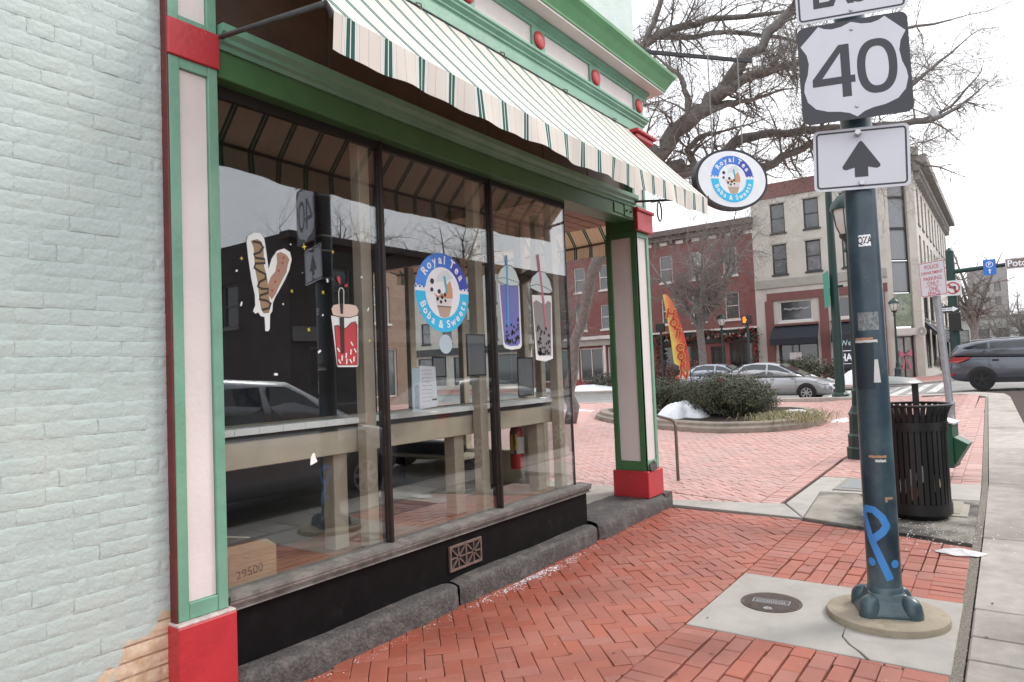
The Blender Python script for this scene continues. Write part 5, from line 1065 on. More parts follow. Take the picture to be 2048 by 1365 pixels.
# ------------------------------------------------------------------ vehicles
m_tyre = flat('tyre', (.012, .012, .013), .8); m_rim = flat('alloy', (.48, .48, .50), .3, metal=.9); m_cglass = flat('car_glass', (.022, .026, .03), .04, spec=.8); m_ctrim = flat('car_trim', (.012, .012, .013), .5)
def car(name, label, loc, rz, paint, st, wheels, roof, rw, glass_polys, lights, W, tyre_r, dark_rims=False, extra=None, cat='car'):
    """local: +x forward, y half width W/2; st = stations (x, zbottom, zshoulder, halfwidth); roof = stations (x, z, halfwidth)"""
    t = thing(name, label, cat, loc, rz); hw = W/2
    mb = MB(); rings = []
    for x, zb, zs, k in st:
        w = hw*k; h = zs-zb
        half = [(0, zb), (w*.80, zb), (w*.95, zb+.10*h), (w*.995, zb+.32*h), (w, zb+.55*h), (w*.985, zb+.78*h), (w*.93, zs-.035), (w*.80, zs-.004), (w*.4, zs+.012), (0, zs+.016)]
        rings.append([(x, y, z) for y, z in half] + [(x, -y, z) for y, z in reversed(half[1:-1])])
    mb.ring(rings); body = obj('body', mb, paint, t, smooth='all'); body.modifiers.new('sub', 'SUBSURF').levels = 1; body.modifiers[-1].render_levels = 1
    mb = MB(); rings = []
    for x, zb, zt, w0, w1 in roof:
        half = [(w0, zb), (w0*.6+w1*.4, zb+(zt-zb)*.45), (w1*1.01, zt-.10*min(1, (zt-zb)*4)), (w1*.88, zt-.022), (w1*.45, zt), (0, zt+.004)]
        rings.append([(x, y, z) for y, z in half] + [(x, -y, z) for y, z in reversed(half[:-1])])
    mb.ring(rings, closed=True); obj('cabin', mb, paint, t, smooth='all')
    def sidept(x, z):
        for a, b in zip(roof, roof[1:]):
            if a[0] >= x >= b[0] or a[0] <= x <= b[0]:
                f = (x-a[0])/(b[0]-a[0]) if b[0] != a[0] else 0; q = [a[k]+(b[k]-a[k])*f for k in range(5)]; g = (z-q[1])/max(.05, q[2]-q[1]); return q[3]+(q[4]-q[3])*max(0, min(1, g))
        return roof[0][3]
    for nm, poly in glass_polys:
        for s in (-1, 1):
            mb = MB(); P = [Vector((x, s*(sidept(x, z)+.004), z)) for x, z in poly]; tri = geometry.tessellate_polygon([P]); mb.add(P, [tuple(q) for q in tri]); mb.add([p+Vector((0, s*.006, 0)) for p in P], [tuple(q) for q in tri]); obj(nm, mb, m_cglass, t)
    for wx in wheels:
        for s in (-1, 1):
            wt = obj('wheel', MB().ring([[(wx+r*math.cos(k*math.pi/14), s*y, tyre_r+r*math.sin(k*math.pi/14)) for k in range(28)] for r, y in ((tyre_r*.6, hw-.20), (tyre_r*.97, hw-.19), (tyre_r, hw-.16), (tyre_r, hw+.005), (tyre_r*.95, hw+.022), (tyre_r*.66, hw+.024), (tyre_r*.62, hw+.012))]), m_tyre, t, smooth=True)
            rim = MB(); nsp = 5 if dark_rims else 7
            rim.ring([[(wx+r*math.cos(k*math.pi/14), s*y, tyre_r+r*math.sin(k*math.pi/14)) for k in range(28)] for r, y in ((tyre_r*.64, hw+.008), (tyre_r*.64, hw+.030), (tyre_r*.57, hw+.028), (tyre_r*.57, hw+.006))], caps=False)
            rim.ring([[(wx+r*math.cos(k*math.pi/7), s*y, tyre_r+r*math.sin(k*math.pi/7)) for k in range(14)] for r, y in ((tyre_r*.17, hw+.004), (tyre_r*.17, hw+.026), (tyre_r*.06, hw+.030))])
            for k in range(nsp):
                a = 2*math.pi*k/nsp+.3; u = Vector((math.cos(a), 0, math.sin(a))); rim.obox((wx+u.x*tyre_r*.36, s*(hw+.014), tyre_r+u.z*tyre_r*.36), u, (0, 1, 0), (-u.z, 0, u.x), tyre_r*.23, .012, tyre_r*.075)
            obj('rim', rim, m_ctrim if dark_rims else m_rim, wt)
            mb = MB(); R0 = tyre_r*1.16; mb.ring([[(wx+r*math.cos(R(-12)+k*R(204)/20), s*y, tyre_r+.02+r*math.sin(R(-12)+k*R(204)/20)) for k in range(21)] for r, y in ((R0, hw-.06), (R0, hw+.004), (R0*.2, hw+.003), )], closed=False); obj('wheel_arch', mb, m_ctrim, t)
    for nm, poly, yk, mat in lights:
        for s in (-1, 1):
            mb = MB(); P = [Vector((x, s*y*hw, z)) for x, y, z in poly]; tri = geometry.tessellate_polygon([P]); mb.add(P, [tuple(q) for q in tri]); mb.add([p+Vector((yk[0], s*yk[1], yk[2])) for p in P], [tuple(q) for q in tri])
            n = len(P); mb.f += [(mb_i, (mb_i+1) % n, (mb_i+1) % n+n, mb_i+n) for mb_i in range(n)]; mb.m += [0]*n; obj(nm, mb, mat, t)
    if extra: extra(t, hw)
    return t
m_hl = flat('headlight', (.62, .63, .65), .15, spec=.8); m_tl = flat('taillight', (.35, .012, .02), .15, spec=.8)
m_silver = M('silver_paint', (.36, .365, .38), .25, .02, 2, metal=.55, coat=.5); m_silver2 = M('silver_blue_paint', (.33, .35, .40), .25, .02, 2, metal=.55, coat=.5); m_gun = M('gunmetal_paint', (.105, .112, .135), .25, .02, 2, metal=.5, coat=.5); m_van = M('van_silver', (.30, .31, .33), .3, .02, 2, metal=.5, coat=.4)
ST_S = [(2.22, .30, .46, .60), (2.17, .22, .62, .80), (2.02, .20, .70, .92), (1.75, .19, .80, .98), (1.35, .19, .90, 1.0), (.95, .19, .955, 1.0), (.3, .19, .965, 1.0), (-.6, .19, .975, 1.0), (-1.3, .19, 1.0, 1.0), (-1.75, .20, 1.04, .98), (-2.08, .24, 1.05, .92), (-2.19, .30, .98, .84), (-2.23, .40, .78, .72)]
RF_S = [(1.18, .93, .945, .70, .66), (.75, .95, 1.18, .79, .66), (.25, .955, 1.43, .80, .58), (-.15, .96, 1.515, .80, .57), (-.65, .965, 1.53, .80, .57), (-1.1, .975, 1.48, .80, .57), (-1.5, 1.0, 1.33, .78, .58), (-1.95, 1.03, 1.06, .74, .64)]
def sedan_extra(t, hw):
    for s in (-1, 1):
        mb = MB(); mb.obox((.78, s*(hw+.06), 1.03), (1, 0, 0), (0, 1, 0), (0, 0, 1), .07, .09, .065); obj('mirror', mb, m_silver, t, bevel=.03, seg=2)
        for x in (.05, -.95): mb = MB(); mb.obox((x, s*(hw+.004), .86), (1, 0, 0), (0, 1, 0), (0, 0, 1), .08, .012, .016); obj('door_handle', mb, m_silver, t)
        for x in (.93, -.16): mb = MB(); mb.box(x-.004, x+.004, s*(hw*.999)-.003, s*(hw*.999)+.003, .30, .93); obj('door_gap', mb, m_ctrim, t)
    mb = MB(); mb.prism([(1.17, -.62, .965), (1.17, .62, .965), (.28, .52, 1.43), (.28, -.52, 1.43)], (.02, 0, .02)); obj('windshield', mb, m_cglass, t)
    mb = MB(); mb.prism([(-1.93, -.60, 1.075), (-1.93, .60, 1.075), (-1.2, .50, 1.46), (-1.2, -.50, 1.46)], (-.02, 0, .02)); obj('rear_window', mb, m_cglass, t)
    mb = MB(); mb.box(2.13, 2.235, -.52, .52, .30, .42); mb.box(2.12, 2.235, -.36, .36, .52, .60); obj('grille', mb, m_ctrim, t)
GS = [('rear_side_window', [(-1.42, 1.03), (-.22, 1.0), (-.22, 1.44), (-.75, 1.465), (-1.12, 1.39)]), ('front_side_window', [(-.14, 1.0), (.92, .975), (.62, 1.17), (.22, 1.37), (-.14, 1.445)])]
LS = [('headlight', [(2.04, .86, .70), (1.72, .965, .82), (1.62, .985, .74), (1.85, .96, .62), (2.10, .84, .60)], (.03, .02, .01), m_hl), ('taillight', [(-2.12, .90, 1.0), (-1.86, .975, .98), (-1.95, .965, .80), (-2.17, .86, .76)], (-.03, .02, 0), m_tl)]
sc_z = lambda x, y: G(x, y)-.09
car('silver_car', 'silver sedan driving right along the cross street, nearest the shrubs', (28.55, 7.66, sc_z(28.5, 7.6)), R(-90), m_silver, ST_S, (1.30, -1.30), RF_S, .6, GS, LS, 1.70, .31, extra=sedan_extra)
car('silver_car', 'bluish silver sedan partly hidden behind the nearer silver sedan', (32.6, 11.2, sc_z(32.6, 11)), R(-90), m_silver2, ST_S, (1.30, -1.30), RF_S, .6, GS, LS, 1.74, .32, extra=sedan_extra)
ST_U = [(2.25, .36, .60, .62), (2.20, .28, .80, .82), (2.0, .24, .92, .93), (1.6, .24, 1.02, .99), (1.1, .24, 1.07, 1.0), (.3, .24, 1.09, 1.0), (-.8, .24, 1.12, 1.0), (-1.5, .25, 1.15, .99), (-1.95, .28, 1.16, .95), (-2.16, .34, 1.12, .90), (-2.24, .42, .98, .84), (-2.27, .48, .80, .76)]
RF_U = [(1.30, 1.03, 1.05, .74, .70), (.85, 1.07, 1.33, .82, .68), (.35, 1.08, 1.60, .84, .62), (-.2, 1.09, 1.68, .84, .61), (-1.0, 1.11, 1.67, .84, .61), (-1.6, 1.14, 1.61, .83, .61), (-1.95, 1.15, 1.54, .81, .62), (-2.18, 1.14, 1.18, .78, .70)]
GU = [('quarter_window', [(-1.84, 1.42), (-1.28, 1.20), (-1.14, 1.19), (-1.14, 1.56), (-1.45, 1.53)]), ('rear_side_window', [(-1.08, 1.19), (-.10, 1.16), (-.10, 1.60), (-1.08, 1.565)]), ('front_side_window', [(-.02, 1.155), (1.0, 1.12), (.62, 1.38), (.30, 1.53), (-.02, 1.60)])]
LU = [('headlight', [(2.05, .86, .92), (1.65, .97, 1.0), (1.72, .97, .88), (2.1, .83, .78)], (.03, .02, .01), m_hl), ('taillight', [(-2.12, .93, 1.10), (-1.58, .995, 1.10), (-1.72, .995, 1.02), (-1.95, .97, .93), (-2.22, .88, .95)], (-.03, .03, .01), m_tl), ('reflector', [(-2.2, .86, .56), (-2.10, .92, .56), (-2.10, .92, .50), (-2.2, .86, .50)], (-.02, .03, 0), m_tl)]
def suv_extra(t, hw):
    for s in (-1, 1):
        for x in (-.95, .18): mb = MB(); mb.obox((x, s*(hw+.004), 1.0), (1, 0, 0), (0, 1, 0), (0, 0, 1), .09, .014, .018); obj('door_handle', mb, m_ctrim, t)
        mb = MB(); mb.box(-1.0, 1.3, s*hw*.985-.012, s*hw*.985+.012, .26, .40); obj('sill_trim', mb, m_ctrim, t)
        mb = MB(); mb.obox((.85, s*(hw+.08), 1.16), (1, 0, 0), (0, 1, 0), (0, 0, 1), .08, .10, .07); obj('mirror', mb, m_gun, t, bevel=.03, seg=2)
        mb = MB(); mb.tube([(.3, s*.58, 1.64), (-.5, s*.58, 1.715), (-1.6, s*.58, 1.66)], .018, 6); obj('roof_rail', mb, m_rim, t)
        for x in (-.06, -1.12): mb = MB(); mb.box(x-.004, x+.004, s*hw-.003, s*hw+.003, .42, 1.08); obj('door_gap', mb, m_ctrim, t)
    mb = MB(); mb.prism([(-2.20, -.66, 1.20), (-2.20, .66, 1.20), (-1.99, .56, 1.52), (-1.99, -.56, 1.52)], (-.02, 0, .01)); obj('rear_window', mb, m_cglass, t)
    mb = MB(); mb.prism([(1.27, -.66, 1.07), (1.27, .66, 1.07), (.38, .56, 1.59), (.38, -.56, 1.59)], (.02, 0, .02)); obj('windshield', mb, m_cglass, t)
car('grey_suv', 'dark grey SUV driving out of the picture at the right edge', (28.2, -.55, sc_z(28, .5)), R(-90), m_gun, ST_U, (1.35, -1.34), RF_U, .6, GU, LU, 1.84, .36, True, suv_extra, 'SUV')
# silver van parked at the kerb, seen only as a reflection in the shop glass
ST_V = [(2.5, .40, .70, .66), (2.42, .30, .90, .84), (2.1, .26, 1.0, .95), (1.5, .25, 1.08, 1.0), (0, .25, 1.10, 1.0), (-1.8, .25, 1.10, 1.0), (-2.3, .28, 1.10, .96), (-2.45, .36, 1.0, .9), (-2.5, .5, .8, .8)]
RF_V = [(1.75, 1.05, 1.07, .80, .74), (1.1, 1.08, 1.45, .88, .74), (.6, 1.09, 1.70, .9, .70), (-.3, 1.09, 1.76, .9, .70), (-1.8, 1.09, 1.74, .9, .70), (-2.25, 1.09, 1.66, .88, .72), (-2.45, 1.08, 1.14, .84, .76)]
GV = [('quarter_window', [(-2.15, 1.16), (-1.15, 1.15), (-1.15, 1.60), (-2.05, 1.57)]), ('rear_side_window', [(-1.05, 1.15), (.12, 1.15), (.12, 1.63), (-1.05, 1.62)]), ('front_side_window', [(.22, 1.15), (1.25, 1.14), (.75, 1.50), (.5, 1.62), (.22, 1.63)])]
car('silver_van', 'silver minivan parked at the kerb, mirrored in the left shop pane', (4.85, -1.65, -.11), 0, m_van, ST_V, (1.6, -1.5), RF_V, .6, GV, LU[:1], 1.90, .34, cat='van')
car('grey_suv', 'dark car parked behind the minivan, mirrored in the shop glass', (10.2, -1.6, -.03), 0, flat('dark_paint', (.03, .032, .04), .3, metal=.4), ST_S, (1.30, -1.30), RF_S, .6, GS, LS, 1.74, .32, extra=sedan_extra)
# ------------------------------------------------------------------ planter, shrubs, snow
def smooth_poly(P, it=2):
    for _ in range(it):
        Q = []
        for i in range(len(P)):
            a, b = P[i], P[(i+1) % len(P)]; Q += [(a[0]*.75+b[0]*.25, a[1]*.75+b[1]*.25), (a[0]*.25+b[0]*.75, a[1]*.25+b[1]*.75)]
        P = Q
    return P
def offs(P, d):
    n = len(P); o = []; ar = sum(P[i-1][0]*P[i][1]-P[i][0]*P[i-1][1] for i in range(n)); sg = 1 if ar > 0 else -1
    for i in range(n):
        ax, ay = P[i-1]; bx, by = P[(i+1) % n]; dx, dy = bx-ax, by-ay; l = math.hypot(dx, dy) or 1; o.append((P[i][0]-dy/l*d*sg, P[i][1]+dx/l*d*sg))
    return o
t = thing('planter', 'low rounded concrete planter bed with stepped kerb on the plaza', 'planter', (0, 0, 0))
PO = smooth_poly(PLANTER); m_kerb = M('kerb_concrete', (.27, .23, .19), .85, .15, 6, .4, 120, dirt=((.17, .14, .12), 2, .5, .7))
mb = MB(); mb.ring([[(x, y, G(x, y)+z) for x, y in offs(PO, d)] for d, z in ((0, -.06), (0, .10), (.03, .12), (.10, .125), (.12, .145), (.12, .19), (.15, .215), (.36, .22), (.36, .10))], caps=False); obj('kerb', mb, m_kerb, t, smooth=True)
mb = MB(); q = offs(PO, .35); mb.add([(x, y, G(x, y)+.13) for x, y in q] + [(17.8, 6.6, .26)], [(i, (i+1) % len(q), len(q)) for i in range(len(q))]); o = obj('soil', mb, M('mulch', (.035, .025, .02), .95, .6, 25, 1.0, 40), t)
def leafy(name, label, blobs, n, size, cols, stems, cat='shrub', flatten=1.0, seed=1):
    """shrub: small leaf faces through several clumps, denser near the surface, with twigs"""
    rr = random.Random(seed); x0, y0 = blobs[0][0], blobs[0][1]; zb = G(x0, y0)+.16; t = thing(name, label, cat, (x0, y0, zb)); ob = MB(); tot = sum(b[3]*b[4]*b[5] for b in blobs)
    vals = []
    for bx, by, bz, rx, ry, rz_ in blobs:
        for _ in range(int(n*rx*ry*rz_/tot)):
            while True:
                u = Vector((rr.uniform(-1, 1), rr.uniform(-1, 1), rr.uniform(-1, 1))); l = u.length
                if .05 < l <= 1: break
            k = (rr.random()**.45) * (1+.16*math.sin(u.x/l*5+u.y/l*7+seed)+.10*math.sin(u.z/l*11+u.y/l*9)); u = u/l*k
            p = Vector((bx-x0+u.x*rx, by-y0+u.y*ry, bz+u.z*rz_))
            if p.z < .02: continue
            s = size*rr.uniform(.6, 1.3); nrm = (u + Vector((rr.uniform(-1, 1), rr.uniform(-1, 1), rr.uniform(-.4, 1.2)))).normalized(); a = nrm.orthogonal().normalized(); a.rotate(Matrix.Rotation(rr.uniform(0, 6.28), 3, nrm)); b = nrm.cross(a)
            ob.add([p-a*s, p+b*s*.45, p+a*s, p-b*s*.45], [(0, 1, 2, 3)]); vals += [rr.random()]*4
    o = obj('foliage', ob, cols, t); at = o.data.attributes.new('rnd', 'FLOAT', 'POINT'); at.data.foreach_set('value', vals); o['kind'] = 'stuff'
    st_ = MB()
    for _ in range(stems):
        b = rr.choice(blobs); e = Vector((b[0]-x0+rr.uniform(-.7, .7)*b[3], b[1]-y0+rr.uniform(-.7, .7)*b[4], b[2]+rr.uniform(-.2, .8)*b[5])); s = Vector((b[0]-x0+rr.uniform(-.15, .15), b[1]-y0+rr.uniform(-.15, .15), -.05)); m = (s+e)/2+Vector((rr.uniform(-.1, .1), rr.uniform(-.1, .1), .05)); st_.tube([s, m, e], [.014, .010, .004], 4, caps=False)
    if stems: obj('stems', st_, m_bark, t)
    return t
m_bark = M('bark', (.20, .18, .165), .9, .35, 14, .9, 40); m_bark2 = M('grey_bark', (.175, .16, .15), .9, .3, 10, .9, 40)
m_yew = M('yew_leaf', (.030, .042, .016), .55, .3, 3, rnd=.5, col2=(.10, .105, .04)); m_rust = M('rust_leaf', (.14, .05, .03), .7, .3, 3, rnd=.4); m_redb = M('red_berry', (.42, .03, .035), .5, .3, 3, rnd=.4); m_gry = M('grey_leaf', (.12, .12, .10), .7, .3, 3, rnd=.4)
leafy('evergreen_shrub', 'large dark evergreen shrub spreading over the planter', [(17.1, 5.75, .62, .95, .90, .56), (17.2, 5.2, .50, .75, .55, .48), (17.4, 6.4, .54, .80, .6, .50), (17.7, 5.6, .46, .8, .85, .48)], 42000, .026, m_yew, 60, seed=3)
leafy('evergreen_shrub', 'smaller evergreen shrub at the left of the planter, behind the column', [(19.1, 8.3, .52, .8, .85, .52), (19.0, 7.6, .48, .7, .7, .48), (19.3, 9.1, .4, .6, .6, .42)], 20000, .028, m_yew, 40, seed=5)
# strappy ornamental grass
t = thing('ornamental_grass', 'dry yellow green grass tufts at the right end of the planter', 'grass', (16.3, 4.2, G(16.3, 4.2)+.16)); rr = random.Random(8); ob = MB(); vals = []
for _ in range(2600):
    a = rr.uniform(0, 6.28); x, y = rr.gauss(0, .55), rr.gauss(0, .32); x += .25; b = rr.uniform(0, 6.28); L_ = rr.uniform(.18, .42); h = rr.uniform(.08, .20); w = rr.uniform(.004, .008); d = Vector((math.cos(b), math.sin(b), 0)); s = Vector((-d.y, d.x, 0))*w
    p0 = Vector((x, y, -.04)); p1 = p0+d*L_*.4+Vector((0, 0, h)); p2 = p0+d*L_+Vector((0, 0, h*.35)); ob.add([p0-s, p0+s, p1-s, p1+s, p2], [(0, 1, 3, 2), (2, 3, 4)]); vals += [rr.random()]*5
o = obj('blades', ob, M('dry_grass', (.22, .20, .085), .8, .3, 4, rnd=.4, col2=(.34, .29, .15)), t); o['kind'] = 'stuff'; at = o.data.attributes.new('rnd', 'FLOAT', 'POINT'); at.data.foreach_set('value', vals)
def snow(label, x, y, rx, ry, h, z0, seed, lump=.12):
    rr = random.Random(seed); ph = [rr.uniform(0, 6) for _ in range(6)]; mb = MB()
    def fn(u, v):
        a = u*2*math.pi; k = v*(1+lump*math.sin(3*a+ph[0])+lump*.7*math.sin(5*a+ph[1])+lump*.4*math.sin(9*a+ph[4])); z = h*(1-v**2.2)*(1+.18*math.sin(4*a+ph[2]+v*5)*v+.10*math.sin(7*a+ph[3]+v*9)) if v < 1 else -.03
        return (rx*k*math.cos(a)+rr.uniform(-.025, .025)*(0 < u < 1), ry*k*math.sin(a)+rr.uniform(-.025, .025)*(0 < u < 1), z+rr.uniform(-.03, .03)*h*(0 < u < 1))
    mb.grid(fn, 40, 10); o = obj('snow_pile', mb, m_snow, None, smooth='all', loc=(x, y, z0)); return tag(o, label, 'snow')
snow('melting snow heap in the planter between the two shrubs', 17.2, 7.0, .75, .62, .42, G(17, 7)+.12, 1, .25); snow('thin snow patch under the dry grass tufts in the planter', 17.2, 4.2, .55, .5, .14, G(17, 4.2)+.16, 2)
snow('snow crumbs on the bricks at the right tip of the planter', 17.3, 3.25, .5, .14, .05, G(17.3, 3.2), 3, .3)
snow('long snow bank on the far sidewalk before the hedge', 39.2, 9.3, .9, 1.9, .62, G(39, 9.3), 4); snow('snow bank beside the corner entrance with the pink bow', 39.4, 6.15, .8, 1.5, .80, G(39.4, 6), 5); snow('snow bank below the red flowers across the street', 38.4, 22.0, .8, 2.4, .35, G(38, 22), 6)
snow('low snow patch on the far sidewalk behind the flag', 38.4, 26.0, .7, 1.4, .25, G(38, 26), 7); snow('thin snow patch on the plaza beyond the corner window post', 21.5, 13.2, .25, .9, .04, .06, 8, .3)
# half melted ice sheet by the litter bin
mb = MB(); ph = 1.3; mb.grid(lambda u, v: (.085*v*(1+.15*math.sin(6.28*u*3+1)+.1*math.sin(6.28*u*7))*math.cos(6.28*u)+.03*v*math.cos(6.28*u), .165*v*(1+.12*math.sin(6.28*u*4))*math.sin(6.28*u), .012*(1-v*v)+.002*math.sin(30*u+9*v)), 40, 6)
tag(obj('ice_patch', mb, M('dirty_ice', (.62, .60, .60), .35, .25, 14, .6, 40), None, smooth='all', loc=(6.42, .40, .037)), 'half melted ice patch on the bricks by the gravel joint', 'ice')
# crumbs of de-icing salt along the plinth and litter round the bin
mb = MB(); rr = random.Random(21)
def crumb(x, y, r):
    z = G(x, y)+.001; mb.add([(x-r, y, z), (x, y-r*rr.uniform(.6, 1.2), z), (x+r, y, z), (x, y+r, z), (x+rr.uniform(-.3, .3)*r, y, z+r*.7)], [(0, 1, 4), (1, 2, 4), (2, 3, 4), (3, 0, 4)])
for _ in range(620):
    x = rr.gauss(4.45, .38); crumb(x, 3.105-abs(rr.gauss(0, .05)), rr.uniform(.002, .007))
for _ in range(420): crumb(rr.uniform(2.3, 7.1), 3.10-abs(rr.gauss(0, .05)), rr.uniform(.0015, .004))
for _ in range(260): crumb(rr.gauss(7.0, .35), rr.gauss(.6, .28), rr.uniform(.003, .009))
for _ in range(120): crumb(rr.uniform(2.5, 7), rr.uniform(.4, 3), rr.uniform(.002, .004))
obj('salt_crumbs', mb, m_snow)['kind'] = 'stuff'
mb = MB()
for _ in range(60):
    x, y = rr.uniform(3, 12), rr.uniform(.0, 2.9); z = G(x, y)+.006; a = rr.uniform(0, 3.1); c, s = math.cos(a)*rr.uniform(.008, .02), math.sin(a)*.014; mb.add([(x-c, y-s, z), (x+s*.4, y-c*.4, z+.003), (x+c, y+s, z+.001), (x-s*.4, y+c*.4, z)], [(0, 1, 2, 3)])
obj('leaf_litter', mb, M('dead_leaf', (.085, .055, .035), .9, .4, 6))['kind'] = 'stuff'
for x, y, c in ((8.45, 1.38, (.55, .52, .5)), (8.15, 1.25, (.05, .04, .03)), (8.3, 1.20, (.5, .48, .45)), (6.85, .95, (.35, .13, .04))):
    mb = MB(); mb.grid(lambda u, v: ((u-.5)*.12+.01*math.sin(9*v), (v-.5)*.08, .012*math.sin(7*u)*math.sin(5*v)+.016), 5, 4); tag(obj('litter_scrap', mb, flat('scrap', c, .8), None, loc=(x, y, G(x, y)+.004)), {8.45: 'pale crumpled paper farthest on the slab left of the bin', 8.15: 'dark crumpled scrap on the slab left of the bin', 8.3: 'pale crumpled paper nearest the teal pole on the bin slab', 6.85: 'orange brown scrap at the front edge of the bin slab'}[x], 'litter', 'litter scraps by the bin')
# ------------------------------------------------------------------ trees
def twig(mb, p, d, L, r, lev, rr, wob=.35, grav=0.0):
    n = 4 if lev > 0 else 3; P = [p.copy()]; Rr = [r]; q = p.copy(); dd = d.copy()
    for k in range(n):
        dd = (dd + Vector((rr.gauss(0, wob*.5), rr.gauss(0, wob*.5), rr.gauss(grav, wob*.45)))).normalized(); q = q + dd*(L/n); P.append(q.copy()); Rr.append(max(.0025, r*(1-.8*(k+1)/n)))
    mb.tube(P, Rr, 5 if r > .03 else (4 if r > .012 else 3), caps=False)
    if lev > 0:
        for k in range(1, n+1):
            for _ in range(2 if lev > 1 else rr.choice((2, 2, 3))):
                a = dd.orthogonal().normalized(); a.rotate(Matrix.Rotation(rr.uniform(0, 6.28), 3, dd)); nd = (dd*rr.uniform(.3, .9)+a*rr.uniform(.5, 1.0)).normalized(); twig(mb, P[k], nd, L*rr.uniform(.40, .62), max(.003, Rr[k]*.62), lev-1, rr, wob, grav)
BR = dict(
    trunk=[(16.76,10.27,-0.01,0.205),(16.77,10.16,1.27,0.175),(16.64,9.91,2.4,0.17),(16.55,9.44,3.49,0.165),(16.45,8.8,4.79,0.20),(16.39,8.1,6.03,0.267),(16.55,7.48,6.95,0.264)],
    b1=[(16.55,7.48,6.95,0.264),(16.71,6.9,7.35,0.261),(16.97,6.15,8.06,0.232),(17.11,5.59,8.44,0.204),(17.2,5.07,9.07,0.176),(17.39,4.41,9.76,0.149),(17.65,3.67,10.43,0.123),(17.75,2.97,11.09,0.085)],
    b1b=[(17.03,5.7,8.29,0.166),(17.2,5.1,8.63,0.139),(17.48,4.37,8.82,0.112),(17.74,3.66,8.98,0.098),(18.06,2.7,9.08,0.073),(18.43,1.67,9.31,0.047),(18.89,0.69,9.4,0.023)],
    stub=[(17.01,6.09,8.06,0.129),(17.21,5.64,8.17,0.115),(17.37,5.24,8.2,0.089)],
    b2=[(16.48,7.59,6.82,0.211),(17.05,7.14,6.81,0.213),(17.72,6.57,6.84,0.202),(18.31,6.08,7.11,0.177),(18.74,5.78,7.64,0.165),(19.35,5.27,7.88,0.139),(20.01,4.36,7.95,0.125),(20.83,3.24,7.95,0.125),(21.64,2.11,8.0,0.111),(22.34,1.14,8.21,0.084)],
    b2b=[(18.31,6.1,6.77,0.136),(19.24,5.15,6.92,0.138),(19.85,4.62,7.32,0.125),(20.34,3.93,7.61,0.111),(21.16,2.82,7.34,0.07),(22.07,1.61,6.86,0.042)],
    b3=[(16.44,8.07,5.76,0.16),(16.73,8.05,7.45,0.149),(16.77,7.88,9.07,0.136),(16.9,7.62,10.21,0.136),(17.37,6.93,10.65,0.108),(18.01,6.04,10.91,0.095),(18.8,4.94,10.96,0.068),(19.76,3.62,11.1,0.041)],
    b3b=[(16.94,7.56,10.21,0.108),(16.96,7.33,10.63,0.094),(16.92,7.0,11.18,0.08),(16.85,6.71,11.86,0.066)],
    b4=[(16.94,6.37,7.91,0.104),(16.91,6.36,8.5,0.091),(16.8,6.47,9.02,0.078),(16.59,6.74,9.33,0.052)],
    b5=[(17.05,7.38,10.47,0.095),(17.63,6.76,10.49,0.082),(18.35,5.76,10.58,0.068),(19.23,4.56,10.38,0.055),(19.96,3.59,9.99,0.041),(20.53,2.86,9.41,0.027)],
    b6=[(22.05,1.54,8.11,0.084),(22.81,0.97,8.54,0.042),(23.46,0.36,9.37,0.029)],
    b7=[(20.83,3.24,7.95,0.084),(21.55,2.18,8.7,0.07),(22.12,1.34,9.5,0.056),(22.6,0.63,10.16,0.028)],
    b8=[(17.72,6.57,6.88,0.121),(17.5,6.67,7.33,0.107),(17.69,6.38,7.65,0.08),(17.91,5.9,7.73,0.053)],
    b9=[(16.41,8.86,4.79,0.123),(16.29,9.29,5.67,0.096),(16.09,9.85,6.57,0.084),(15.59,10.49,7.16,0.056)],
)
t = thing('plaza_tree', 'big bare tree whose limbs spread above the shop sign and over the street', 'tree', (16.76, 10.27, 0)); off = Vector((16.76, 10.27, 0)); rr = random.Random(5)
limb = MB(); fine = MB()
for k, pts in BR.items():
    P = [Vector(p[:3])-off for p in pts]; rad = [p[3]*.88 for p in pts]; PP = []; RR = []
    for i in range(len(P)-1):
        for s in range(3):
            f = s/3; j = .35*rad[i]; PP.append(P[i].lerp(P[i+1], f)+(Vector((rr.gauss(0, j), rr.gauss(0, j), rr.gauss(0, j))) if 0 < f else Vector())); RR.append((rad[i]*(1-f)+rad[i+1]*f)*rr.uniform(.92, 1.06))
    PP.append(P[-1]); RR.append(rad[-1])
    (limb if k != 'trunk' else limb).tube(PP, RR, 10)
    if k == 'trunk': continue
    ln = sum((b-a).length for a, b in zip(P, P[1:])); nsp = int(ln*(8.0 if k in ('b6', 'b7', 'b1b', 'b5', 'b2b') else 3.6))
    for _ in range(nsp):
        i = rr.randrange(1, len(PP)-1); d0 = (PP[i+1]-PP[i-1]).normalized(); a = d0.orthogonal().normalized(); a.rotate(Matrix.Rotation(rr.uniform(0, 6.28), 3, d0)); d = (d0*rr.uniform(.1, .8)+a).normalized(); f = i/len(PP)
        twig(fine, PP[i], d, rr.uniform(.7, 1.9)*(1 if f < .7 else 1.1), max(.010, min(.035, RR[i]*.35)), 2, rr, .45)
    d = (PP[-1]-PP[-3]).normalized(); twig(fine, PP[-1], d, 1.5, RR[-1]*.8, 2, rr, .4)
obj('trunk', limb, m_bark2, t, smooth='all'); obj('crown', fine, m_bark, t)
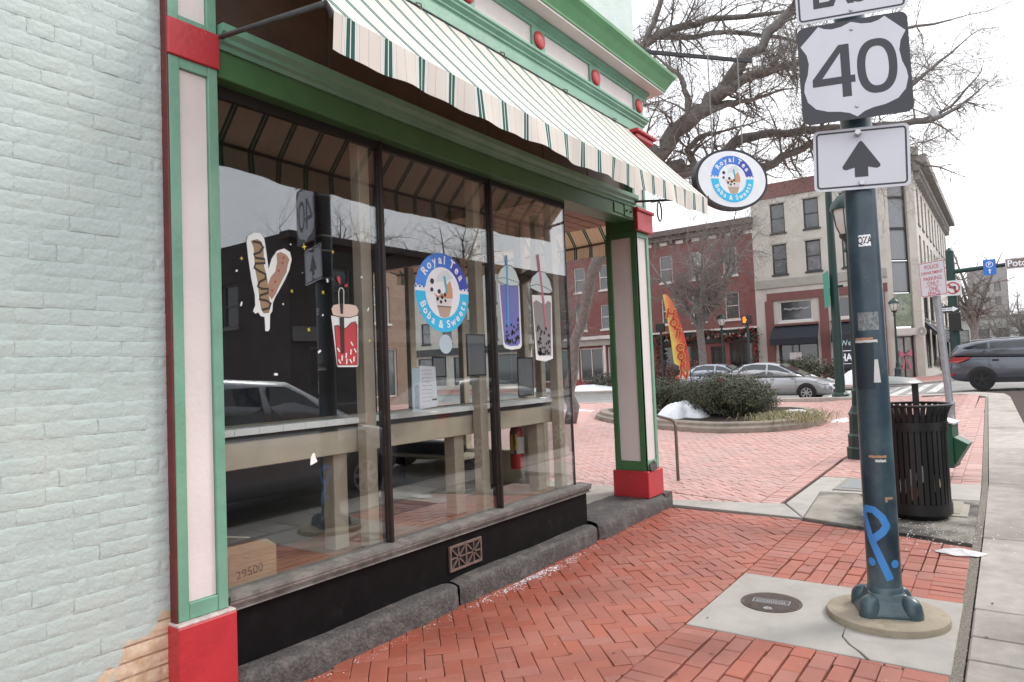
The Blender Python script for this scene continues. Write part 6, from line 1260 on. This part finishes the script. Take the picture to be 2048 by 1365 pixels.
# ragged plastic bags caught in the branches
for (x, y, z), lab in (((22.25, 1.35, 8.25), 'white plastic bag caught on a branch right of the route sign'),):
    mb = MB(); mb.grid(lambda u, v: (.16*math.sin(3.14*v)*math.cos(6.28*u)*(1+.3*math.sin(9*u)), .14*math.sin(3.14*v)*math.sin(6.28*u), .42*(v-.5)+.05*math.sin(12*u)*v), 14, 7); tag(obj('plastic_bag', mb, flat('bag', (.66, .66, .68), .4), None, smooth='all', loc=(x, y, z)), lab, 'plastic bag')
def tree(name, label, x, y, h, r, seed, levels=3, lean=(0, 0), spread=.75, forks=5, tl=.36, mat=None, group=None):
    rr = random.Random(seed); t = thing(name, label, 'tree', (x, y, G(x, y)), 0, group); tr = MB(); fi = MB(); ft = Vector((lean[0]*h*tl, lean[1]*h*tl, h*tl))
    tr.tube([(0, 0, -.1), (0, 0, .15), tuple(ft*.5+Vector((rr.gauss(0, .04), rr.gauss(0, .04), 0))), tuple(ft)], [r*1.35, r*1.05, r*.92, r*.85], 9, caps=False)
    for k in range(forks):
        a = 6.28*k/forks+rr.uniform(-.4, .4); d = Vector((math.cos(a)*spread*rr.uniform(.5, 1.1), math.sin(a)*spread*rr.uniform(.5, 1.1), 1)).normalized(); L = h*(1-tl)*rr.uniform(.75, 1.05)
        P = [ft-Vector((0, 0, .15))]; RR = [r*.62]; q = P[0].copy(); dd = d
        for s in range(5):
            dd = (dd+Vector((rr.gauss(0, .13), rr.gauss(0, .13), rr.gauss(.02, .08)))).normalized(); q = q+dd*L/5; P.append(q.copy()); RR.append(r*.62*(1-.17*(s+1)))
        tr.tube(P, RR, 6, caps=False)
        for s in range(1, 6):
            for _ in range(4):
                aa = dd.orthogonal().normalized(); aa.rotate(Matrix.Rotation(rr.uniform(0, 6.28), 3, dd)); twig(fi, P[s], (dd*.5+aa*rr.uniform(.5, 1.1)).normalized(), L*rr.uniform(.22, .42), RR[s]*.5, levels-1, rr, .4)
    obj('trunk', tr, mat or m_bark2, t, smooth='all'); obj('crown', fi, m_bark, t); return t
tree('street_tree', 'bare grey tree in front of the red brick building', 38.3, 14.35, 10.5, .25, 2, 3, (0, .02), .8, 6, .34)
tree('street_tree', 'bare tree before the red building, left of the column', 38.3, 24.6, 9.5, .20, 7, 3, (0, -.06), .8, 5, .3)
tree('street_tree', 'slim bare dark tree standing behind the grey SUV', 44.0, 1.42, 7.0, .20, 12, 2, (0, .02), .42, 5, .33, m_bark)
for k, (x, y, h) in enumerate(((78, -1.5, 7), (84, -6, 8), (92, 1.0, 8), (70, -9, 7))):
    tree('distant_tree', ('pale bare tree far down the street behind the SUV roof', 'leafless tree at the far right horizon', 'most distant hazy bare tree beside the slim dark tree', 'bare tree beyond the right picture edge')[k], x, y, h, .2, 30+k, 2, (0, 0), .9, 6, .25, m_bark, None)
leafy('hedge', 'clipped evergreen hedge along the far sidewalk before the pale building', [(40.6, 9.4, .75, .9, 1.6, .75), (40.6, 7.3, .65, .8, 1.2, .65)], 5000, .07, m_yew, 10, 'hedge', seed=9)
leafy('rusty_shrub', 'rust brown shrub beside the tree before the bar', [(39.2, 15.2, .8, .8, 1.1, .85), (39.2, 17.3, .75, .8, 1.2, .8)], 4200, .06, m_rust, 12, seed=10)
leafy('flower_bed', 'red flowers across the street seen past the window corner', [(38.8, 23.8, .35, .5, 1.3, .35)], 1800, .06, m_redb, 8, 'flowers', seed=11)
leafy('dry_shrub', 'grey dry plants beside the red flowers across the street', [(38.8, 21.2, .5, .5, 1.4, .5)], 2200, .06, m_gry, 20, 'shrub', seed=12)
leafy('dry_shrub', 'brown planter shrub at the side wall of the pale corner building', [(45.6, 2.9, .5, .6, .6, .5)], 1500, .06, m_gry, 12, 'shrub', seed=13)
# ------------------------------------------------------------------ far buildings
def facade(parent, name, O, U, S, Z, ops, mat, depth=.22):
    """wall face with real openings; O origin, U along, outward normal N; ops = (s0,s1,z0,z1)"""
    O, U = Vector(O), Vector(U).normalized(); N = U.cross(Vector((0, 0, 1)))
    ss = sorted({0, S, *[o[0] for o in ops], *[o[1] for o in ops]}); zz = sorted({0, Z, *[o[2] for o in ops], *[o[3] for o in ops]}); mb = MB()
    P = lambda s, z, d=0: O+U*s+Vector((0, 0, z))-N*d
    for a, b in zip(ss, ss[1:]):
        for c, d in zip(zz, zz[1:]):
            if any(o[0]-1e-6 <= a and b <= o[1]+1e-6 and o[2]-1e-6 <= c and d <= o[3]+1e-6 for o in ops): continue
            mb.add([P(a, c), P(b, c), P(b, d), P(a, d)], [(0, 1, 2, 3)])
    for a, b, c, d in ops:
        for q in ([P(a, c), P(b, c), P(b, c, depth), P(a, c, depth)], [P(a, d), P(a, d, depth), P(b, d, depth), P(b, d)], [P(a, c), P(a, c, depth), P(a, d, depth), P(a, d)], [P(b, c), P(b, d), P(b, d, depth), P(b, c, depth)]): mb.add(q, [(0, 1, 2, 3)])
    return obj(name, mb, mat, parent), P, U, N
m_wglass = flat('far_glass', (.05, .055, .06), .05, spec=.9); m_wwhite = flat('window_white', (.60, .57, .54), .6); m_wdark = flat('window_dark', (.035, .035, .035), .5)
m_wg2 = M('far_glass_blind', (.26, .25, .235), .12, .25, 3, spec=.8); m_wg3 = M('far_glass_curtain', (.11, .11, .11), .08, .5, 2, spec=.9); RW = random.Random(77)
def window(parent, P, U, N, a, b, c, d, fm, dep=.12, fw=.07, sill=True, mid=True, glass=None, vert=False):
    def bx(nm, s0, s1, z0, z1, d0, d1, m, pa):
        mb = MB(); ctr = P((s0+s1)/2, (z0+z1)/2, (d0+d1)/2); mb.obox(ctr, U, N, (0, 0, 1), (s1-s0)/2, (d1-d0)/2, (z1-z0)/2); return obj(nm, mb, m, pa)
    mb = MB()
    for s0, s1, z0, z1 in ((a, a+fw, c, d), (b-fw, b, c, d), (a+fw, b-fw, c, c+fw), (a+fw, b-fw, d-fw, d)):
        mb.obox(P((s0+s1)/2, (z0+z1)/2, dep), U, N, (0, 0, 1), (s1-s0)/2, .04, (z1-z0)/2)
    if mid: mb.obox(P((a+b)/2, (c+d)/2, dep), U, N, (0, 0, 1), (b-a)/2-fw, .03, .028)
    if vert: mb.obox(P((a+b)/2, (c+d)/2, dep+.002), U, N, (0, 0, 1), .028, .03, (d-c)/2-fw)
    w = obj('window', mb, fm, parent); bx('pane', a+fw*.5, b-fw*.5, c+fw*.5, d-fw*.5, dep+.02, dep+.03, glass or RW.choice((m_wglass, m_wglass, m_wg2, m_wg3)), w)
    if sill: bx('sill', a-.08, b+.08, c-.12, c-.002, -.06, .10, fm, w)
    return w
def rbox(parent, name, P, U, N, a, b, c, d, d0, d1, m):
    mb = MB(); mb.obox(P((a+b)/2, (c+d)/2, (d0+d1)/2), U, N, (0, 0, 1), (b-a)/2, abs(d1-d0)/2, (d-c)/2); return obj(name, mb, m, parent)
XF = 46.0
m_rbrick = M('far_red_brick', (.175, .066, .060), .85, .15, 2.5, .3, 20); m_rbr2 = M('dark_cornice', (.10, .075, .065), .7, .2, 4); m_cream = M('cream_render', (.49, .46, .415), .85, .06, 1.2, .2, 12, dirt=((.36, .32, .27), .5, .5, .8)); m_creamd = M('grey_belt', (.33, .315, .28), .85, .06, 2); m_rb = M('brown_red_trim', (.165, .062, .055), .6, .1, 3)
# red brick building; s runs from y = 31.5 (s=0) to y = 13.45
rb_ = thing('red_brick_building', 'three storey red brick building with dark cornice across the street', 'building', (0, 0, 0)); Y0 = 31.5; S = Y0-13.40
wins = []
for yc in (29.5, 26.75, 24.55, 22.1, 19.57, 17.28, 14.98):
    for z0, z1 in ((4.47, 6.32), (7.46, 9.38)): wins.append((Y0-yc-.48, Y0-yc+.48, z0, z1))
shop_ops = [(Y0-27.05, Y0-25.0, .55, 3.1), (Y0-24.6, Y0-21.9, .55, 3.1), (Y0-20.2, Y0-17.0, .4, 2.9), (Y0-16.6, Y0-15.6, .12, 2.7), (Y0-15.3, Y0-13.75, .4, 2.9), (Y0-30.8, Y0-28.0, .55, 3.1)]
w_, P, U, N = facade(rb_, 'wall', (XF, Y0, 0), (0, -1, 0), S, 10.4, wins+shop_ops, m_rbrick)
for o in wins: window(rb_, P, U, N, *o, m_wwhite)
for k, o in enumerate(shop_ops): window(rb_, P, U, N, *o, m_wwhite if o[0] < 10 else m_wdark, .15, .10, False, False, flat('shop_dark_glass', (.012, .012, .014), .05, spec=.9) if k == 0 else bpy.data.materials['shop_dark_glass'], k != 3)
rbox(rb_, 'cornice', P, U, N, -.1, S+.05, 10.4, 10.75, -.25, .2, m_rbr2); rbox(rb_, 'cornice', P, U, N, -.1, S+.1, 10.751, 11.12, -.55, .2, m_rbr2)
for k in range(15): rbox(rb_, 'bracket', P, U, N, .4+k*1.2, .6+k*1.2, 10.12, 10.399, -.28, .0, m_rbr2); 
for k in range(15): rbox(rb_, 'frieze_vent', P, U, N, .75+k*1.2, 1.3+k*1.2, 10.12, 10.35, -.02, .0, m_wwhite)
rbox(rb_, 'shop_cornice', P, U, N, 0, Y0-21.2, 3.72, 3.98, -.35, -.003, m_wwhite); rbox(rb_, 'shop_fascia', P, U, N, 0, Y0-21.2, 3.25, 3.715, -.18, -.003, m_creamd)
rbox(rb_, 'shop_cornice', P, U, N, Y0-20.9, S, 3.78, 3.90, -.25, -.003, m_wwhite); rbox(rb_, 'shop_fascia', P, U, N, Y0-20.9, S, 2.95, 3.775, -.10, -.003, m_bin)
for s in (Y0-27.2, Y0-24.8, Y0-21.6): rbox(rb_, 'shop_post', P, U, N, s-.10, s+.10, 0, 3.24, -.12, -.004, m_wwhite)
fp2 = Plane(P(Y0-17.2, 3.35, -.105), U, (0, 0, 1)); mb = MB()
for s_, a in (('A', -2.55), ('L', -2.05), ('R', .0), ('S', .5), ('H', 1.1), ('O', 1.62), ('U', 2.12), ('S', 2.62), ('E', 3.1)): fp2.text(mb, s_, a, .03, .42, .004, 0, .01)
obj('shop_lettering', mb, m_lw, rb_)
rr = random.Random(2); gt = thing('garland', 'red and green holiday garland draped over the dark bar front', 'garland', (XF-.3, 16.8, 2.9)); mb = MB(); mb2 = MB()
for k in range(900):
    s = rr.uniform(-3.3, 3.6); z = .55+.22*math.cos(s*2.2)+rr.gauss(0, .12); c = Vector((rr.gauss(-.05, .08), s, z)); a = Vector((rr.gauss(0, 1), rr.gauss(0, 1), rr.gauss(0, 1))).normalized()*.10; b = a.orthogonal().normalized()*.05; (mb if k % 3 else mb2).add([c-a, c+b, c+a, c-b], [(0, 1, 2, 3)])
for k in range(500):
    s = rr.choice((-3.35, 3.55))+rr.gauss(0, .12); c = Vector((rr.gauss(-.05, .08), s, rr.uniform(-1.6, .6))); a = Vector((rr.gauss(0, 1), rr.gauss(0, 1), rr.gauss(0, 1))).normalized()*.10; b = a.orthogonal().normalized()*.05; (mb if k % 3 else mb2).add([c-a, c+b, c+a, c-b], [(0, 1, 2, 3)])
obj('greenery', mb, M('fir_green', (.05, .06, .03), .8, .3, 3), gt); obj('red_bows', mb2, M('bow_red', (.30, .015, .02), .6, .3, 3), gt)
rbox(rb_, 'roof', P, U, N, 0, S, 10.2, 10.39, .3, 14, m_rbr2); 
# pale corner building; s from y = 13.4 to 5.65
wb_ = thing('pale_corner_building', 'pale four storey corner building with brown red shop trim across the street', 'building', (0, 0, 0)); Y0 = 13.402; S = Y0-5.65
wins = []
for yc in (11.73, 9.68, 7.55):
    for z0, z1 in ((7.15, 9.1), (9.87, 11.78)): wins.append((Y0-yc-.45, Y0-yc+.45, z0, z1))
sh_ = [(Y0-11.94, Y0-9.91, 4.05, 5.40), (Y0-8.6, Y0-6.6, 4.05, 5.40)]; dr_ = [(Y0-12.1, Y0-9.7, .12, 2.95), (Y0-8.7, Y0-6.5, .12, 2.95)]
w_, P, U, N = facade(wb_, 'wall', (XF, Y0, 0), (0, -1, 0), S, 12.2, wins+sh_+dr_, m_cream)
for o in wins: window(wb_, P, U, N, *o, m_wdark, sill=True)
for o in sh_: window(wb_, P, U, N, *o, m_wwhite, .12, .10, True, False)
for o in dr_: window(wb_, P, U, N, *o, m_wdark, .25, .12, False, False, m_wglass, True)
for o in wins: rbox(wb_, 'window_lintel', P, U, N, o[0]-.08, o[1]+.08, o[3]+.004, o[3]+.10, -.03, .0, m_creamd)
rbox(wb_, 'parapet', P, U, N, 0, S, 12.2, 13.15, -.06, .3, m_rb); rbox(wb_, 'belt_course', P, U, N, 0, S, 6.30, 6.84, -.08, -.003, m_creamd); rbox(wb_, 'shop_fascia', P, U, N, .75, S-.02, 5.46, 5.95, -.10, -.003, m_rb)
for s in (Y0-12.55, Y0-9.25, Y0-6.1): rbox(wb_, 'shop_post', P, U, N, s-.25, s+.25, 0, 5.455, -.10, -.003, m_rb)
for o in sh_: rbox(wb_, 'window_ledge', P, U, N, o[0]-.3, o[1]+.3, 3.80, 3.92, -.20, -.003, m_rb)
for (a, b), lab in (((Y0-12.4, Y0-9.6), 'dark fabric awning over the left shop door of the pale building'), ((Y0-8.8, Y0-6.4), 'dark fabric awning over the right shop door of the pale building')):
    mb = MB(); mb.prism([P(a, 3.78, 0), P(a, 2.95, -.85), P(a, 2.55, -.86), P(a, 2.55, -.83), P(a, 3.70, -.0)], U*(b-a)); tag(obj('door_awning', mb, flat('awning_navy', (.016, .018, .028), .8)), lab, 'awning')
mb = MB(); fp3 = Plane(P(0, 0, .23), U, (0, 0, 1)); fp3.poly(mb, [(Y0-11.5, 1.55), (Y0-10.75, 1.55), (Y0-10.75, 2.05), (Y0-11.5, 2.05)], .0, .01); tag(obj('paper_notice', mb, m_lw), 'white paper notice in the left shop door of the pale building', 'notice')
mb = MB(); fp4 = Plane(P(Y0-10.9, 4.85, .085), U, (0, 0, 1)); fp4.stroke(mb, [(-.75+.05*k, .06*math.sin(k*1.9)+.03*math.sin(k*.7)) for k in range(31)], .022, 0, .01); obj('window_script', mb, m_lw, wb_)
# chamfered corner bay
C0, C1 = Vector((XF, 5.65, 0)), Vector((XF+1.53, 4.12, 0)); Uc = (C1-C0).normalized(); Lc = (C1-C0).length
w_, P, U, N = facade(wb_, 'corner_wall', C0, Uc, Lc, 13.6, [(.35, Lc-.55, .1, 2.75), (.35, Lc-.55, 3.2, 13.0)], m_cream, .3)
m_bay = flat('bay_glass', (.16, .17, .18), .06, spec=.9)
for k, (a, b) in enumerate(((5.35, 7.25), (7.3, 9.2), (9.25, 11.1), (11.15, 12.95))): window(wb_, P, U, N, .37, Lc-.57, a, b, m_wdark, .2, .06, False, False, m_bay)
rbox(wb_, 'mural_panel', P, U, N, .36, Lc-.56, 3.3, 5.3, .10, .2, M('mural_green', (.12, .17, .12), .7, .5, 5, col2=(.30, .34, .26)))
mb = MB(); mp_ = Plane(P((Lc-.2)/2, 4.35, .095), U, (0, 0, 1)); 
for k in range(16): mp_.stroke(mb, [(.12*math.cos(k*.3927), .12*math.sin(k*.3927)), (.42*math.cos(k*.3927), .42*math.sin(k*.3927))], .04, 0, .01)
obj('mural_star', mb, flat('mural_pale', (.42, .46, .36)), wb_)
rbox(wb_, 'sign_band', P, U, N, .2, Lc-.4, 2.78, 3.18, -.05, -.003, m_wwhite)
window(wb_, P, U, N, .37, Lc-.57, .12, 2.74, m_wdark, .2, .08, False, False, None, True)
mb = MB(); bp_ = Plane(P((Lc-.2)/2, 1.5, .12), U, (0, 0, 1))
for p in ([(0, .1), (-.42, .42), (-.42, -.02)], [(0, .1), (.42, .45), (.42, .0)], [(-.03, .05), (-.30, -.75), (-.16, -.78)], [(.03, .05), (.20, -.75), (.34, -.70)]): bp_.poly(mb, p, 0, .03)
tag(obj('ribbon_bow', mb, flat('bow_pink', (.52, .14, .22), .6)), 'big pink ribbon bow on the corner entrance door', 'bow')
mb = MB(); rs = Plane(P(Lc-.62, 2.95, -.55), U, (0, 0, 1)); rs.poly(mb, circ(0, 0, .33, 28), 0, .06); t = tag(obj('round_sign', mb, flat('round_pale', (.5, .49, .45))), 'pale round sign above the corner entrance door', 'sign')
mb = MB(); rs.poly(mb, annulus(0, 0, .10, .26, 0, 6.28, 28), .061, .004); obj('emblem', mb, flat('emblem_grey', (.30, .30, .28)), t)
rbox(wb_, 'corner_cornice', P, U, N, -.15, Lc+.15, 13.6, 14.1, -.35, .4, m_creamd)
# side wall along the street
SX = Lc; w2, P, U, N = facade(wb_, 'side_wall', C1, (1, 0, 0), 26, 13.4, [(1.2+k*2.5, 2.3+k*2.5, a, b) for k in range(10) for a, b in ((6.9, 9.0), (9.7, 11.9))]+[(1.4+k*4.2, 4.4+k*4.2, .7, 3.0) for k in range(6)]+[(1.4+k*4.2, 4.4+k*4.2, 3.8, 5.6) for k in range(6)], m_cream)
for k in range(10):
    for a, b in ((6.9, 9.0), (9.7, 11.9)): window(wb_, P, U, N, 1.2+k*2.5, 2.3+k*2.5, a, b, m_wdark)
for k in range(6):
    window(wb_, P, U, N, 1.4+k*4.2, 4.4+k*4.2, .7, 3.0, m_wdark, .1, .1, False, False, None, True); window(wb_, P, U, N, 1.4+k*4.2, 4.4+k*4.2, 3.8, 5.6, m_wdark, .1, .1, True, False, None, True)
    mb = MB(); mb.prism([P(1.2+k*4.2, 3.6, 0), P(1.2+k*4.2, 2.5, -1.0), P(1.2+k*4.2, 2.3, -1.0), P(1.2+k*4.2, 3.4, 0)], U*3.4); tag(obj('shop_awning', mb, bpy.data.materials['awning_navy']), ('first', 'second', 'third', 'fourth', 'fifth', 'sixth')[k]+' dark awning from the corner on the side wall of the pale building', 'awning', 'awnings on the side wall')
m_sc = M('grey_cornice', (.26, .245, .23), .8, .2, 3)
rbox(wb_, 'side_cornice', P, U, N, -.1, 26, 12.7, 13.1, -.35, -.003, m_sc); rbox(wb_, 'side_cornice', P, U, N, -.1, 26.1, 13.101, 13.6, -.75, .3, m_sc)
for k in range(26): rbox(wb_, 'bracket', P, U, N, .2+k, .42+k, 12.2, 12.699, -.32, -.003, m_sc)
rbox(wb_, 'roof', P, U, N, -1.3, 26, 13.0, 13.2, .05, 9, m_rbr2)
mb = MB(); mb.box(46.5, 60, 13.25, 13.40, 0, 12.9); obj('party_wall', mb, m_cream, wb_)
mb = MB(); mb.box(46.5, 60, 13.42, 31.4, 0, 10.19); obj('core', mb, m_dark, rb_)  # unseen dark box added behind the red facade to block light
mb = MB(); mb.box(46.6, 47.2, 6.0, 13.2, 0, 12.1); obj('core', mb, m_dark, wb_)  # likewise added behind the pale facade, an unseen light block
# welcome board
t = thing('welcome_board', 'dark board with pale Welcome lettering behind the teal pole', 'sign', (39.6, 7.08, G(39.6, 7.1)))
mb = MB(); mb.box(0, .08, -1.35, .32, .9, 2.75); obj('panel', mb, flat('board_navy', (.012, .016, .024), .6), t, bevel=.02)
for y in (-1.25, .2): mb = MB(); mb.box(.02, .07, y-.05, y+.05, -.1, .9); obj('leg', mb, m_bin, t)
wp = Plane((-.004, .26, 0), (0, -1, 0), (0, 0, 1)); mb = MB(); wp.text(mb, 'Wel', 0.08, 2.20, .42, .001, .06, .0, .85, 'LEFT'); obj('script', mb, flat('pale_teal', (.45, .62, .62)), t)
mb = MB(); wp.text(mb, 'HAG', .02, 1.45, .54, .001, 0, .016, .80, 'LEFT'); wp.poly(mb, [(.0, 1.12), (1.3, 1.12), (1.3, 1.15), (0, 1.15)], .0, .002); wp.poly(mb, [(.0, 1.80), (1.3, 1.80), (1.3, 1.84), (0, 1.84)], .0, .002); obj('lettering', mb, m_lw, t)
# distant things down the street at the right
t = thing('distant_tower', 'grey tower block far down the street above the SUV', 'building', (150, 2.6, 0)); w_, P, U, N = facade(t, 'wall', (0, 3, 0), (0, -1, 0), 6, 17, [(.8+k*1.6, 1.7+k*1.6, 2+j*2.6, 3.6+j*2.6) for k in range(3) for j in range(5)], M('tower_grey', (.30, .28, .27), .9))
for k in range(3):
    for j in range(5): window(t, P, U, N, .8+k*1.6, 1.7+k*1.6, 2+j*2.6, 3.6+j*2.6, m_wdark, mid=False, sill=False)
rbox(t, 'core', P, U, N, .01, 5.99, 0, 16.9, .4, 6, bpy.data.materials['tower_grey'])
t = thing('distant_building', 'low pale building far behind the slim dark tree', 'building', (110, 1.5, 0)); w_, P, U, N = facade(t, 'wall', (0, 5, 0), (0, -1, 0), 12, 6, [(1+k*2.2, 2.2+k*2.2, 3, 4.6) for k in range(5)], M('low_grey', (.34, .35, .33), .9))
for k in range(5): window(t, P, U, N, 1+k*2.2, 2.2+k*2.2, 3, 4.6, m_wdark, mid=False)
rbox(t, 'roof', P, U, N, -.2, 12.2, 6, 6.3, -.2, 8, m_rbr2); rbox(t, 'core', P, U, N, .01, 11.99, 0, 5.98, .3, 7.5, bpy.data.materials['low_grey'])
# ------------------------------------------------------------------ the other side of our street, mirrored in the shop glass
ob_ = thing('opposite_building', 'dark two storey building across the street, mirrored in the shop windows', 'building', (0, 0, 0)); m_ob = M('opposite_brick', (.060, .050, .050), .85, .2, 2); m_ob2 = M('opposite_trim', (.20, .19, .18), .8)
ops = [(1.5+k*3.2, 2.7+k*3.2, 3.9, 5.6) for k in range(9)]+[(1.0+k*3.2, 3.4+k*3.2, .6, 2.7) for k in range(9)]
w_, P, U, N = facade(ob_, 'wall', (44, -13, 0), (-1, 0, 0), 29.8, 6.4, ops, m_ob)
for o in ops: window(ob_, P, U, N, *o, m_ob2, mid=o[2] > 3, sill=o[2] > 3)
rbox(ob_, 'cornice', P, U, N, -.1, 29.9, 6.4, 6.65, -.25, .3, m_ob); rbox(ob_, 'shop_fascia', P, U, N, 0, 29.7, 2.9, 3.4, -.12, -.003, m_ob2)
w_, P, U, N = facade(ob_, 'side_wall', (14.2, -13.0, 0), (0, -1, 0), 16, 6.62, [(3+k*4, 4.1+k*4, 3.6, 5.2) for k in range(3)], m_ob)
for k in range(3): window(ob_, P, U, N, 3+k*4, 4.1+k*4, 3.6, 5.2, m_ob2)
sheet('opposite_sidewalk', rng(-20, 45, 5), [-13, -11.5, -9.8], 0.0, m_slab)
for k, (x, y, h) in enumerate(((25, -24, 11.5), (33, -22, 12.5), (29, -28, 11))):
    tree('opposite_tree', ('bare tree mirrored above the dark roof in the left pane', 'bare tree mirrored behind the round logo sticker', 'bare tree mirrored near the first window mullion')[k], x, y, h, .22, 50+k, 2, (0, 0), .8, 6, .4)

# cream building continuing the far side of the cross street to the left, seen through the shop
cb_ = thing('cream_building', 'cream three storey building left of the red brick building, seen through the shop glass', 'building', (0, 0, 0)); Y0 = 58.0; S = Y0-31.55
ops = [(1.2+k*2.6, 2.3+k*2.6, a, b) for k in range(10) for a, b in ((4.3, 6.2), (7.4, 9.3))]+[(.8+k*4.3, 4.2+k*4.3, .5, 3.0) for k in range(6)]
w_, P, U, N = facade(cb_, 'wall', (XF, Y0, 0), (0, -1, 0), S, 10.6, ops, m_cream)
for o in ops: window(cb_, P, U, N, *o, m_wdark, mid=o[2] > 3, sill=o[2] > 3)
rbox(cb_, 'cornice', P, U, N, -.1, S, 10.6, 11.3, -.4, .3, m_creamd); rbox(cb_, 'shop_fascia', P, U, N, 0, S, 3.2, 3.8, -.15, -.003, m_wdark)
# the row of buildings closing the plaza on the left
pb_ = thing('plaza_building', 'tan brick building at the left side of the plaza, seen through the shop glass', 'building', (0, 0, 0)); m_tanb = M('tan_brick', (.26, .17, .12), .85, .15, 2.5)
ops = [(1.5+k*3, 2.8+k*3, a, b) for k in range(6) for a, b in ((4.3, 6.2), (7.4, 9.3))]+[(1.0+k*3, 3.2+k*3, .5, 3.0) for k in range(6)]
w_, P, U, N = facade(pb_, 'wall', (7.2, 26, 0), (1, 0, 0), 19, 10.4, ops, m_tanb)
for o in ops: window(pb_, P, U, N, *o, m_wwhite, mid=o[2] > 3, sill=o[2] > 3)
rbox(pb_, 'cornice', P, U, N, -.1, 19.1, 10.4, 11.0, -.4, .3, m_rbr2)
for o in bpy.data.objects:
    if o.type == 'MESH' and o.parent and o.name.split('.')[0] in ('pearl', 'jelly', 'spot', 'splash', 'lettering', 'handwriting', 'red_bows', 'greenery', 'worn_lettering', 'studs', 'mural_star', 'shop_lettering', 'letter_outline', 'faded_print', 'numeral', 'writing'): o['kind'] = 'stuff'
